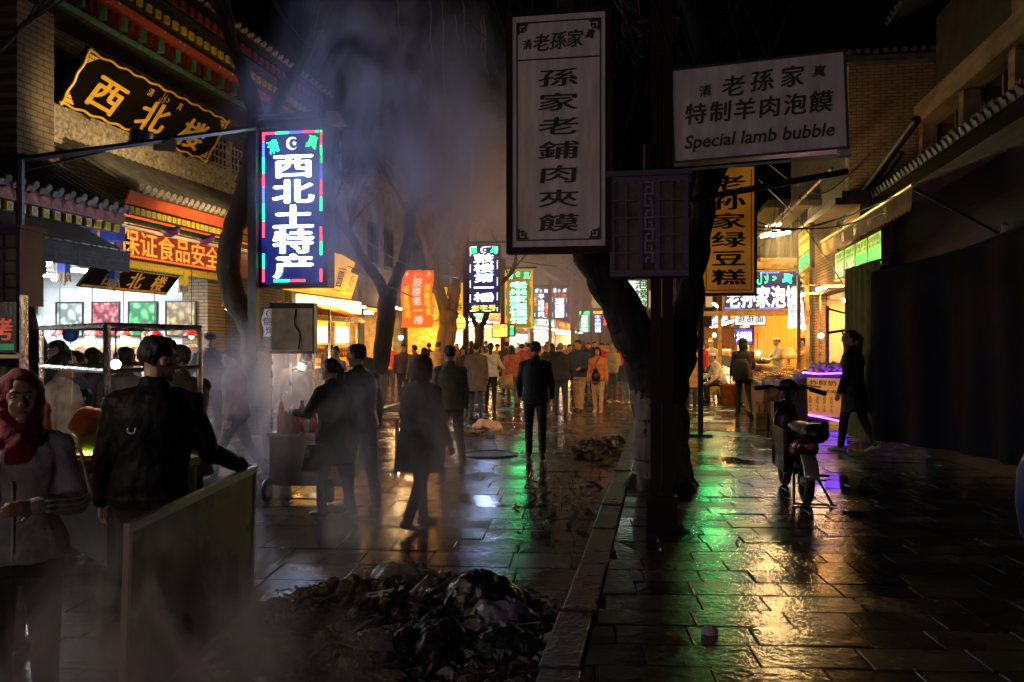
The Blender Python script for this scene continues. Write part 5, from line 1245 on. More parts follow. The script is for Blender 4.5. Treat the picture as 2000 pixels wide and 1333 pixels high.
def person(label, pos, head, ht=1.7, top=None, topc="jacket", trousers=None, shoes=None, hair="short", hairm=None, hatm=None,
           legs=((4, 4), (-4, 4)), arms=((4, 8, 12, 0), (4, 8, 12, 0)), lean=3.0, turn=0.0, nod=0.0, female=False, vox=.02, bulk=1.0,
           skin=None, group="people walking through the night market", sleeve=None, seated=None, face=True, wrinkle=None, feet=True):
    """arms / legs are (left, right); arm = swing forward, spread, elbow bend, inward; leg = thigh forward, knee bend.
    heading 0 walks away from the camera, 180 towards it, 90 to its left, -90 to its right."""
    k = ht / 1.7; skin = skin or SKIN; hairm = hairm or HAIR
    seed = sum(map(ord, label)) % 97
    if wrinkle is None: wrinkle = .006 if vox < .016 else .004
    Rl = R3('X', -lean)
    PEL = Vector((0, 0, .92))
    def T(p): return PEL + Rl @ (Vector(p) - PEL)
    sw = (.9 if female else 1.0) * bulk
    # legs
    J = {}; lowest = 9
    for i, sd in ((0, -1), (1, 1)):
        a, f = legs[i]
        hip = Vector((sd * .088, 0, .90))
        kd = Vector((sd * .03, math.sin(math.radians(a)), -math.cos(math.radians(a)))).normalized()
        kn = hip + kd * .43
        b = a - f
        an = kn + Vector((0, math.sin(math.radians(b)), -math.cos(math.radians(b)))) * .41
        J[i] = (hip, kn, an, b); lowest = min(lowest, an.z - .065 - (max(0, -b) * .0012))
    dz = -lowest if feet else 0.0
    up = Vector((0, 0, dz))
    def S(p): return (Vector(p) + up) * k
    ringdef = [(.80, .13, .095), (.88, .158, .115), (.95, .160, .118), (1.05, .138, .105), (1.17, .148, .11), (1.29, .165, .118), (1.37, .160, .105), (1.42, .125, .085), (1.455, .07, .062)]
    if female: ringdef = [(z, w * (1.04 if z < 1 else .88), d * (1.1 if 1.2 < z < 1.35 else .96)) for z, w, d in ringdef]
    def torso(mb, z0, z1, inf, flare=0.0, n=16):
        rings = []
        zs = [r for r in ringdef if z0 < r[0] < z1]
        def at(z):
            for q in range(len(ringdef) - 1):
                if ringdef[q][0] <= z <= ringdef[q + 1][0]:
                    t = (z - ringdef[q][0]) / (ringdef[q + 1][0] - ringdef[q][0])
                    return tuple(ringdef[q][j] + t * (ringdef[q + 1][j] - ringdef[q][j]) for j in range(3))
            r = ringdef[0] if z < ringdef[0][0] else ringdef[-1]; return (z, r[1], r[2])
        zs = [at(z0)] + zs + [at(z1)]
        for z, w, d in zs:
            fl = flare * max(0, (.95 - z)) if flare else 0
            w = w * bulk + inf + fl; d = d * bulk + inf + fl
            if z < .88: w = max(w, .15 * bulk + inf + fl); d = max(d, .11 * bulk + inf + fl)
            rings.append((S(T((0, 0, z))), Vector((w, 0, 0)) * k, (Rl @ Vector((0, d, 0))) * k))
        mb.loft(rings, n)
    # arms
    A = {}
    for i, sd in ((0, -1), (1, 1)):
        sg, ab, el, inw = arms[i]
        sh = T((sd * .172 * sw, 0, 1.385))
        ua = Rl @ (R3('X', sg) @ (R3('Y', -sd * ab) @ Vector((0, 0, -1))))
        fa = Rl @ (R3('X', sg + el) @ (R3('Y', -sd * ab * .6) @ Vector((0, 0, -1))))
        fa = R3('Z', sd * inw) @ fa
        elb = sh + ua * .285; wr = elb + fa * .245
        A[i] = (sh, elb, wr, fa.normalized(), ua)
    nb = T((0, 0, 1.45)); hb = nb + Rl @ Vector((0, .015, .075))
    Rh = Rl @ R3('X', lean * .8) @ R3('Z', turn) @ R3('X', -nod)
    HC = hb + Rh @ Vector((0, .02, .095))
    def hp(x, y, z): return S(HC + Rh @ Vector((x, y, z)))
    # body: one continuous skin
    b = MB()
    torso(b, .80, 1.455, 0)
    b.tube([S(T((0, -.005, 1.40))), S(nb), S(HC + Rh @ Vector((0, -.02, -.06)))], [.062 * k, .052 * k, .055 * k], 10)
    b.ball(S(HC + Rh @ Vector((0, -.008, .02))), (.076 * k, .095 * k, .096 * k), 16, 12, R=Rh)
    b.ball(S(HC + Rh @ Vector((0, .022, -.045))), (.058 * k, .068 * k, .072 * k), 14, 10, R=Rh)
    b.ball(hp(0, .068, -.098), (.026 * k, .022 * k, .02 * k), 8, 6, R=Rh)
    for sd in (-1, 1):
        b.ball(hp(sd * .078, -.008, -.01), (.012 * k, .024 * k, .034 * k), 8, 6, R=Rh)
        b.ball(hp(sd * .032, .066, -.03), (.024 * k, .018 * k, .02 * k), 8, 6, R=Rh)
        b.ball(hp(sd * .03, .079, .026), (.024 * k, .012 * k, .009 * k), 8, 6, R=Rh)
    b.tube([hp(0, .084, .015), hp(0, .098, -.012), hp(0, .108, -.032)], [.009 * k, .011 * k, .014 * k], 8)
    b.ball(hp(0, .1, -.035), (.018 * k, .014 * k, .01 * k), 8, 6, R=Rh)
    for i, sd in ((0, -1), (1, 1)):
        sh, elb, wr, fa, ua = A[i]
        b.cap(S(sh), S(elb), .05 * k, .038 * k); b.cap(S(elb), S(wr), .038 * k, .026 * k)
        fr_ = max(.0085, vox * .62) * k
        inn = Vector((-sd, 0, 0)); inn = (inn - fa * inn.dot(fa)); inn = inn.normalized() if inn.length > .1 else Vector((0, 0, -1))
        wid = fa.cross(inn).normalized()
        if wid.y < 0: wid = -wid                                   # thumb side to the front
        pc = wr + fa * .05
        b.loft([(S(wr - fa * .01), wid * .024 * k, inn * .018 * k), (S(wr + fa * .03), wid * .036 * k, inn * .015 * k), (S(wr + fa * .085), wid * .04 * k, inn * .013 * k)], 10)
        for q, (off, ln, bd) in enumerate(((.029, .066, 26), (.010, .078, 30), (-.009, .072, 36), (-.027, .056, 44))):
            p0 = wr + fa * .085 + wid * off
            d1 = (fa + inn * math.tan(math.radians(bd * .45))).normalized(); d2 = (fa + inn * math.tan(math.radians(min(75, bd * 1.5)))).normalized()
            p1 = p0 + d1 * ln * .55; p2 = p1 + d2 * ln * .5
            b.tube([S(p0 - fa * .015), S(p0), S(p1), S(p2)], [fr_, fr_, fr_ * .93, fr_ * .75], 7)
        t0 = wr + fa * .03 + wid * .03; t1 = t0 + (fa * .6 + wid * .75 + inn * .35).normalized() * .038; t2 = t1 + (fa * .9 + wid * .2 + inn * .35).normalized() * .03
        b.tube([S(t0 - wid * .012), S(t0), S(t1), S(t2)], [fr_ * 1.2, fr_ * 1.2, fr_ * 1.05, fr_ * .8], 7)
        hip, kn, an, bb = J[i]
        b.cap(S(hip), S(kn), .078 * k, .052 * k); b.cap(S(kn), S(an), .05 * k, .036 * k)
    hv = vox if vox > .012 else .0075
    body = fuse(b, "person", hv, skin, smooth=2)
    body.location = pos; body.rotation_euler = (0, 0, math.radians(head))
    tag(body, label, "person", group)
    # clothes
    t = MB(); thick = .031 if topc != "coat" else .037
    hem = {"jacket": .86, "hoodie": .87, "coat": .58, "shirt": .88, "long": .70}.get(topc, .86)
    torso(t, hem, 1.462, thick, .12 if topc in ("coat", "long") else .03)
    if topc in ("jacket", "hoodie", "shirt"): t.loft([(S(T((0, 0, hem - .015))), Vector((.158 * bulk + thick, 0, 0)) * k, Vector((0, .118 * bulk + thick, 0)) * k), (S(T((0, 0, hem + .04))), Vector((.166 * bulk + thick, 0, 0)) * k, Vector((0, .126 * bulk + thick, 0)) * k)], 16)
    for i, sd in ((0, -1), (1, 1)):
        sh, elb, wr, fa, ua = A[i]
        t.cap(S(sh + Vector((-sd * .02, 0, -.01))), S(elb), (.058 + thick * .6) * k, (.046 + thick * .4) * k, 12)
        end = wr - fa * (.0 if topc != "shirt" else .06)
        t.cap(S(elb), S(end), (.046 + thick * .4) * k, (.034 + thick * .3) * k, 12)
        t.cap(S(T((sd * .05, 0, 1.435))), S(sh + Vector((0, 0, -.008))), .05 * k, (.054 + thick * .5) * k, 10)
    t.tube([S(T((0, -.004, 1.40))), S(T((0, .002, 1.47))), S(T((0, .01, 1.515 if topc != "shirt" else 1.48)))], [.09 * k, .08 * k, .073 * k], 14)
    if topc == "hoodie" or topc == "hood": t.ball(S(T((0, -.085, 1.42))), (.12 * k, .07 * k, .06 * k), 14, 8)
    tm = top or cloth("black", (.015, .015, .017))
    jk = fuse(t, {"coat": "coat", "long": "coat", "shirt": "shirt", "hoodie": "hoodie"}.get(topc, "jacket"), max(vox, .011) if vox > .012 else .010, tm, body, 2, wrinkle, seed=seed)
    # trousers
    q = MB(); torso(q, .80, .99, .012)
    for i, sd in ((0, -1), (1, 1)):
        hip, kn, an, bb = J[i]
        q.cap(S(hip), S(kn), .092 * k * bulk, .066 * k, 12); q.cap(S(kn), S(an + Vector((0, 0, .01))), .066 * k, .052 * k, 12)
    fuse(q, "trousers", max(vox, .012), trousers or cloth("charcoal", (.02, .02, .023)), body, 2, wrinkle * .8, 11, seed=seed + 3)
    # shoes
    if feet:
        for i, sd in ((0, -1), (1, 1)):
            hip, kn, an, bb = J[i]
            pit = max(0, -bb) * .75
            Rf = R3('X', -pit)
            s_ = MB()
            def fp(x, y, z): return S(an + Rf @ Vector((x, y, z)))
            s_.loft([(fp(0, -.072, -.03), Rf @ Vector((.022 * k, 0, 0)), Rf @ Vector((0, 0, .03 * k))), (fp(0, -.05, -.022), Rf @ Vector((.036 * k, 0, 0)), Rf @ Vector((0, 0, .045 * k))),
                     (fp(0, .02, -.022), Rf @ Vector((.038 * k, 0, 0)), Rf @ Vector((0, 0, .045 * k))), (fp(sd * .006, .10, -.038), Rf @ Vector((.046 * k, 0, 0)), Rf @ Vector((0, 0, .028 * k))),
                     (fp(sd * .006, .17, -.046), Rf @ Vector((.036 * k, 0, 0)), Rf @ Vector((0, 0, .02 * k))), (fp(sd * .004, .195, -.05), Rf @ Vector((.016 * k, 0, 0)), Rf @ Vector((0, 0, .012 * k)))], 12)
            so = s_.build("shoe", shoes or cloth("shoe_black", (.012, .012, .012), .4), body, True, local=True)
    # hair and headgear
    h = MB()
    def hb_(x, y, z, r): h.ball(hp(x, y, z), tuple(v * k for v in r), 16, 12, R=Rh)
    nm, hm = "hair", hairm
    if hair in ("short", "pony", "long", "bob", "bun", "cap", "receding", "worker"):
        if hair != "receding": hb_(0, -.024, .036, (.086, .098, .093))
        else: hb_(0, -.034, .022, (.083, .082, .084))
        if hair == "short": hb_(0, .012, .078, (.066, .078, .046))
    if hair in ("long", "bob"):
        ln = .34 if hair == "long" else .13
        h.loft([(hp(0, -.03, .04), Rh @ Vector((.085, 0, 0)) * k, Rh @ Vector((0, .085, 0)) * k), (hp(0, -.045, -.06), Rh @ Vector((.098, 0, 0)) * k, Rh @ Vector((0, .07, 0)) * k),
                (hp(0, -.06, -ln * .75), Rh @ Vector((.1 if hair == "bob" else .11, 0, 0)) * k, Rh @ Vector((0, .06, 0)) * k), (hp(0, -.07, -ln - .03), Rh @ Vector((.06, 0, 0)) * k, Rh @ Vector((0, .03, 0)) * k)], 14)
        for sd in (-1, 1): h.tube([hp(sd * .06, .04, .075), hp(sd * .088, .02, 0), hp(sd * .09, .01, -.09 if hair == "bob" else -.16)], [.022 * k, .028 * k, .018 * k], 8)
        h.ball(hp(0, .062, .072), (.055 * k, .024 * k, .024 * k), 10, 8, R=Rh)
    if hair == "pony":
        h.tube([hp(0, -.1, .06), hp(0, -.15, .0), hp(0, -.14, -.12), hp(0, -.12, -.26), hp(0, -.11, -.32)], [.03 * k, .042 * k, .045 * k, .03 * k, .01 * k], 10)
    if hair == "bun": hb_(0, -.1, .1, (.045, .045, .042))
    if hair not in ("bald", "hood", "scarf"):
        ho = fuse(h, "hair", max(.008, vox * .8), hm, body, 1, .011, 34, (1, 1, .35), seed)
    if hair == "cap":
        c = MB(); c.ball(hp(0, -.012, .068), (.094 * k, .106 * k, .072 * k), 16, 10, R=Rh)
        c.loft([(hp(0, .06, .062), Rh @ Vector((.085 * k, 0, 0)), Rh @ Vector((0, .05 * k, .0))), (hp(0, .085, .05), Rh @ Vector((.08 * k, 0, 0)), Rh @ Vector((0, .075 * k, -.02 * k)))], 14)
        c.build("cap", hatm or cloth("cap_black", (.02, .02, .022)), body, True, local=True)
    if hair == "worker":
        c = MB(); c.loft([(hp(0, -.012, .045), Rh @ Vector((.092, 0, 0)) * k, Rh @ Vector((0, .104, 0)) * k), (hp(0, -.012, .105), Rh @ Vector((.092, 0, 0)) * k, Rh @ Vector((0, .104, 0)) * k), (hp(0, -.014, .125), Rh @ Vector((.07, 0, 0)) * k, Rh @ Vector((0, .08, 0)) * k)], 16)
        c.build("cap", hatm or cloth("cap_white", (.75, .73, .7)), body, True, local=True)
    if hair in ("scarf", "hood"):
        c = MB(); c.ball(hp(0, -.03, .03), (.1 * k, .108 * k, .112 * k), 18, 12, R=Rh)
        c.tube([hp(sx * .0, -.05, -.02) for sx in (0,)] + [hp(0, -.06, -.12)], [.1 * k, .1 * k], 14)
        for a0 in range(14):                                     # ring round the face
            t0 = a0 / 14 * 2 * math.pi
            c.ball(hp(.078 * math.sin(t0), .026 - .03 * abs(math.sin(t0)) + .022 * math.cos(t0) * -1, .004 + .108 * math.cos(t0)), (.03 * k, .03 * k, .03 * k), 8, 6)
        if hair == "scarf":
            c.loft([(S(T((0, .01, 1.36))), Vector((.15, 0, 0)) * k, Vector((0, .125, 0)) * k), (S(T((0, .02, 1.44))), Vector((.12, 0, 0)) * k, Vector((0, .115, 0)) * k), (S(T((0, .02, 1.505))), Vector((.085, 0, 0)) * k, Vector((0, .088, 0)) * k)], 16)
            c.ball(S(T((.0, .12, 1.37))), (.07 * k, .04 * k, .09 * k), 10, 8)
        fuse(c, "headscarf" if hair == "scarf" else "hood", max(.010, vox * .8), hatm or tm, body, 2, .008, 20, (1, 1, 1), seed)
    if face and vox <= .021:
        for sd in (-1, 1):
            e = MB(); e.ball(hp(sd * .031, .0805, .006), (.0135 * k, .008 * k, .0065 * k), 10, 8, 0, R=Rh); e.ball(hp(sd * .031, .0862, .006), (.0062 * k, .004 * k, .0062 * k), 8, 6, 1, R=Rh)
            e.build("eye", [EYE_W, EYE_M], body, True, local=True)
            e = MB(); e.tube([hp(sd * .014, .091, .024), hp(sd * .032, .09, .031), hp(sd * .05, .074, .025)], [.004 * k, .005 * k, .0025 * k], 6)
            e.build("eyebrow", HAIR, body, True, local=True)
        e = MB(); e.loft([(hp(-.026, .078, -.068), Rh @ Vector((0, .004, 0)) * k, Rh @ Vector((0, 0, .003)) * k), (hp(-.01, .087, -.065), Rh @ Vector((0, .007, 0)) * k, Rh @ Vector((0, 0, .0085)) * k),
                          (hp(.01, .087, -.065), Rh @ Vector((0, .007, 0)) * k, Rh @ Vector((0, 0, .0085)) * k), (hp(.026, .078, -.068), Rh @ Vector((0, .004, 0)) * k, Rh @ Vector((0, 0, .003)) * k)], 8)
        e.build("lips", LIP_M, body, True, local=True)
    mw = Matrix.Translation(Vector(pos)) @ Matrix.Rotation(math.radians(head), 4, 'Z')
    info = dict(body=body, hands=[mw @ S(A[i][2] + A[i][3] * .09) for i in (0, 1)], S=S, T=T, k=k, mw=mw, HC=S(HC), A=A, hp=hp, jacket=jk)
    return info
# ------------------------------------------------------------------ stalls and carts, left
def bars(b, pts, r=.02, n=6):
    for p, q in pts: b.tube([p, q], r, n)
# steel frame of the cotton candy cart
FL, FN, FR_, FB = pd(80, 640, 6.9), pd(209, 632, 5.7), pd(391, 652, 6.7), pd(279, 648, 7.7)
t = thing("food_cart", "cart with an open stainless tube frame standing behind the jacket man", "cart", (FN.x, FN.y, 0))
ztop, zr, zt = 1.87, 1.56, .86
def q(p, z): return Vector((p.x, p.y, z))
part(t, "tube_frame", STEEL, lambda b: (bars(b, [(q(p, zt), q(p, ztop)) for p in (FL, FR_, FB)], .021), bars(b, [(q(FN, zt), q(FN, ztop))], .024),
     bars(b, [(q(a, ztop), q(c, ztop)) for a, c in ((FL, FN), (FN, FR_), (FR_, FB), (FB, FL))], .02), bars(b, [(q(FL, zr), q(FN, zr)), (q(FN, zr), q(FR_, zr)), (q(FL, zr - .0), q(FB, zr))], .018)))
part(t, "cart_top", pm("worn_board_top", (.35, .24, .12), .5, var=.5), lambda b: b.prism([q(FL, zt - .06), q(FN, zt - .06), q(FR_, zt - .06), q(FB, zt - .06)], (0, 0, .06)))
part(t, "cart_body", pm("dark_cart_panel", (.07, .045, .03), .5, var=.5), lambda b: b.prism([q(p, .25) + (FN - p).normalized() * .04 * (p is not FN) for p in (FL, FN, FR_, FB)], (0, 0, .54)))
for p in (FL, FN, FR_, FB):
    part(t, "wheel", BLACKST, lambda b: b.lathe(q(p, .13) + (FB - FN).normalized() * .0, [(.05, -.02), (.13, -.02), (.13, .02), (.05, .02)], 14, 0, (1, .2, 0)))
c = pd(183, 920, 5.9)
t = thing("candy_machine", "small round brass pan machine spinning sugar on the cart", "machine", c)
part(t, "pan", pm("brass_pan", (.6, .42, .15), .3, .8), lambda b: b.lathe((c.x, c.y, .86), [(.10, 0), (.11, .05), (.15, .07), (.17, .13), (.155, .13), (.10, .07), (.03, .06)], 20), True)
part(t, "pan_lamp", em("candy_fill_glow", (1, .85, .5), 60), lambda b: b.lathe((c.x, c.y, .925), [(.06, 0), (.06, .012)], 12))  # small lamp added in the pan to brighten the candy
t = thing("cotton_candy", "puff of pink and green cotton candy glowing above the pan", "cotton candy", (c.x, c.y, .95))
CANDY, nt_, b_ = _nt("pink_green_candy"); N_, L_ = nt_.nodes, nt_.links
tc_ = N_.new("ShaderNodeTexCoord"); sp_ = N_.new("ShaderNodeSeparateXYZ"); cr_ = N_.new("ShaderNodeValToRGB"); L_.new(tc_.outputs["Generated"], sp_.inputs[0]); L_.new(sp_.outputs[2], cr_.inputs[0])
cr_.color_ramp.elements[0].position = .28; cr_.color_ramp.elements[0].color = (.45, .75, .15, 1); cr_.color_ramp.elements[1].position = .55; cr_.color_ramp.elements[1].color = (.90, .52, .50, 1)
L_.new(cr_.outputs[0], b_.inputs["Base Color"]); b_.inputs["Roughness"].default_value = .9; b_.inputs["Subsurface Weight"].default_value = .9; b_.inputs["Subsurface Radius"].default_value = (.12, .10, .08); b_.inputs["Subsurface Scale"].default_value = 1.0
def _candy(b):
    b.ball((c.x - .03, c.y, 1.19), (.13, .13, .12), 20, 14); b.ball((c.x + .01, c.y - .02, 1.08), (.10, .1, .1), 16, 12); b.lathe((c.x, c.y, .97), [(.02, 0), (.05, .05), (.1, .1)], 14)
    b.v = [tuple(Vector(v) * 1 + Vector((mnoise.noise((v[0] * 14, v[1] * 14, v[2] * 14)), mnoise.noise((v[0] * 14 + 5, v[1] * 14, v[2] * 14)), mnoise.noise((v[0] * 14, v[1] * 14 + 7, v[2] * 14)))) * .02) for v in b.v]
part(t, "sugar_puff", CANDY, _candy, True)
c2 = pd(214, 868, 6.2); t = thing("cotton_candy", "yellow green cotton candy cone half hidden behind the jacket man", "cotton candy", c2)
part(t, "sugar_puff", pm("green_candy", (.55, .7, .15), .9), lambda b: b.ball(c2, (.06, .06, .16), 14, 10), True); part(t, "stick", WHITEP, lambda b: b.tube([c2 + Vector((0, 0, -.16)), c2 + Vector((.02, 0, -.36))], .006, 5))
c = pd(226, 712, 6.4); t = thing("bulb_lamp", "bare glowing bulb on the cart frame beside the near post", "lamp", c)
part(t, "bulb", em("cart_bulb", (1, .72, .45), 220), lambda b: b.ball(c, .035, 12, 8), True); part(t, "cord", BLACKST, lambda b: b.tube([c + Vector((0, 0, .03)), Vector((c.x, c.y, 1.87))], .006, 5))

part(bpy.data.objects[t.name], "lamp_cap", BLACKST, lambda b: b.lathe(Vector((c.x, c.y, c.z + .03)), [(.02, 0), (.02, .04), (.01, .06)], 8))
c = pd(783, 660, 26.0); t = thing("bulb_lamp", "glaring bare bulb hanging left of the red jacketed worker's shoulder under banner", "lamp", c)
part(t, "bulb", em("street_bulb", (1, .62, .26), 900), lambda b: b.ball(c, .06, 12, 8), True); part(t, "cord", BLACKST, lambda b: b.tube([c + Vector((0, 0, .06)), c + Vector((-.1, 0, 1.2))], .008, 5))
c = pd(-330, 520, 3.7); t = thing("bulb_lamp", "bare bulb added outside the left edge as fill light", "lamp", c)
part(t, "bulb", em("left_fill_bulb", (1, .80, .68), 480), lambda b: b.ball(c, .04, 12, 8), True); part(t, "cord", BLACKST, lambda b: b.tube([c + Vector((0, 0, .04)), c + Vector((-.1, 0, .8))], .008, 5))  # added out of view to light the low smoke from the left
c = pd(1090, 230, 12.4); aim = (Vector((-2.6, 25, .6)) - c).normalized(); R = aim.to_track_quat('Z', 'Y').to_matrix()  # added lamp out of sight, gives the crowd its warm front light
t = thing("floodlight", "added unseen floodlight behind the tall white sign, aimed down the street at the crowd", "floodlight", c)
b = MB(); b.cbox(c, (.34, .22, .10), 0, 0, R); b.cbox(c - aim * .07, (.2, .14, .06), 0, 0, R); b.build("lamp_body", BLACKST, t); b = MB(); b.cbox(c + aim * .053, (.30, .18, .004), 0, 0, R); b.build("lens", em("flood_lens", (1.0, .68, .3), 9), t); b = MB(); b.tube([c - aim * .08, c + Vector((0, 0, .9))], .012, 6); b.build("bracket", BLACKST, t)
ld = bpy.data.lights.new("flood_beam", 'SPOT'); ld.energy = 1500; ld.color = (1.0, .58, .26); ld.spot_size = math.radians(88); ld.spot_blend = .8; ld.shadow_soft_size = .15
lo = bpy.data.objects.new("flood_beam", ld); COL.objects.link(lo); lo.location = c + aim * .08; lo.rotation_euler = (-aim).to_track_quat('Z', 'Y').to_euler()
# white panel carried by the jacket man
a, b1, c1, d1 = pd(252, 1022, 3.62), pd(501, 908, 5.02), pd(486, 1192, 5.02), pd(206, 1395, 3.62)
d1 = a + (c1 - b1)
t = thing("panel", "large translucent panel in aluminium frame held upright by the jacket man", "panel", (a + c1) / 2)
U = (b1 - a); V = (a - d1); fr = Fr((a + b1 + c1 + d1) / 4, U, V - U.normalized() * V.dot(U.normalized())); w, h = U.length, fr.V.dot(V)
part(t, "sheet", pm("clouded_acrylic_sheet", (.20, .135, .085), .28, var=.35, scale=3, bump=.05, bscale=6), lambda b: b.fbox(fr, -w / 2 + .02, w / 2 - .02, -h / 2 + .02, h / 2 - .02, -.006, .006))
part(t, "frame", pm("aluminium_trim", (.62, .58, .50), .35, .7, var=.2), lambda b: [b.fbox(fr, *k_, -.014, .014) for k_ in ((-w / 2, w / 2, h / 2 - .04, h / 2), (-w / 2, w / 2, -h / 2, -h / 2 + .025), (-w / 2, -w / 2 + .025, -h / 2 + .026, h / 2 - .041), (w / 2 - .025, w / 2, -h / 2 + .026, h / 2 - .041))])

# drinks cart in the middle
D = 9.4
c = base(572, D, 0); cx0, cx1 = pd(484 + 46, 700, D), pd(612, 700, D)
fr = Fr((pd(570, 700, D).x, pd(570, 700, D).y, 0), (1, .12, 0)); w = .50
t = thing("drinks_cart", "drinks cart with a grey cabinet panel overhead and white metal front", "cart", fr.O)
GALV = pm("dusty_galvanised_sheet", (.48, .44, .38), .42, .25, var=.35, scale=4, bump=.1)
part(t, "front_panel", GALV, lambda b: b.fbox(fr, -w / 2, w / 2 + .32, .18, .72, -.75, 0))
part(t, "counter_top", STEEL, lambda b: b.fbox(fr, -w / 2 - .03, w / 2 + .35, .722, .76, -.78, .04))
part(t, "post", STEEL, lambda b: [b.fbox(fr, u, u + .025, .762, 2.15, n, n + .025) for u in (-w / 2, w / 2 - .03) for n in (-.05, -.7)])
part(t, "cabinet", pm("grey_cabinet_sheet", (.36, .33, .27), .4, .3, var=.4, scale=5), lambda b: b.fbox(fr, -w / 2 + .02, w / 2 - .02, 1.66, 2.13, -.1, -.02))
part(t, "cabinet_rim", BLACKST, lambda b: [b.fbox(fr, *k_, -.12, .0) for k_ in ((-w / 2, w / 2, 2.131, 2.19), (-w / 2, w / 2, 1.63, 1.659), (w / 2 - .019, w / 2, 1.66, 2.13))])
for u in (-.2, .5):
    part(t, "wheel", BLACKST, lambda b: b.lathe(fr.p(u - .06, .13, .06), [(.06, -.02), (.12, -.025), (.13, 0), (.12, .025), (.06, .02)], 16, 0, fr.U), True)
part(t, "hanging_cable", BLACKST, lambda b: b.tube(sweep([fr.p(.05, 2.12, .01), fr.p(.04, 1.95, .03), fr.p(.1, 1.85, .03), fr.p(.08, 1.68, .02)], 5), .008, 5))
c = pd(588, 716, D + .25); t = thing("bulb_lamp", "glaring bare bulb hanging under the drinks cart cabinet", "lamp", c)
part(t, "bulb", em("cart_glare", (1, .80, .55), 260), lambda b: b.ball(c, .035, 12, 8), True); part(t, "cord", BLACKST, lambda b: b.tube([c + Vector((0, 0, .03)), c + Vector((.02, 0, .2))], .006, 5))
REDGL = pm("red_drink_bottle", (.60, .015, .02), .12, var=.2, bump=0); PALE = pm("pale_straw", (.75, .7, .65), .4)
for i, (px, dd) in enumerate(((549, 9.35), (558, 9.3), (568, 9.32), (579, 9.36), (590, 9.45), (604, 9.5), (612, 9.42))):
    c = pd(px, 830, dd); c.z = .762; hh = (.34, .24, .25, .22, .33, .2, .3)[i]
    nm = ["tall red drink bottle with bent pale straw, leftmost on the cart", "short red drink bottle, second on the cart", "short red drink bottle with pale band, third on the cart", "squat red drink bottle in the middle of the cart", "tall red drink bottle with blue cap on the cart", "squat red drink bottle beside the carton on the cart", "red drink bottle at the right end of the cart"][i]
    t = thing("drink_bottle", nm, "bottle", c, 0, "red drink bottles on the cart")
    part(t, "glass", REDGL, lambda b: b.lathe(c, [(.04, 0), (.045, .02), (.045, hh * .5), (.03, hh * .62), (.034, hh * .8), (.018, hh * .95), (.018, hh)], 14), True)
    if i in (0, 6): part(t, "straw", PALE, lambda b: b.tube([c + Vector((0, 0, hh)), c + Vector((0, 0, hh + .09)), c + Vector((.05, 0, hh + .11)), c + Vector((.08, 0, hh + .09))], .009, 6))
    else: part(t, "cap", [PALE, BLUEP][i == 4], lambda b: b.lathe(c + Vector((0, 0, hh)), [(.02, 0), (.02, .025), (.012, .03)], 10))
c = pd(598, 815, 9.5); c.z = .765; t = thing("carton", "pale open paper carton of snacks on the drinks cart", "carton", c); part(t, "box", PALE, lambda b: b.hexa([c + Vector(v) for v in ((-.08, -.08, 0), (.12, -.08, 0), (.12, .08, 0), (-.08, .08, 0), (-.11, -.1, .12), (.14, -.1, .14), (.14, .1, .14), (-.11, .1, .12))]))

# left edge light box of another stall
c = pd(8, 640, 4.7); fr = Fr(c, (1, .1, 0)); t = thing("stall_sign", "small dark stall light box with red and green print at left edge", "sign", c)
part(t, "case", BLACKST, lambda b: b.fbox(fr, -.25, .07, -.14, .14, -.08, 0)); L(t, "print", em("red_print_glow", (.7, .08, .04), .5, .6, 12), lambda b: (put(b, fr, "烤", -.02, -.01, .15, .13, .004, 0, .05),)); L(t, "green_strip", em("green_print_glow", (.05, .4, .15), .3), lambda b: b.fquad(fr, -.2, .06, -.125, -.09, .004))
part(t, "post", STEEL, lambda b: (b.fbox(fr, .075, .10, -.3, .18, -.06, -.02), b.fbox(fr, .08, .10, -.9, -.301, -.06, -.02), b.fbox(fr, -.25, .1, -.17, -.15, -.06, -.02)))
# low table and stool by the painted tree, bench things
for i, (px, d, lb) in enumerate(((771, 26.5, "wooden work table in front of the red jacketed worker"), (752, 14.4, "low dark wooden stool behind the fur hooded woman"))):
    c = base(px, d, 0); hh = (1.0, .5)[i]; ww = (.42, .3)[i]
    t = thing(["table", "stool"][i], lb, ["table", "stool"][i], c)
    part(t, ["tabletop", "seat"][i], pm("orange_worn_wood", (.42, .2, .08), .6), lambda b: b.box((c.x - ww, c.y - ww * .6, hh - .05), (c.x + ww, c.y + ww * .6, hh)))
    for sx in (-1, 1):
        for sy in (-1, 1): part(t, "leg", pm("orange_worn_wood", (.42, .2, .08), .6), lambda b: b.box((c.x + sx * (ww - .05) - .025, c.y + sy * (ww * .6 - .05) - .025, 0), (c.x + sx * (ww - .05) + .025, c.y + sy * (ww * .6 - .05) + .025, hh - .051)))

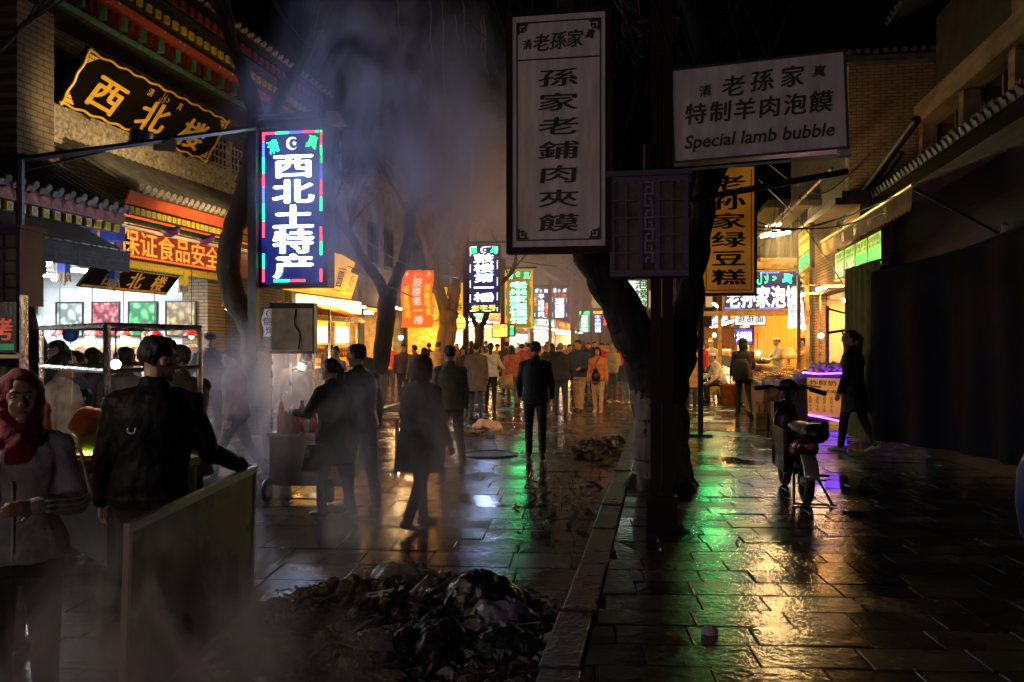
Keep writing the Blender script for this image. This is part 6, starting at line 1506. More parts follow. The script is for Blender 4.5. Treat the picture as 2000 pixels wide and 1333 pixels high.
# ------------------------------------------------------------------ right hand stalls
SNACK = pm("piled_fried_snacks", (.62, .30, .06), .5, var=.7, scale=22, bump=1.0, bscale=30)
def heap(b, x0, x1, y0, y1, z, hgt, rng, n=160, s=.05):
    for k in range(n):
        u, v = rng.random(), rng.random(); e = min(u, 1 - u, v, 1 - v) * 3
        c = Vector((x0 + u * (x1 - x0), y0 + v * (y1 - y0), z + hgt * min(1, e) * rng.uniform(.4, 1)))
        R = Matrix.Rotation(rng.uniform(0, 3), 3, 'Z') @ Matrix.Rotation(rng.uniform(-.5, .5), 3, 'X')
        b.ball(c, (s * rng.uniform(.6, 1.5), s * .6, s * .45), 7, 5, 0, R)
    b.box((x0, y0, z - .01), (x1, y1, z + hgt * .25), 0)
rng = random.Random(31)
def counter(label, x0, x1, y0, y1, z, mat, tops=2, n=120):
    t = thing("food_counter", label, "food counter", ((x0 + x1) / 2, (y0 + y1) / 2, .13))
    part(t, "body", mat, lambda b: b.box((x0, y0, .2), (x1, y1, z - .05)))
    part(t, "tray_rim", STEEL, lambda b: (b.box((x0 - .03, y0 - .03, z - .049), (x1 + .03, y1 + .03, z)), b.box((x0 - .03, y0 - .03, z + .001), (x1 + .03, y0 - .0, z + .06))))
    part(t, "foot", BLACKST, lambda b: [b.box((x - .04, y - .04, .13), (x + .04, y + .04, .199)) for x in (x0 + .08, x1 - .08) for y in (y0 + .08, y1 - .08)])
    hl = (y1 - y0) / tops
    for k in range(tops):
        m = (SNACK, pm("piled_skewers", (.45, .14, .05), .5, var=.7, scale=22, bump=1.0, bscale=30), pm("piled_pale_buns", (.68, .48, .2), .5, var=.4, scale=16, bump=.8, bscale=30))[(k + int(x0 * 7)) % 3]
        p_ = part(t, "snack_heap", m, lambda b: heap(b, x0 + .05, x1 - .05, y0 + k * hl + .04, y0 + (k + 1) * hl - .04, z, .14, rng, n), True); p_['kind'] = 'stuff'
    return t
PANEL = pm("dull_steel_panel", (.32, .24, .17), .35, .5, var=.4, scale=4)
counter("long front food counter heaped with orange fried snacks behind the scooter", 1.9, 2.48, 17.0, 20.6, .98, pm("crate_side", (.3, .15, .06), .6, var=.6, scale=6), 3, 150)
counter("steel sided food counter with snack trays left of the violet lit cart", 2.56, 3.2, 17.6, 21.0, 1.08, PANEL, 2, 150)
counter("far food counter with pots in front of the capped cook", 2.0, 2.9, 21.3, 23.9, 1.1, PANEL, 2, 150)
# skewer jars and crates at the front of the counter
for i in range(5):
    x, y = 1.8 + (i % 3) * .24, 16.72 - (i // 3) * .22
    t = thing("crate", "small wooden crate of bottled sauces, one of the row below the snack counter", "crate", (x, y, .13), 0, "sauce crates below the snack counter")
    part(t, "slatted_box", pm("crate_wood", (.42, .24, .08), .7, var=.4), lambda b: (b.box((x - .1, y - .09, .13), (x + .1, y + .09, .45)),)); part(t, "bottle", pm("amber_glass", (.5, .2, .04), .15), lambda b: [b.lathe((x + dx, y + dy, .451), [(.03, 0), (.03, .1), (.012, .15), (.012, .19)], 8) for dx in (-.05, .05) for dy in (-.04, .04)])
c = Vector((2.40, 16.5, .13)); t = thing("menu_board", "dark framed board leaning in front of the snack counter", "board", c)
part(t, "board", pm("brown_board", (.10, .06, .05), .4), lambda b: b.hexa([c + Vector(v) for v in ((-.22, -.12, 0), (.22, -.12, 0), (.22, -.09, 0), (-.22, -.09, 0), (-.22, .05, .85), (.22, .05, .85), (.22, .08, .85), (-.22, .08, .85))])); part(t, "frame", pm("grey_frame", (.3, .27, .25), .4), lambda b: [b.hexa([c + Vector((x, -.135, 0)), c + Vector((x + .03, -.135, 0)), c + Vector((x + .03, -.121, 0)), c + Vector((x, -.121, 0)), c + Vector((x, .035, .87)), c + Vector((x + .03, .035, .87)), c + Vector((x + .03, .049, .87)), c + Vector((x, .049, .87))]) for x in (-.23, .2)])
# violet LED cart
v0, v1 = pd(1602, 760, 18.6), pd(1641, 760, 17.4)
fr = Fr(((v0.x + v1.x) / 2, (v0.y + v1.y) / 2, .13), (v1.x - v0.x, v1.y - v0.y, 0)); w = (v1 - v0).length
fr = Fr(Vector((3.02, 17.0, .13)), (1, -.75, 0)); w = .82
t = thing("led_cart", "snack cart edged with violet LED strip and orange menu board front", "cart", fr.O)
part(t, "body", pm("dark_cart_panel", (.07, .045, .03), .5, var=.5), lambda b: b.fbox(fr, -w / 2, w / 2, .14, 1.04, -.55, 0))
part(t, "menu_board", em("orange_board_glow", (1, .36, .05), .45, .3, 5, base=(.5, .2, .05)), lambda b: b.fquad(fr, -w / 2 + .06, w / 2 - .08, .22, .95, .006))
L(t, "lettering", INK, lambda b: (line(b, fr, "炸鲜奶", -.3, .25, .86, .11, .01), line(b, fr, "现炸现卖", -.3, .25, .7, .06, .01), [column(b, fr, "五元十元", -.28 + k * .14, .6, .3, .07, .01) for k in range(4)]))
part(t, "led_strip", LED_V, lambda b: (b.tube(sweep([fr.p(-w / 2 - .02, 1.05, .02), fr.p(-.1, 1.03, .05), fr.p(w / 2, 1.06, .02)], 4), .017, 6), b.tube([fr.p(w / 2, 1.06, .02), fr.p(w / 2 - .02, .14, .02)], .017, 6), b.tube(sweep([fr.p(w / 2 - .02, .14, .02), fr.p(0, .2, .03), fr.p(-w / 2, .24, .02)], 4), .017, 6), b.tube([fr.p(w / 2, 1.06, .02), fr.p(w / 2, 1.06, -.53)], .014, 6), b.tube([fr.p(w / 2 - .06, 1.06, -.5), fr.p(w / 2 - .06, 1.95, -.5)], .014, 6), b.tube([fr.p(-w / 2 - .35, .42, .1), fr.p(-w / 2 - .05, .3, .1)], .014, 6)))
p_ = part(t, "snack_heap", pm("pale_popcorn", (.75, .58, .28), .6, var=.4, scale=20, bump=.8), lambda b: [b.ball(fr.p(-w / 2 + .1 + rng.random() * (w - .2), 1.05 + rng.random() * .18, -.06 - rng.random() * .42), .045, 6, 5) for k in range(90)], True); p_['kind'] = 'stuff'
for u in (-.35, .38): part(t, "wheel", BLACKST, lambda b: b.lathe(fr.p(u, .08, -.05), [(.03, -.02), (.08, -.02), (.08, .02), (.03, .02)], 12, 0, fr.U))
part(t, "glowing_post_board", em("orange_board_glow", (1, .36, .05), .45), lambda b: b.fbox(fr, w / 2 - .12, w / 2 + .1, 1.5, 2.15, -.56, -.54))
# steel frame with hanging gear
for x, y, zt_ in ((2.95, 18.9, 2.7), (3.25, 18.9, 2.9), (3.7, 18.2, 2.3), (3.25, 20.5, 2.9)):
    pass
t = thing("market_stall", "upright steel stall posts with cross bar between the food counters and white tiled wall", "stall", (3.2, 19, .13))
part(t, "post", pm("brass_tinted_post", (.45, .32, .16), .35, .6), lambda b: [b.box((x - .035, y - .035, .13), (x + .035, y + .035, z_)) for x, y, z_ in ((2.88, 19.2, 3.2), (3.3, 18.3, 2.5), (3.86, 17.8, 2.3), (3.3, 20.75, 3.1))])
part(t, "cross_bar", BLACKST, lambda b: (b.tube([(3.3, 18.3, 1.95), (3.86, 17.8, 2.05)], .03, 6), b.tube([(3.3, 18.3, 2.45), (3.86, 17.8, 2.25)], .02, 6), b.tube([(3.55, 18.1, 2.0), (3.8, 17.85, 1.1)], .02, 6), b.tube([(2.88, 19.2, 3.15), (3.3, 20.75, 3.1)], .025, 6)))
TB = [(1525, 457, 18.4, .4, "upper tube lamp nearest the tilted light box"), (1511, 441, 23, .4, "far upper tube lamp over the blue shop sign"), (1508, 458, 18.7, .5, "lower bright tube lamp left of the tilted light box"), (1356, 612, 30, .7, "slanting tube lamp seen past the big tree"), (1402, 600, 26, .8, "long slanting tube lamp under the amber sign")]
for px, py, d, l, lb in TB[:5]:
    c = pd(px, py, d); sl = .9 if px < 1450 else .1
    t = thing("tube_lamp", lb, "lamp", c, 0, "tube lamps over the right stalls")
    u = Vector((-.5 if px > 1450 else .35, .8, -sl * .2)).normalized() if px < 1450 else Vector((1, -.5, .15)).normalized()
    part(t, "tube", em("tube_glow", (1, .62, .24), 420), lambda b: b.tube([c - u * l / 2, c + u * l / 2], .028, 8)); part(t, "housing", WHITEP, lambda b: b.tube([c - u * l / 2 + Vector((0, 0, .05)), c + u * l / 2 + Vector((0, 0, .05))], .03, 6)); part(t, "cord", BLACKST, lambda b: b.tube([c + Vector((0, 0, .06)), c + Vector((.1, .1, .8))], .008, 5))
for px, py, d, s, lb in ((1603, 656, 19.5, 150, "pear shaped bare bulb on the steel frame by the white wall"), (1411, 627, 34, 260, "glaring round lamp deep among the right stalls"), (1570, 640, 20.3, 150, "bare bulb behind the white flag lamp sign"), (1480, 690, 25.5, 100, "low warm bulb near the cook's pots"), (1395, 655, 29, 100, "warm bulb by the brown notice board")):
    c = pd(px, py, d); t = thing("bulb_lamp", lb, "lamp", c, 0, "bare bulbs over the right stalls")
    part(t, "bulb", em("stall_bulb_%d" % s, (1, .66, .28), s), lambda b: b.ball(c, .06, 12, 8), True); part(t, "cord", BLACKST, lambda b: b.tube([c + Vector((0, 0, .06)), c + Vector((0, .05, .6))], .008, 5))
c = pd(1540, 672, 21.2); t = thing("pan_lamp", "domed cream pot lid lamp standing on the counter below the white lamp sign", "pot", c)
part(t, "lid", pm("cream_enamel", (.7, .5, .25), .4), lambda b: b.lathe((c.x, c.y, 1.35), [(.22, 0), (.2, .12), (.1, .26), (.05, .28)], 16), True); part(t, "stand", STEEL, lambda b: b.tube([(c.x, c.y, 1.1), (c.x, c.y, 1.36)], .04, 8))
for i, (x, y, r, lb) in enumerate(((2.35, 21.2, .24, "wide steel bowl on the far counter"), (2.2, 20.2, .28, "pale basin at the end of the front snack counter"))):
    t = thing("bowl", lb, "bowl", (x, y, 1.1)); z = (1.24, 1.12)[i]
    part(t, "basin", [STEEL, pm("cream_enamel", (.7, .5, .25), .4)][i], lambda b: b.lathe((x, y, z), [(r * .5, 0), (r * .8, .05), (r, .14), (r * .97, .14), (r * .7, .04)], 18), True)
# ochre partition behind the cook, bucket, low table, trolley
t = thing("partition", "ochre plank partition lit up behind the capped cook", "partition", (3.4, 27, .13))
part(t, "panel", pm("ochre_planks", (.62, .40, .12), .6, var=.2, scale=3, stretch=(6, 1, .2)), lambda b: b.box((2.75, 27, .13), (3.98, 27.08, 3.1))); part(t, "post", REDWOOD, lambda b: (b.box((2.6, 26.95, .13), (2.74, 27.1, 3.3)), b.box((1.55, 25.2, .13), (1.67, 25.3, 3.4))))
c = base(1425, 22.6, .13); t = thing("bucket", "orange plastic bucket beside the crouching white coated worker", "bucket", c); part(t, "tub", pm("orange_plastic", (.8, .25, .02), .35), lambda b: b.lathe(c, [(.2, 0), (.26, .5), (.28, .5), (.28, .53), (.25, .53), (.2, .06)], 18), True); part(t, "handle", STEEL, lambda b: b.tube([c + Vector((.27 * math.cos(a), 0, .52 + .1 * math.sin(a))) for a in np.linspace(0, 3.14, 9)], .008, 5))
c = base(1388, 24, .13); t = thing("trolley", "low trolley carrying a yellow basket on the right pavement", "trolley", c); part(t, "deck", STEEL, lambda b: b.box((c.x - .45, c.y - .3, .28), (c.x + .4, c.y + .3, .33)))
for sx in (-.35, .3): part(t, "wheel", BLACKST, lambda b: b.lathe((c.x + sx, c.y - .25, .2), [(.03, -.02), (.07, -.02), (.07, .02), (.03, .02)], 10, 0, (0, 1, 0)))
part(t, "handle", STEEL, lambda b: (b.tube([(c.x - .44, c.y, .3), (c.x - .5, c.y, 1.1)], .015, 6),))
t = thing("basket", "yellow plastic basket on the low trolley", "basket", c + Vector((0, 0, .2))); part(t, "tub", pm("yellow_plastic", (.85, .6, .03), .4), lambda b: b.hexa([(c.x - .35, c.y - .25, .332), (c.x + .3, c.y - .25, .332), (c.x + .3, c.y + .25, .332), (c.x - .35, c.y + .25, .332), (c.x - .42, c.y - .3, .55), (c.x + .37, c.y - .3, .55), (c.x + .37, c.y + .3, .55), (c.x - .42, c.y + .3, .55)])); part(t, "lining", pm("yellow_bag", (.9, .7, .1), .5), lambda b: b.ball((c.x, c.y, .55), (.3, .22, .1), 12, 8), True)
c = base(1365, 27, .13); t = thing("table", "long pale plank table under the brown notice board", "table", c); part(t, "tabletop", pm("pale_plank", (.6, .45, .25), .6), lambda b: b.box((c.x - .5, c.y - .3, .72), (c.x + 1.0, c.y + .3, .77)))
for sx in (-.45, .95): part(t, "leg", STEEL, lambda b: b.box((c.x + sx - .02, c.y - .28, .13), (c.x + sx + .02, c.y - .24, .719)))

# dark tarpaulin stall and green curtain
def drape(name, label, cat, plan, z0, z1, mat, amp=.05, fold=9, ztop=None, group=None):
    P = sweep([Vector((x, y, 0)) for x, y in plan], 26); b = MB(); m = 16; n = len(P)
    t = thing(name, label, cat, P[0] + Vector((0, 0, z0)))
    L_ = 0; acc = [0]
    for i in range(1, n): L_ += (P[i] - P[i - 1]).length; acc.append(L_)
    vs = []
    for lay in (0, 1):
        for j in range(m):
            v = j / (m - 1)
            for i in range(n):
                tg = (P[min(i + 1, n - 1)] - P[max(i - 1, 0)]).normalized(); nn = Vector((tg.y, -tg.x, 0))
                zt_ = ztop(acc[i] / L_) if ztop else z1
                a = amp * (1 - .75 * v) * math.sin(acc[i] * fold + .6 * math.sin(acc[i] * 2.3) + v * .7) + .03 * mnoise.noise((acc[i] * 2, v * 3, z0))
                vs.append(P[i] + nn * (a - lay * .012) + Vector((0, 0, z0 + (zt_ - z0) * v)))
    fs = []
    for j in range(m - 1):
        for i in range(n - 1):
            k = j * n + i; fs.append((k, k + 1, k + n + 1, k + n)); k += n * m; fs.append((k + n, k + n + 1, k + 1, k))
    b.add(vs, fs); b.build("cloth", mat, t, True)
    part(t, "rail", BLACKST, lambda b: b.tube([p + Vector((0, 0, (ztop(acc[i] / L_) if ztop else z1) + .01)) for i, p in enumerate(P)], .02, 6))
    return t
drape("tarpaulin", "dark navy tarpaulin draped over a closed stall on the right", "tarpaulin", [(2.98, 13.1), (3.3, 12.5), (3.75, 11.6), (4.1, 9.5), (4.25, 6.5)], .35, 2.9, pm("navy_tarpaulin", (.006, .006, .013), .7, var=.5, scale=3, bump=.5, bscale=9, spec=.12), .06, 8, lambda u: 2.75 + .45 * min(1, u * 1.6) )
drape("curtain", "olive green hanging curtain just behind the woman in the dark coat", "curtain", [(2.98, 14.9), (3.02, 14.2), (3.08, 13.5), (3.12, 13.2)], .25, 2.95, pm("olive_green_curtain", (.13, .14, .025), .8, var=.3, scale=4), .05, 22)
t = thing("stall_box", "closed dark stall cabinet under the navy tarpaulin", "cabinet", (3.9, 11, .13)); part(t, "body", BLACKST, lambda b: b.hexa([(3.75, 13.2, .13), (4.45, 9.3, .13), (4.55, 9.3, .13), (4.55, 13.4, .13), (3.75, 13.2, 2.2), (4.45, 9.3, 2.2), (4.55, 9.3, 2.2), (4.55, 13.4, 2.2)])); part(t, "lid", DARKWOOD, lambda b: b.hexa([(3.7, 13.2, 2.21), (4.43, 9.25, 2.21), (4.57, 9.25, 2.21), (4.57, 13.45, 2.21), (3.7, 13.2, 2.27), (4.43, 9.25, 2.27), (4.57, 9.25, 2.27), (4.57, 13.45, 2.27)]))
c = pd(1998, 880, 5.3); t = thing("sack", "blue and pink printed sack standing at the right edge", "sack", (c.x + .1, c.y, .13))
part(t, "bag", pattern("blue_pink_print", (.02, .03, .22), (.55, .2, .2), 9, (.4, .4, .6)), lambda b: b.loft([((c.x + .16, c.y, .45 + z), (r, 0, 0), (0, r * .8, 0)) for r, z in ((.1, 0), (.17, .1), (.2, .3), (.19, .5), (.12, .68), (.05, .74))], 16), True); part(t, "stand", BLACKST, lambda b: b.box((c.x + .05, c.y - .1, .13), (c.x + .28, c.y + .1, .449)))

# cables slung across the right side, and the poles under the brick gable
CB = [((1340, 402, 15), (1450, 440, 16), (1620, 445, 15.5), (1790, 395, 12)), ((1340, 395, 15), (1480, 450, 17), (1600, 440, 16), (1760, 380, 12)), ((1470, 430, 17), (1540, 450, 17), (1630, 430, 16)), ((1500, 320, 20), (1600, 380, 20), (1700, 300, 19)),
      ((1210, -10, 6), (1240, 90, 6.3), (1262, 110, 6.5), (1270, 60, 6.6)), ((1275, -10, 6), (1300, 70, 6.3), (1318, 130, 6.6)), ((1130, 505, 20), (1080, 520, 25), (960, 500, 30)), ((690, 455, 16), (800, 520, 22), (900, 545, 30)), ((680, 520, 20), (760, 560, 22), (850, 600, 26)), ((1480, 350, 19), (1560, 430, 19), (1650, 560, 16))]
for i, pts in enumerate(CB):
    P = sweep([pd(*p) for p in pts], 8); t = thing("cable", ["slack black cable crossing to the brick gable, lowest of the bundle", "slack black cable of the bundle above the tilted light box", "short drooping cable in front of the tube lamps", "thin cable drooping across the brick gable", "looping stem hanging above the tall white sign's right edge", "dry vine hanging over the landscape sign's corner", "thin cable crossing to the navy sign from the big tree", "cable slanting through the smoke above the red banner", "cable slanting to the Y shaped tree", "cable dropping behind the amber sign towards the counters"][i], "cable", P[0], 0, "cables slung over the street")
    part(t, "strand", BLACKST, lambda b: b.tube(P, .014 if i not in (4, 5) else .01, 5))
for i, (a, c) in enumerate((((1640, 440, 19.5), (1790, 235, 15.5)), ((1655, 455, 19), (1760, 300, 17)), ((1490, 465, 22), (1625, 330, 19)), ((1420, 520, 24), (1545, 402, 20)))):
    A_, C_ = pd(*a), pd(*c); t = thing("awning_pole", ["thick dark strut leaning against the brick gable", "thinner dark strut beside the thick one on the gable", "pale tube pole slanting up to the gable corner", "pale tube pole rising past the amber sign"][i], "pole", A_, 0, "slanting poles by the brick gable")
    part(t, "bar", [BLACKST, BLACKST, STEEL, STEEL][i], lambda b: b.tube([A_, C_], (.08, .05, .03, .03)[i], 8)); part(t, "end_cap", BLACKST, lambda b: b.ball(C_, (.085, .055, .035, .035)[i], 8, 6))
t = thing("timber_stack", "yellow lit stack of crates and boards on top of the blue shop sign", "stack", pd(1510, 518, 23.8)); 
part(t, "boards", pm("yellow_lit_wood", (.55, .36, .1), .6, var=.4), lambda b: [b.cbox(pd(1480 + 14 * i, 522 - 7 * (i % 3), 23.9), (.75, .3, .09), 0, .2 * (i % 3 - 1)) for i in range(6)])

# ------------------------------------------------------------------ scooter
sc0 = Vector((1.42, 8.98, .13))
t = thing("electric_scooter", "small step through electric scooter with white seat on its stand", "scooter", sc0, math.radians(3))
# local: +Y forward, X right, Z up
def SP(name, mat, fn, sm=False): b = MB(); fn(b); return b.build(name, mat, t, sm, local=True, bevel=0)
TY = pm("tyre_rubber", (.015, .015, .015), .6, bump=.4, bscale=60); RED_ = pm("dark_red_scooter_paint", (.045, .007, .006), .25, var=.2, bump=0); SILV = pm("silver_paint", (.5, .5, .5), .25, .6, var=.1, bump=0)
for nm, y in (("wheel", 0), ("wheel", 1.12)):
    w_ = SP(nm, TY, lambda b: b.loft([((0, y + .19 * math.cos(a), .225 + .19 * math.sin(a)), (.045, 0, 0), (0, .035 * math.cos(a), .035 * math.sin(a))) for a in np.linspace(0, 2 * math.pi, 25)], 10, 0, False), True)
    b = MB(); b.lathe((0, y, .225), [(.02, -.06), (.05, -.05), (.05, .05), (.02, .06)], 12, 0, (1, 0, 0))
    for k in range(5):
        a = k * 1.257; b.tube([(0, y, .225), (0, y + .17 * math.cos(a), .225 + .17 * math.sin(a))], .014, 6)
    rim = b.build("rim", SILV, w_, True, local=True)
SP("rear_fender", SILV, lambda b: b.loft([((0, .0 + .265 * math.cos(a), .235 + .265 * math.sin(a)), (.075, 0, 0), (0, .016 * math.cos(a), .016 * math.sin(a))) for a in np.linspace(.35, 3.0, 14)], 10), True)
SP("rear_body", RED_, lambda b: b.loft([((0, -.14, .60), (.07, 0, 0), (0, .0, .05)), ((0, -.02, .56), (.12, 0, 0), (0, 0, .11)), ((0, .25, .50), (.13, 0, 0), (0, 0, .16)), ((0, .42, .42), (.10, 0, 0), (0, 0, .12))], 14), True)
SP("tail_light", em("tail_red", (.5, .03, .02), .05), lambda b: b.ball((0, -.2, .60), (.05, .03, .035), 12, 8), True)
SP("seat", pm("pale_grey_vinyl", (.42, .40, .38), .4), lambda b: b.loft([((-.0, .02, .74), (.10, 0, 0), (0, 0, .03)), ((0, .1, .75), (.13, 0, 0), (0, 0, .05)), ((0, .32, .76), (.12, 0, 0), (0, 0, .045)), ((0, .45, .75), (.07, 0, 0), (0, 0, .03))], 14), True)
SP("seat_post", BLACKST, lambda b: b.tube([(0, .25, .5), (0, .27, .74)], .05, 10))
SP("tail_box", BLACKST, lambda b: b.loft([((.06, -.22, .72), (.10, 0, 0), (0, .0, .07)), ((.06, -.17, .72), (.13, 0, 0), (0, 0, .10)), ((.06, .0, .72), (.13, 0, 0), (0, 0, .10)), ((.06, .03, .72), (.1, 0, 0), (0, 0, .08))], 12), True)
SP("floor_board", BLACKST, lambda b: b.box((-.13, .36, .24), (.13, .86, .31)))
SP("side_panel", RED_, lambda b: (b.box((-.165, .3, .27), (-.132, .98, .72)), b.box((.132, .36, .2), (.15, .84, .36))))
SP("leg_shield", RED_, lambda b: b.loft([((-.02, .84, .28), (.16, 0, 0), (0, .03, 0)), ((-.02, .9, .5), (.17, 0, 0), (0, .04, 0)), ((-.02, .95, .8), (.13, 0, 0), (0, .04, 0)), ((0, .96, .98), (.06, 0, 0), (0, .04, 0))], 14), True)
SP("steering_column", BLACKST, lambda b: b.tube([(0, 1.1, .25), (0, .98, .9), (0, .93, 1.12)], [.03, .035, .03], 10))
SP("fork", SILV, lambda b: [b.tube([(x, 1.12, .225), (x, 1.04, .55)], .018, 8) for x in (-.07, .07)])
SP("front_fender", RED_, lambda b: b.loft([((0, 1.12 + .25 * math.cos(a), .235 + .25 * math.sin(a)), (.06, 0, 0), (0, .014 * math.cos(a), .014 * math.sin(a))) for a in np.linspace(.5, 2.8, 12)], 10), True)
hb_ = SP("handlebar", BLACKST, lambda b: b.tube(sweep([(-.37, .80, 1.12), (-.2, .86, 1.14), (-.06, .93, 1.10), (.06, .93, 1.10), (.2, .86, 1.12), (.37, .80, 1.06)], 5), .016, 8), True)
for sx in (-1, 1):
    b = MB(); b.tube([(sx * .22, .855, 1.13 - .02 * (sx > 0)), (sx * .38, .79, 1.12 - .06 * (sx > 0))], .028, 10); b.build("grip", TY, hb_, True, local=True)
    b = MB(); b.tube([(sx * .18, .9, 1.15), (sx * .34, .87, 1.13)], .008, 6); b.build("brake_lever", SILV, hb_, True, local=True)
SP("headlight", BLACKST, lambda b: b.ball((0, .94, 1.15), (.10, .075, .07), 16, 10), True)
SP("front_basket", BLACKST, lambda b: (b.box((-.12, 1.1, .72), (.12, 1.3, .74)), b.box((-.12, 1.1, .75), (-.11, 1.3, .94)), b.box((.11, 1.1, .75), (.12, 1.3, .94)), b.box((-.108, 1.29, .75), (.108, 1.3, .94))))
SP("centre_stand", BLACKST, lambda b: (b.tube([(-.10, .1, .3), (-.14, -.10, .02)], .014, 6), b.tube([(.10, .1, .3), (.22, -.14, .02)], .014, 6), b.tube([(-.16, -.10, .015), (.26, -.14, .015)], .012, 6)))
SP("rear_bracket", BLACKST, lambda b: (b.tube([(.10, -.08, .3), (.2, -.12, .3)], .015, 6), b.tube([(.10, -.02, .24), (.19, -.04, .24)], .012, 6)))
SP("cable_loom", BLACKST, lambda b: [b.tube(sweep([(x, .9, 1.1), (x * 1.3, 1.0, 1.0), (.0, .97, .85)], 5), .006, 5) for x in (-.08, -.04, .05, .09)])

# ------------------------------------------------------------------ litter on the street
HM = [pm("litter_%d" % i, c, .6, var=.5, scale=12, bump=.5) for i, c in enumerate([(.20, .13, .09), (.10, .07, .05), (.30, .22, .16), (.06, .09, .04), (.16, .12, .14), (.35, .30, .27), (.58, .53, .50)])]
rng = random.Random(77)
def leafy(b, p, s, rng, mi):
    """one bent scrap: leaf, peel or paper"""
    R = Matrix.Rotation(rng.uniform(0, 6.3), 3, 'Z') @ Matrix.Rotation(rng.uniform(-1, 1), 3, 'X') @ Matrix.Rotation(rng.uniform(-.8, .8), 3, 'Y')
    o = []
    for i in range(5):
        x = (i - 2) / 2; ww = .55 * (1 - .75 * x * x); cv = .5 * (1 - x * x) * rng.uniform(.3, 1)
        for y in (-1, 0, 1): o.append(Vector(p) + R @ Vector((x * s, y * ww * s * .7, cv * s * .6 + .2 * s * abs(y) * rng.uniform(0, 1))))
    f = []
    for i in range(4):
        for j in range(2): k = i * 3 + j; f.append((k, k + 1, k + 4, k + 3))
    b.add(o, f, mi)
def heapstuff(name, label, cat, pts, n, s0, hgt, mats, ragged=.2, balls=.15):
    """scraps strewn over a picture outline of road points"""
    b = MB(); P = [pZ(x, y, 0) for x, y in pts]; c0 = sum(P, Vector()) / len(P)
    for k in range(n):
        i = rng.randrange(len(P)); q_ = P[i].lerp(P[(i + 1) % len(P)], rng.random()); r = rng.random() ** .55
        s = s0 * (.45 + 1.9 * rng.random() ** 4); p = c0.lerp(q_, min(1.12, r * (1 + rng.uniform(-.1, ragged)))); z = hgt * max(0, 1 - r) ** .8 * rng.uniform(.5, 1.05) + .015
        mi = rng.randrange(len(mats))
        if rng.random() < balls: b.ball((p.x, p.y, z), tuple(s * rng.uniform(.5, 1.1) for _ in range(3)), 7, 5, mi, Matrix.Rotation(rng.uniform(0, 3), 3, 'Y'))
        else: leafy(b, (p.x, p.y, z), s * rng.uniform(.6, 1.7), rng, mi)
    b.ball((c0.x, c0.y, -.02), (max(abs(p.x - c0.x) for p in P) * .75, max(abs(p.y - c0.y) for p in P) * .75, hgt * .8), 20, 10, 0)
    b.v = [tuple(Vector(v) + Vector((0, 0, .03 * mnoise.noise((v[0] * 9, v[1] * 9, 0))))) for v in b.v]
    o = b.build(name, mats, None, True); tag(o, label, cat, None, "stuff"); return o
heapstuff("garbage_debris", "mound of vegetable scraps and peelings across the foreground road", "garbage", [(440, 1225), (560, 1170), (700, 1150), (860, 1140), (1000, 1160), (1085, 1215), (1100, 1330), (900, 1420), (700, 1420), (440, 1400)], 2600, .034, .13, HM, .3, .06)
heapstuff("leaf_debris", "low pile of wet brown leaves and wrappers against the kerb", "litter", [(1122, 893), (1130, 868), (1160, 860), (1215, 868), (1228, 890), (1190, 905)], 420, .06, .16, [HM[0], HM[2], pm("amber_leaf", (.42, .2, .06), .5), HM[1]])
heapstuff("kerb_debris", "scattered wet leaves and paper strewn along the road before the kerb", "litter", [(1010, 985), (1080, 930), (1190, 905), (1215, 925), (1190, 985), (1120, 1040), (1030, 1050)], 150, .035, .012, [HM[0], HM[2], HM[6], HM[1]], .4, 0)
heapstuff("straw_debris", "scattered straw and chips on the pavement beside the scooter", "litter", [(1660, 925), (1700, 905), (1760, 930), (1750, 965), (1680, 970)], 90, .035, .02, [pm("straw", (.5, .36, .18), .6), HM[2]], .5, 0)
def bag(label, px, d, size, mat, seed, flat=1.0, z0=0.0, knot=True, name="plastic_bag"):
    """a slumped film bag: ragged outline, sharp creases running to the knot"""
    c = base(px, d, z0); b = MB(); n = 34; vs = []; rx, ry, rz = size; H = rz * 1.35
    for j in range(n):
        for i in range(n):
            u, v = i / (n - 1) * 2 - 1, j / (n - 1) * 2 - 1
            a = math.atan2(v, u); k = max(abs(u), abs(v)); out = 1 + .38 * mnoise.noise((math.cos(a) * 1.3 + seed, math.sin(a) * 1.3, seed * .3))
            x, y = math.cos(a) * k * rx * out * 1.15, math.sin(a) * k * ry * out * 1.15
            q = (x / rx * 1.3 + seed, y / ry * 1.3, seed * .7)
            cre = abs(mnoise.noise(q)) * .9 + .5 * abs(mnoise.noise((q[0] * 2.3, q[1] * 2.3, q[2]))) + .25 * abs(mnoise.noise((q[0] * 5, q[1] * 5, q[2])))
            z = H * max(0, 1 - k ** 2.6) ** .6 * (.74 + .42 * cre) + (.0 if k > .97 else .006)
            vs.append((c.x + x * (1 + .1 * cre), c.y + y * (1 + .1 * cre), c.z + z))
    b.add(vs, [(j * n + i, j * n + i + 1, (j + 1) * n + i + 1, (j + 1) * n + i) for j in range(n - 1) for i in range(n - 1)])
    t = thing(name, label, "bag", c)
    b.build("film", mat, t, True)
    if knot:
        k0 = Vector((c.x + rx * .15, c.y, c.z + H * .95))
        def ears(bb):
            for a in (.3, 2.0, 4.1): leafy(bb, k0 + Vector((.02 * math.cos(a), .02 * math.sin(a), .015)), .035, rng, 0)
            bb.ball(k0, (.014, .014, .016), 8, 6)
        part(t, "tied_end", mat, ears, True)
    return t
PLW = pm("thin_white_plastic", (.48, .44, .42), .3, var=.3, bump=.5, bscale=30); PLB = pm("black_plastic_film", (.02, .017, .022), .25, var=.3, bump=.6, bscale=20)
bag("long crumpled white plastic bag lying on the road, its tip pointing up", 792, 6.3, (.24, .1, .09), PLW, 3)
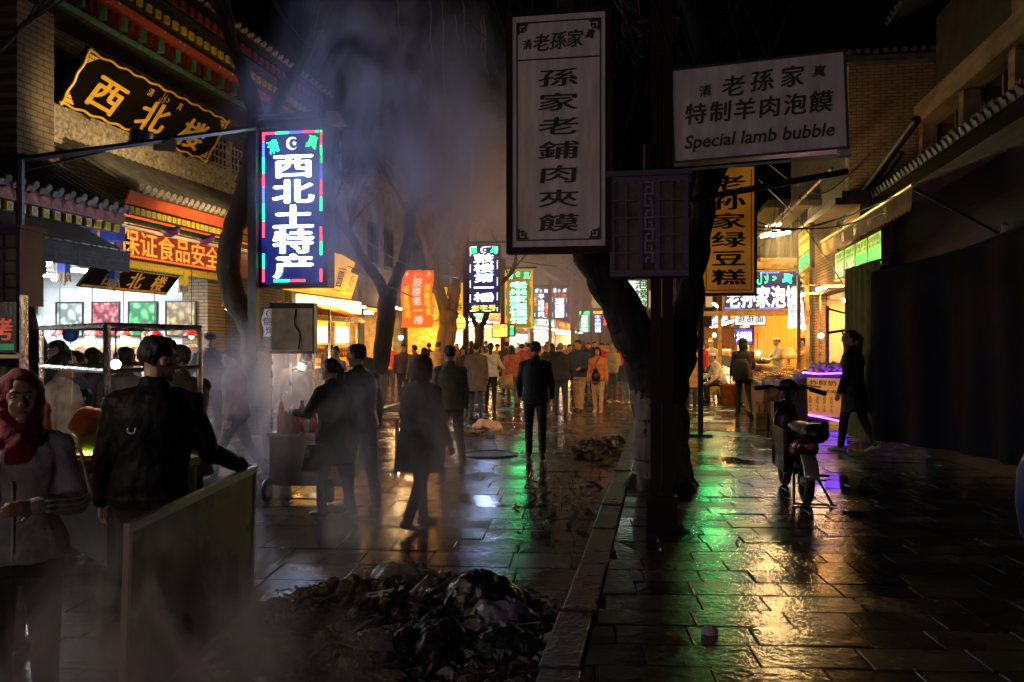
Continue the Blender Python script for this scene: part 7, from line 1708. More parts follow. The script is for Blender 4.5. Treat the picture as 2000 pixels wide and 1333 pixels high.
bag("pale plastic bag bulging behind the black sacks of the heap", 850, 5.65, (.16, .13, .15), pm("pale_tan_plastic", (.36, .31, .27), .3, bump=.5, bscale=30), 9)
bag("big black sack slumped on top of the garbage mound", 935, 5.5, (.30, .22, .20), PLB, 5)
bag("lilac plastic bag folded below the black sack", 985, 5.15, (.2, .15, .14), pm("lilac_plastic", (.20, .16, .26), .3, bump=.5, bscale=30), 12)
bag("clear wet plastic bag flattened near the front of the mound", 760, 4.75, (.2, .13, .07), pm("clear_film", (.28, .27, .28), .12, bump=.6, bscale=25), 41, z0=.06)
bag("brown paper sack torn open left on the mound", 600, 5.1, (.16, .12, .09), pm("wet_brown_paper", (.20, .13, .08), .5, bump=.5), 43, z0=.03)
bag("dark green bag of leaves on the right slope of the mound", 985, 4.75, (.18, .14, .1), pm("dark_green_film", (.02, .035, .018), .25, bump=.6, bscale=25), 45, z0=.05)
bag("pinkish rag heaped at the left end of the mound", 530, 4.8, (.2, .14, .08), pm("pinkish_rag", (.26, .17, .15), .8), 47, z0=.02, knot=False)
bag("black sack half buried in the front middle of the mound", 850, 4.7, (.22, .18, .13), PLB, 49, z0=.04)
bag("small crumpled white bag at the right foot of the mound", 1065, 5.55, (.07, .06, .06), PLW, 15, knot=False)
bag("tan sack leaning at the back left of the mound", 690, 5.75, (.13, .12, .12), pm("tan_sacking", (.34, .24, .16), .8), 18)
bag("white crumpled paper ball on the dark pavement slabs", 1386, 4.75, (.035, .03, .035), pm("lilac_paper", (.5, .4, .46), .7), 21, z0=.13, knot=False, name="paper_ball")
bag("pale orange cloth bundle lying on the wet road", 952, 17.2, (.28, .2, .16), pm("peach_cloth", (.62, .42, .28), .8), 25, knot=False, name="bundle")
bag("dark bag slumped behind the pale cloth bundle", 928, 17.4, (.2, .18, .17), PLB, 27)
bag("white rubbish bag by the left kerb behind the walking man", 436, 13.6, (.16, .12, .1), PLW, 29, knot=False)
heapstuff("bundle_debris", "fringe of leaves around the cloth bundle on the road", "litter", [(902, 850), (910, 838), (950, 832), (978, 842), (965, 854)], 120, .05, .06, [HM[0], HM[2]])
for i, (px, d, lb) in enumerate(((640, 5.0, "crushed paper cup lying left of the mound's middle"), (1005, 5.3, "white paper cup tipped over beside the lilac bag"), (555, 5.2, "paper cup at the left end of the mound by the panel"))):
    c = base(px, d, .07); ax = Vector((math.cos(i * 2.1), math.sin(i * 2.1), .25)); t = thing("paper_cup", lb, "cup", c, 0, "paper cups in the rubbish")
    part(t, "cup_wall", pm("cup_paper", (.55, .50, .46), .5, var=.25), lambda b: b.lathe(c, [(.024, 0), (.034, .09), (.032, .09), (.022, .005)], 14, 0, ax), True); part(t, "print_band", pm("red_lettering", (.35, .03, .02), .5), lambda b: b.lathe(c, [(.0291, .04), (.0318, .062)], 14, 0, ax))
for i, (px, d, a) in enumerate(((515, 4.7, .5), (760, 5.2, 1.3), (900, 4.6, 2.2), (1010, 4.9, .2), (680, 4.6, 2.7), (820, 5.5, .9))):
    c = base(px, d, .13 - .012 * (i % 3)); u = Vector((math.cos(a), math.sin(a), .12 * (i % 2))); b = MB(); b.tube([c - u * .13, c + u * .13], .0035, 6); o = b.build("skewer", pm("bamboo", (.5, .36, .18), .6)); tag(o, ["bamboo skewer sticking out at the left end of the mound", "bamboo skewer behind the clear bag", "bamboo skewer in the dark front of the mound", "bamboo skewer by the green leaf bag", "bamboo skewer across the front left scraps", "bamboo skewer below the long white bag"][i], "skewer", "skewers in the rubbish")
c = base(735, 5.5, .09); t = thing("foam_tray", "white foam food tray bent over on the mound", "tray", c); part(t, "tray", pm("foam", (.6, .58, .55), .6), lambda b: b.hexa([c + Vector(v) for v in ((-.08, -.05, 0), (.08, -.06, .03), (.08, .06, .03), (-.08, .05, 0), (-.1, -.07, .025), (.1, -.08, .06), (.1, .08, .06), (-.1, .07, .025))])); part(t, "sauce_stain", pm("sauce", (.25, .06, .02), .3), lambda b: b.ball(c + Vector((0, 0, .035)), (.05, .03, .012), 10, 6), True)
for i, (px, py, s) in enumerate(((1920, 915, .03), (1895, 921, .02), (1812, 868, .05), (1975, 926, .02), (1440, 1060, .03), (1315, 1247, .05), (640, 1170, .05), (1010, 1060, .03), (1060, 870, .03), (1290, 845, .02), (560, 1270, .04))):
    z = .135 if px > 1200 else .004; p = pZ(px, py, z); b = MB(); leafy(b, p + Vector((0, 0, .012)), s, rng, 0)
    o = b.build("paper_scrap", [PLW, HM[2], HM[0]][i % 3], None, True)
    tag(o, ["white paper scrap on the dark pavement near the right edge", "tiny scrap left of the white paper scrap", "pale wrapper near the tarpaulin's foot", "tiny pale scrap at the right border", "dark red scrap standing in the green reflection", "brown leaf left of the paper ball", "stained paper on the slabs left of the mound", "orange scrap on the wet road before the kerb", "scrap on the wet road behind the suited man", "pale scrap on the pavement by the thin pole", "pale stick lying in front of the mound"][i], "scrap", "scraps on the ground")
c = pZ(955, 888, .004); t = thing("manhole_cover", "round iron manhole cover with raised rim in the wet road", "manhole cover", c)
part(t, "rim", pm("wet_iron", (.05, .05, .055), .3, .5, bump=.5, bscale=50), lambda b: b.loft([((c.x + .42 * math.cos(a), c.y + .42 * math.sin(a), .012), (.05 * math.cos(a), .05 * math.sin(a), 0), (0, 0, .018)) for a in np.linspace(0, 2 * math.pi, 33)], 8, 0, False), True); part(t, "lid", pm("wet_iron", (.05, .05, .055), .3), lambda b: b.lathe((c.x, c.y, 0), [(.38, .002), (.38, .012), (.1, .014)], 28))
# ------------------------------------------------------------------ the people
G = "people in the night market"
C = cloth
BK, CH, NV, GR = C("black", (.012, .012, .014)), C("charcoal", (.035, .034, .036)), C("navy", (.02, .025, .05)), C("grey", (.13, .125, .13))
LEATH = pm("cloth_black_leather", (.007, .006, .006), .6, var=.3, scale=9, bump=.35, bscale=26, spec=.14)
JEAN, TAN, KHAKI, WHT = C("jeans", (.03, .045, .09)), C("tan", (.48, .30, .15)), C("khaki", (.22, .16, .09)), C("white", (.72, .66, .58))
# scarf woman, facing us
P1 = person("woman in maroon headscarf and grey zip hoodie holding a phone", base(42, 3.75), 214, 1.575, C("hoodie_grey", (.36, .34, .35)), "hoodie", C("dark_denim", (.010, .011, .015)), None, "scarf", hatm=C("maroon_scarf", (.15, .006, .014)),
            legs=((3, 4), (-3, 6)), arms=((12, 16, 84, 52), (8, 14, 80, -6)), lean=1, turn=8, nod=-2, female=True, vox=.008, bulk=1.06, group=G, wrinkle=.008)
j = P1["body"]; mw = P1["mw"]; S_, A_, k_ = P1["S"], P1["A"], P1["k"]
def sleeve_stripes(info, i, n=3):
    sh, elb, wr, fa, ua = info["A"][i]; S2, k2 = info["S"], info["k"]; out = Vector((-1 if i == 0 else 1, 0, 0)); b = MB()
    for s in range(n):
        off = (s - 1) * .024; pts = []
        for a, c_, r0, r1 in ((sh, elb, .075, .06), (elb, wr, .058, .044)):
            dirn = (c_ - a).normalized(); o2 = (out - dirn * out.dot(dirn)).normalized(); f2 = dirn.cross(o2)
            for q_ in range(1, 7): p = a.lerp(c_, q_ / 6.5); r = r0 + (r1 - r0) * q_ / 6; pts.append(S2(p + o2 * math.sqrt(max(0, (r + .006) ** 2 - off * off)) + f2 * off))
        b.tube(pts, .0055, 5)
    return b
sleeve_stripes(P1, 0).build("sleeve_stripe", C("white_stripe", (.62, .58, .6)), P1["jacket"], True, local=True); sleeve_stripes(P1, 1).build("sleeve_stripe", C("white_stripe", (.62, .58, .6)), P1["jacket"], True, local=True)
b = MB(); T_ = P1["T"]; b.tube([S_(T_((0.02, y, z))) for z, y in ((.88, .158), (.95, .157), (1.05, .146), (1.15, .153), (1.25, .168))], .006, 6); b.build("zip", C("white_stripe", (.62, .58, .6)), P1["jacket"], True, local=True)
b = MB(); b.tube(sweep([S_(T_((.075, .145, 1.34))), S_(T_((.085, .158, 1.25))), S_(T_((.08, .146, 1.16)))], 4), .007, 6); b.build("drawstring", C("white_stripe", (.62, .58, .6)), P1["jacket"], True, local=True)
hd = P1["hands"][1]; t = thing("phone", "dark smartphone held in the scarf woman's hand", "phone", hd)
fr = Fr(hd + Vector((-.03, -.03, .02)), (.5, -.8, 0), (-.8, -.5, .15)); part(t, "case", BLACKST, lambda b: b.fbox(fr, -.036, .036, -.075, .075, -.005, .004)); part(t, "screen", GLASSD, lambda b: b.fquad(fr, -.032, .032, -.07, .07, .0055))
# jacket man, back to us, hand on the panel
P2 = person("man in black leather jacket seen from behind gripping the panel", base(296, 4.62), 24, 1.74, LEATH, "jacket", BK, None, "short", legs=((3, 4), (-4, 6)), arms=((6, 9, 14, 0), (4, 17, 68, -32)), lean=7, turn=-55, nod=4, vox=.009, bulk=1.15, group=G, wrinkle=.011)
b = MB(); frj = Fr(P2["S"](P2["T"]((-.07, -.155 * 1.24 - .0, 1.235))), (1, 0, 0)); b.tube([frj.p(.02 * math.cos(a), .02 * math.sin(a), .0) for a in np.linspace(math.radians(150), math.radians(390), 10)], .006, 6); b.build("emblem", C("pale_emblem", (.6, .6, .58)), P2["jacket"], True, local=True)
crowd = [
 # label, px, d, heading, height, top colour, top kind, trousers, hair, extra
 ("person in orange coat with long black hair at the left edge", 6, 4.9, 20, 1.66, C("rust_orange", (.42, .13, .04)), "coat", BK, "long", dict(female=True, vox=.012)),
 ("woman in pale jacket seen in profile behind the scarf woman", 114, 7.5, -82, 1.63, C("pale_grey", (.42, .40, .38)), "jacket", JEAN, "pony", dict(female=True, vox=.012, nod=6)),
 ("man with short hair facing us behind the steel frame's left post", 121, 8.6, 178, 1.72, BK, "jacket", CH, "short", dict(vox=.014)),
 ("woman with dark hair in lavender coat looking at the date counter", 178, 8.4, 18, 1.65, C("lavender", (.20, .17, .30)), "coat", BK, "long", dict(female=True, vox=.014)),
 ("woman with hair clip in blue padded jacket at the date counter", 140, 8.2, -20, 1.62, C("pale_blue", (.16, .2, .32)), "jacket", JEAN, "bun", dict(female=True, vox=.014)),
 ("child with shiny black hood behind the cotton candy", 163, 7.7, 30, 1.28, BK, "jacket", BK, "hood", dict(vox=.012, hatm=C("black_nylon", (.01, .01, .014), shiny=True))),
 ("grey clothed person veiled by smoke inside the steel frame", 241, 8.1, 10, 1.66, C("smoke_grey", (.20, .19, .18)), "jacket", CH, "short", dict(vox=.014)),
 ("person in patterned dark coat and hat just right of the jacket man", 358, 7.5, 60, 1.67, CH, "coat", BK, "cap", dict(vox=.012, arms=((30, 8, 55, 10), (30, 8, 60, 10)))),
 ("man in dark cap standing with hands in pockets on the left walkway", 411, 13.4, 205, 1.72, C("slate", (.05, .05, .07)), "jacket", CH, "cap", dict(vox=.014, z=.13, legs=((8, 8), (-4, 6)), arms=((10, 20, 40, 25), (10, 20, 40, 25)))),
 ("young man in maroon varsity jacket walking through smoke", 461, 10.9, 120, 1.68, C("maroon_jacket", (.14, .025, .04)), "jacket", BK, "short", dict(vox=.013, legs=((24, 10), (-20, 12)), nod=4)),
 ("young woman in dark hooded parka handing something at drinks cart", 652, 8.6, 62, 1.55, BK, "coat", JEAN, "pony", dict(female=True, vox=.012, arms=((34, 8, 58, 10), (38, 6, 60, 10)), legs=((10, 8), (-8, 10)), turn=14, bulk=1.12)),
 ("man in dark jacket with pale zip beside the parka woman", 702, 8.95, 42, 1.69, C("blue_black", (.014, .018, .026), shiny=True), "jacket", CH, "short", dict(vox=.012, turn=40, legs=((6, 6), (-10, 10)))),
 ("woman with fur collared coat walking off into the smoke", 820, 8.1, -30, 1.60, C("dusky_coat", (.05, .045, .05)), "coat", CH, "hood", dict(female=True, vox=.012, hatm=C("dark_fur", (.07, .05, .05)), legs=((14, 8), (-12, 14)), arms=((12, 18, 24, 0), (-8, 20, 30, 0)), bulk=1.3)),
 ("man in grey green jacket walking behind the fur collared woman", 880, 12.0, 28, 1.68, C("grey_green", (.15, .15, .125)), "jacket", CH, "short", dict(vox=.014, legs=((12, 6), (-14, 14)), turn=14)),
 ("person in pale striped shirt leaning over behind the drinks cart", 560, 11.4, -60, 1.62, C("pale_stripe", (.36, .36, .38)), "jacket", CH, "short", dict(vox=.014, lean=24, arms=((40, 8, 30, 10), (40, 8, 30, 10)))),
 ("dark clothed person half hidden left of the drinks cart", 521, 12.4, 150, 1.64, CH, "jacket", BK, "short", dict(vox=.016)),
 ("suited man in black walking away alone down the wet street", 1046, 12.95, 8, 1.73, C("black_suit", (.010, .010, .012)), "jacket", C("black_suit", (.010, .010, .012)), "short", dict(vox=.012, legs=((10, 4), (-8, 8)), arms=((14, 12, 30, 14), (10, 12, 24, 14)), bulk=1.08)),
 ("young man in navy parka and tan trousers walking towards us", 1131, 21.6, 168, 1.78, C("navy_parka", (.035, .04, .075)), "jacket", TAN, "short", dict(vox=.018, legs=((12, 6), (-8, 10)), arms=((20, 8, 60, 30), (4, 10, 16, 0)), turn=-20)),
 ("young woman in orange jacket with a camera round her neck", 1168, 21.3, 172, 1.60, C("orange_jacket", (.60, .20, .06)), "jacket", C("pale_tan", (.55, .38, .2)), "bob", dict(female=True, vox=.018, legs=((8, 5), (-6, 6)), shoes=C("shoe_pale", (.6, .45, .25)))),
 ("man in printed black jacket with shaved head walking away", 1095, 20.5, 10, 1.72, BK, "jacket", CH, "receding", dict(vox=.018, legs=((10, 5), (-8, 10)), hairm=GREYHAIR, sleeves=1)),
 ("woman in white cape top and black trousers carrying bags", 958, 22.6, 10, 1.70, WHT, "jacket", BK, "pony", dict(female=True, vox=.018, arms=((6, 22, 14, 0), (14, 22, 50, -10)), legs=((8, 4), (-6, 8)), bulk=1.12)),
 ("man in brown checked coat walking left of the white caped woman", 930, 20.6, 14, 1.72, C("brown_check", (.12, .085, .075)), "coat", JEAN, "short", dict(vox=.018, legs=((14, 6), (-12, 12)))),
 ("woman in dark coat looking at a paper box near the flag", 905, 23.5, 188, 1.60, CH, "coat", JEAN, "bob", dict(female=True, vox=.019, arms=((24, 6, 60, 10), (20, 6, 50, 10)))),
 ("person in coral vest in the middle of the crowd", 1000, 23.5, 20, 1.64, C("coral", (.55, .16, .09)), "jacket", KHAKI, "long", dict(female=True, vox=.02)),
 ("person in faded red jacket among the crowd behind the suited man", 1019, 26.5, 12, 1.68, C("faded_red", (.40, .09, .08)), "hoodie", CH, "short", dict(vox=.02)),
 ("grey haired man facing right behind the suited man", 1064, 24, -60, 1.68, CH, "jacket", CH, "receding", dict(vox=.02, hairm=GREYHAIR)),
 ("woman in red coat in the crowd right of the couple", 1176, 28, 175, 1.70, C("bright_red", (.55, .03, .05)), "coat", BK, "short", dict(vox=.02)),
 ("person in grey hooded top and baggy trousers by the big tree", 1196, 25, -140, 1.68, C("ash_grey", (.34, .30, .24)), "hoodie", C("olive_grey", (.10, .105, .09)), "hood", dict(vox=.02, shoes=C("shoe_white", (.7, .66, .6)))),
 ("child in denim and yellow hat next to the big tree", 1222, 24.5, 20, 1.28, JEAN, "jacket", C("light_denim", (.12, .17, .28)), "cap", dict(vox=.02, hatm=C("yellow_hat", (.7, .45, .04)), shoes=C("shoe_white", (.7, .66, .6)))),
 ("young man in striped sweater standing with hand in pocket", 787, 25.2, 200, 1.66, C("striped_sweater", (.08, .06, .09)), "jacket", BK, "short", dict(vox=.02, arms=((6, 22, 40, 20), (4, 10, 16, 0)))),
 ("man in grey blue jacket seen over the fur collared woman", 812, 24.5, 60, 1.64, C("grey_blue", (.16, .18, .22)), "hoodie", CH, "short", dict(vox=.02)),
 ("woman in red hooded coat just behind the fur hood", 826, 22.5, -40, 1.58, C("dull_red", (.30, .05, .05)), "jacket", JEAN, "bob", dict(female=True, vox=.02)),
 ("man in brown striped jumper with hood before the yellow shop window", 855, 27.5, 10, 1.72, C("brown_stripe", (.22, .14, .09)), "hoodie", JEAN, "short", dict(vox=.02)),
 ("worker in red waistcoat and white cap at the work table", 760, 27.5, -150, 1.72, C("worker_red", (.50, .04, .03)), "jacket", CH, "worker", dict(vox=.02, arms=((30, 8, 50, 10), (30, 8, 50, 10)))),
 ("woman in lilac top facing us right of the drinks cart", 657, 17.5, 178, 1.62, C("lilac", (.40, .34, .40)), "jacket", CH, "bun", dict(female=True, vox=.018)),
 ("man with teal bag walking behind the parka couple", 707, 19, 10, 1.66, CH, "jacket", JEAN, "short", dict(vox=.02)),
 ("person in brown top behind the lilac topped woman", 646, 21, 170, 1.66, C("brown_top", (.25, .15, .09)), "jacket", CH, "short", dict(vox=.02)),
 ("dark coated person second row left of the orange tree", 838, 30, 20, 1.70, BK, "jacket", CH, "short", dict(vox=.021)),
 ("person in dark cap under the navy sign", 906, 27, 5, 1.62, CH, "jacket", BK, "cap", dict(vox=.021)),
 ("woman with face turned to us beside the brown checked coat", 944, 30, 178, 1.60, C("sand", (.35, .25, .16)), "jacket", CH, "long", dict(female=True, vox=.021)),
 ("tall dark haired person behind the coral vest", 989, 29, 0, 1.74, CH, "jacket", BK, "short", dict(vox=.021)),
 ("person in brown jacket left of the grey haired man", 1033, 31, 10, 1.70, C("brown_jacket", (.20, .11, .06)), "hoodie", CH, "short", dict(vox=.021)),
 ("long haired person behind the shaved man", 1078, 30, 5, 1.68, BK, "coat", BK, "long", dict(female=True, vox=.021)),
 ("person with arm raised behind the navy parka", 1112, 27, 190, 1.66, C("dusty_pink", (.38, .2, .18)), "jacket", CH, "short", dict(vox=.021, arms=((110, 10, 60, 10), (4, 8, 12, 0)))),
 ("man in dark jacket between the couple and the red coat", 1150, 31, 175, 1.72, NV, "jacket", CH, "short", dict(vox=.021)),
 ("person in pale jacket at the back near the tree", 1186, 35, 180, 1.68, C("pale_jacket", (.5, .42, .34)), "jacket", CH, "short", dict(vox=.021)),
]
INFO = {}
for lab, px, d, hd_, ht, top, kind, tro, hair, ex in crowd:
    ex = dict(ex); z = ex.pop("z", 0.0); ex.pop("sleeves", None); ex.setdefault("bulk", 1.08 + (len(lab) * 7 % 16) / 100)
    INFO[lab] = person(lab, base(px, d, z), hd_, ht, top, kind, tro, hair=hair, group=G, **ex)
# far rows of the crowd, one by one but small
rng = random.Random(5)
tops = [("rust", (.40, .13, .05)), ("plum", (.16, .05, .1)), ("black", (.012, .012, .014)), ("charcoal", (.035, .034, .036)), ("cream", (.55, .45, .32)), ("teal", (.04, .2, .22)), ("scarlet", (.5, .04, .04)), ("mustard", (.5, .3, .05)), ("navy", (.02, .025, .05)), ("grey", (.13, .125, .13))]
spots = [(868, 36), (893, 40), (921, 34), (948, 41), (970, 35), (1003, 38), (1026, 43), (1050, 36), (1070, 44), (1088, 38), (1104, 47), (1121, 37), (1140, 45), (1160, 40), (1179, 49), (1199, 41), (1210, 36), (1060, 52), (1130, 60), (1012, 50)]
proto = {}
for i, (px, d) in enumerate(spots):
    nm, colr = tops[i % 10]
    key = i % 10
    lab = "distant %s clad person %s, %s" % (nm, "walking away" if i % 3 else "coming towards us", ["far back left of the navy sign", "far back between navy and gold signs", "far back below the pair of blue signs", "far back near the big tree trunk"][min(3, int((px - 860) / 88))] if i < 17 else ["at the very back by the green sign", "at the very back under the slim tree", "at the very back below the gold sign"][i - 17])
    person(lab, base(px, d), (10, 185, 60, -50, 200, 150)[i % 6] + rng.uniform(-35, 35), rng.uniform(1.5, 1.84), C(nm, colr), "coat" if i % 4 == 0 else "jacket", [BK, CH, JEAN][i % 3], hair=["short", "long", "bob", "short", "cap"][i % 5], vox=.028, group=G, face=False, wrinkle=0, female=(i % 5 in (1, 2)), bulk=rng.uniform(.98, 1.25), arms=((rng.uniform(-10, 40), rng.uniform(5, 16), rng.uniform(8, 90), rng.uniform(0, 30)), (rng.uniform(-10, 40), rng.uniform(5, 16), rng.uniform(8, 90), rng.uniform(0, 30))), legs=((rng.uniform(0, 20), 8), (rng.uniform(-18, 0), 12)))
# right pavement
R1 = person("woman with glasses in long dark coat walking on the right pavement", base(1668, 12.75, .13), 58, 1.78, C("near_black_coat", (.012, .010, .010)), "coat", BK, C("shoe_grey", (.4, .38, .38)), "pony", legs=((14, 8), (-12, 14)), arms=((6, 8, 16, 0), (-4, 8, 22, 0)), female=True, vox=.012, turn=30, group=G, nod=-2)
b = MB(); hp = R1["hp"]
for sd in (-1, 1): b.tube([hp(sd * .034 + .026 * math.cos(a), .094, .008 + .02 * math.sin(a)) for a in np.linspace(0, 6.283, 13)], .003, 5); b.tube([hp(sd * .062, .09, .012), hp(sd * .082, .0, .012)], .003, 5)
b.build("glasses", BLACKST, R1["body"], True, local=True)
R2 = person("person with black backpack and hood walking away past the stalls", base(1452, 18.9, .13), 8, 1.68, BK, "jacket", BK, C("shoe_dark", (.05, .045, .04)), "hood", legs=((10, 6), (-16, 24)), arms=((14, 8, 30, 10), (16, 10, 50, 20)), vox=.014, hatm=C("black_hood", (.012, .011, .01)), group=G, bulk=1.1)
pk = base(1447, 18.65, .13); t = thing("backpack", "black backpack on the hooded walker's back with pale strap edge", "backpack", pk + Vector((0, 0, 1.1)))
part(t, "pack", C("black_canvas", (.008, .008, .009)), lambda b: b.loft([((pk.x, pk.y - .02, z), (w_, 0, 0), (0, d_, 0)) for z, w_, d_ in ((.92, .14, .05), (.97, .18, .1), (1.15, .19, .12), (1.3, .17, .1), (1.4, .1, .05))], 16), True); part(t, "strap", C("pale_emblem", (.6, .6, .58)), lambda b: b.tube([(pk.x + .10, pk.y + .03, 1.4), (pk.x + .15, pk.y + .02, 1.28)], .01, 5))
person("cook in white cap and apron standing behind the food counters", base(1521, 25.2, .13), -70 + 180, 1.72, C("cook_grey", (.42, .40, .36)), "jacket", CH, hair="worker", vox=.018, arms=((36, 8, 50, 10), (36, 8, 50, 10)), group="stall workers on the right")
person("stall worker in yellow sleeves reaching over the counter behind the lamp sign", base(1572, 23.2, .13), 100, 1.70, C("yellow_sleeve", (.62, .38, .05)), "jacket", CH, hair="short", vox=.018, arms=((70, 8, 10, 10), (66, 8, 14, 10)), group="stall workers on the right")
person("worker in white coat and cap sitting bent beside the orange bucket", base(1409, 22.9, .13), 196 - 90, 1.66, WHT, "jacket", CH, hair="worker", vox=.018, legs=((82, 84), (76, 80)), arms=((30, 8, 40, 10), (40, 8, 50, 10)), lean=22, group="stall workers on the right")
c = base(1412, 23.1, .13); t = thing("stool", "low plastic stool under the sitting white coated worker", "stool", c); part(t, "seat", pm("orange_plastic", (.8, .25, .02), .35), lambda b: b.box((c.x - .16, c.y - .16, .46), (c.x + .16, c.y + .16, .5)))
for sx in (-1, 1):
    for sy in (-1, 1): part(t, "leg", pm("orange_plastic", (.8, .25, .02), .35), lambda b: b.box((c.x + sx * .13 - .02, c.y + sy * .13 - .02, .13), (c.x + sx * .13 + .02, c.y + sy * .13 + .02, .459)))
person("woman in yellow lit headscarf and coat half hidden by the tree", base(1350, 20.5, .13), 170, 1.62, C("ochre_coat", (.55, .32, .06)), "coat", CH, hair="scarf", hatm=C("cream_scarf", (.6, .45, .2)), vox=.018, female=True, group=G)
person("person in white cap at the far table on the right", base(1390, 30, .13), 150, 1.66, C("cook_grey", (.42, .40, .36)), "jacket", CH, hair="worker", vox=.02, group="stall workers on the right")
person("person in red top seated far behind the thin pole", base(1376, 28.5, .13), 120, 1.6, C("scarlet", (.5, .04, .04)), "jacket", CH, hair="short", vox=.02, group=G)
for i, (px, y0, y1, d) in enumerate(((775, -10, 70, 13), (838, -10, 120, 14), (862, -10, 190, 13.5), (888, 30, 80, 14), (903, -10, 105, 13), (938, 40, 130, 12.5), (944, 30, 145, 12.5), (620, 215, 330, 15), (875, 250, 330, 16), (1212, 0, 75, 9), (1245, -10, 95, 10))):
    a = pd(px, y0, d); P = sweep([a, pd(px + 4, (y0 * 2 + y1) / 3, d), pd(px + 3, (y0 + y1 * 2) / 3, d), pd(px + 9, y1, d)], 6); t = thing("hanging_vine", "thin dry vine hanging straight down from the dark branches over the street", "vine", a, 0, "dry vines hanging over the street")
    part(t, "stem", pm("dry_vine", (.20, .15, .11), .8), lambda b: b.tube([q + Vector((mnoise.noise((k * .6, i, 0)) * .02, 0, 0)) for k, q in enumerate(P)], .008, 5)); part(t, "leaf_bud", pm("dry_vine", (.20, .15, .11), .8), lambda b: [leafy(b, P[k], .03, rng, 0) for k in (5, 9, 14)])
# things carried
def carry(name, label, cat, c, fn, mat, strap=None):
    t = thing(name, label, cat, c); part(t, "body", mat, fn, True)
    if strap: part(t, "strap", DARKWOOD, lambda b: b.tube(strap, .01, 5))
h_ = INFO["woman in white cape top and black trousers carrying bags"]["hands"][1]
c = base(990, 22.6) + Vector((0, 0, .72)); carry("shopping_bag", "folded tan paper bag hanging from the white caped woman's arm", "bag", c, lambda b: b.hexa([c + Vector(v) for v in ((-.16, -.04, -.16), (.18, -.04, -.2), (.18, .04, -.2), (-.16, .04, -.16), (-.2, -.05, .14), (.14, -.05, .2), (.14, .05, .2), (-.2, .05, .14))]), pm("tan_paper", (.5, .3, .15), .7), [c + Vector((0, 0, .18)), c + Vector((-.06, 0, .34))])
c = base(912, 22.9) + Vector((0, 0, .88)); carry("paper_box", "pale cardboard sleeve held by the dark coated woman", "box", c, lambda b: b.cbox(c, (.16, .05, .46), 0, 0, Matrix.Rotation(.6, 3, 'Y')), pm("pale_card", (.68, .5, .42), .6), [c + Vector((0, 0, .2)), c + Vector((-.1, .1, .3))])
c = base(1164, 21.05) + Vector((0, 0, .92)); carry("shoulder_bag", "small dark camera bag on the orange jacketed woman's hip", "bag", c, lambda b: b.ball(c, (.12, .07, .13), 12, 8), BLACKST, [c + Vector((0, 0, .1)), c + Vector((-.02, .04, .3)), c + Vector((.1, .08, .5))])
c = base(1163, 20.98) + Vector((0, 0, 1.08)); carry("camera", "small camera hanging on the orange jacketed woman's chest", "camera", c, lambda b: (b.cbox(c, (.11, .05, .07)), b.tube([c, c + Vector((0, -.07, 0))], .03, 10)), BLACKST)
c = base(714, 18.8) + Vector((0, 0, 1.0)); carry("tote_bag", "teal blue tote bag carried behind the dark jacketed man", "bag", c, lambda b: b.ball(c, (.15, .08, .2), 12, 8), pm("teal_cloth", (.05, .25, .32), .7), [c + Vector((-.05, 0, .18)), c + Vector((0, 0, .38)), c + Vector((.05, 0, .18))])
c = base(618, 8.45) + Vector((0, 0, .62)); carry("handbag", "dark shoulder bag at the parka woman's hip", "bag", c, lambda b: b.hexa([c + Vector(v) for v in ((-.13, -.07, -.14), (.13, -.07, -.14), (.13, .07, -.14), (-.13, .07, -.14), (-.09, -.03, .12), (.09, -.03, .12), (.09, .03, .12), (-.09, .03, .12))]), LEATH, [c + Vector((0, 0, .15)), c + Vector((.12, .05, .6))])
bpy.data.objects.remove(_RM)
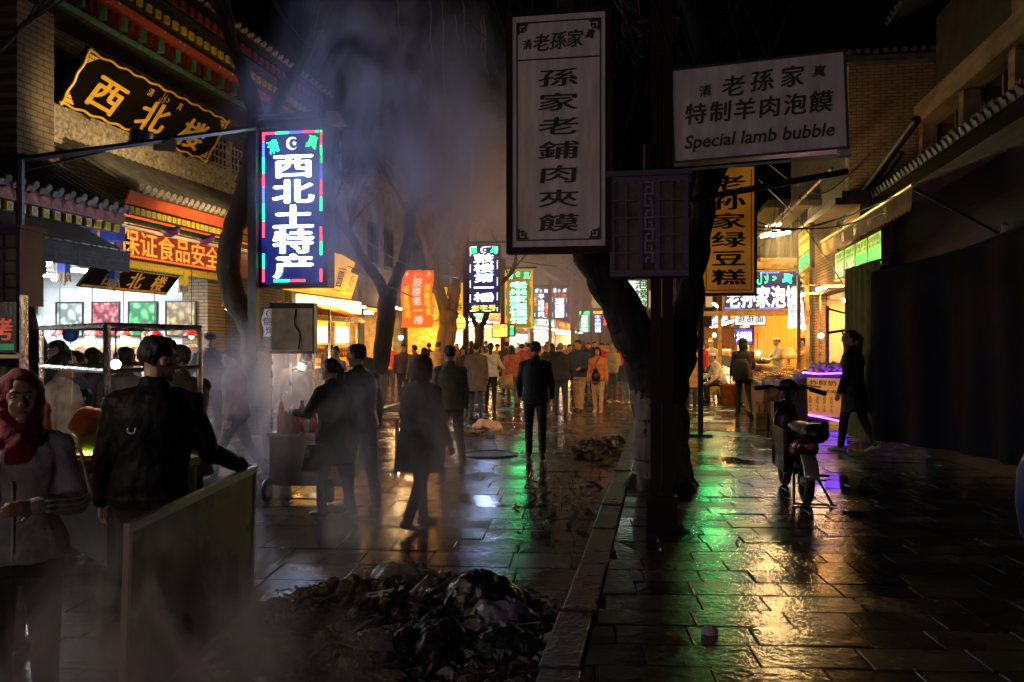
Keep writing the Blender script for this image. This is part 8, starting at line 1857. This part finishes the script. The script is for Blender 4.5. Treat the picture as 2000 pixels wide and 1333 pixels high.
# ------------------------------------------------------------------ smoke drifting from the heap and the stalls; lilac tints hold the ambient light
def smoke(name, label, c, r, dens, scale, thr, col=(.86, .86, .92), tilt=0.0, seed=0.0, detail=4.0):
    m = bpy.data.materials.new("smoke"); m.use_nodes = True; N, L_ = m.node_tree.nodes, m.node_tree.links
    N.clear(); out = N.new("ShaderNodeOutputMaterial"); pv = N.new("ShaderNodeVolumePrincipled"); L_.new(pv.outputs[0], out.inputs["Volume"])
    pv.inputs["Color"].default_value = col + (1,); pv.inputs["Anisotropy"].default_value = .35
    tc = N.new("ShaderNodeTexCoord"); ln = N.new("ShaderNodeVectorMath"); ln.operation = 'LENGTH'; L_.new(tc.outputs["Object"], ln.inputs[0])
    fo = N.new("ShaderNodeMapRange"); fo.interpolation_type = 'SMOOTHSTEP'; fo.inputs[1].default_value = 1.0; fo.inputs[2].default_value = .25; fo.inputs[3].default_value = 0; fo.inputs[4].default_value = 1
    L_.new(ln.outputs[1], fo.inputs[0])
    geo = N.new("ShaderNodeNewGeometry"); mp = N.new("ShaderNodeMapping"); mp.inputs["Location"].default_value = (seed, seed * .7, 0); mp.inputs["Rotation"].default_value = (0, tilt, 0); mp.inputs["Scale"].default_value = (scale, scale, scale * .55)
    L_.new(geo.outputs["Position"], mp.inputs[0])
    ns = N.new("ShaderNodeTexNoise"); ns.inputs["Scale"].default_value = 1.0; ns.inputs["Detail"].default_value = detail; ns.inputs["Roughness"].default_value = .6; ns.inputs["Distortion"].default_value = .9; L_.new(mp.outputs[0], ns.inputs[0])
    rp = N.new("ShaderNodeMapRange"); rp.inputs[1].default_value = thr; rp.inputs[2].default_value = thr + .32; rp.inputs[3].default_value = 0; rp.inputs[4].default_value = dens; L_.new(ns.outputs["Fac"], rp.inputs[0])
    mu = N.new("ShaderNodeMath"); mu.operation = 'MULTIPLY'; L_.new(rp.outputs[0], mu.inputs[0]); L_.new(fo.outputs[0], mu.inputs[1]); L_.new(mu.outputs[0], pv.inputs["Density"])
    b = MB(); b.ball((0, 0, 0), 1, 24, 16); o = b.build(name, m); o.location = c; o.scale = r
    tag(o, label, "smoke", None, "stuff"); return o
smoke("smoke", "tall smoke column tinted blue for the sign light, rising in front of the signs", pd(760, 270, 12.4), (2.7, 1.7, 2.9), 3.2, 1.05, .46, (.62, .68, 1.0), .5, 3.1)  # blue in the smoke's own colour stands for the LED sign's light
smoke("smoke", "smoke with lilac ambient tint drifting before the upper street between tree and white sign", pd(930, 360, 15.5), (2.2, 2.0, 2.2), .8, .8, .38, (.70, .64, .95), .2, 8.2)
smoke("smoke", "smoke wrapping the couple and the fur collared woman", pd(760, 930, 7.6), (1.35, .9, 1.15), 3.0, 1.8, .46, (.9, .82, .92), .3, 5.7)
smoke("smoke", "thin smoke hanging around the walking man in maroon", pd(500, 800, 9.6), (1.2, 1.0, 1.2), 2.0, 1.2, .40, (.86, .80, .94), .2, 1.3)
smoke("smoke", "low smoke rolling over the panel and the bottom left corner", pd(300, 1290, 3.6), (1.2, .8, .70), 14.0, 2.8, .50, (.95, .86, .90), .1, 6.4)
smoke("smoke", "golden lit steam puff under the tube lamps of the right stalls", pd(1535, 485, 19.6), (1.0, 1.2, .9), 1.1, 1.6, .42, (.95, .9, .8), 0, 9.1)
smoke("smoke", "faint smoke hanging over the crowd far down the street", pd(1060, 540, 46), (7, 16, 6), .10, .25, .30, (.78, .70, .95), 0, 2.2, 2.0)
# ------------------------------------------------------------------ behind the camera: an added screen for fill light, and a warm shop
fr = Fr((-1.5, -17, 3.0), (-1, 0, 0)); t = thing("fill_screen", "large lilac white fill screen added behind the viewpoint", "screen", fr.O)
part(t, "case", BLACKST, lambda b: (b.fbox(fr, -2.1, 2.1, -1.6, 1.6, -.3, -.01), b.fbox(fr, -.15, .15, -2.99, -1.601, -.25, -.05)))
part(t, "panel", em("fill_screen_glow", (1.0, .78, .86), 5.2), lambda b: b.fquad(fr, -2, 2, -1.5, 1.5, 0))
shop("warm lit shop on the left behind the viewpoint", -1, FX, -12, -3, 6, PLASTER, W2, 6, None, seed=41, ctr=False)
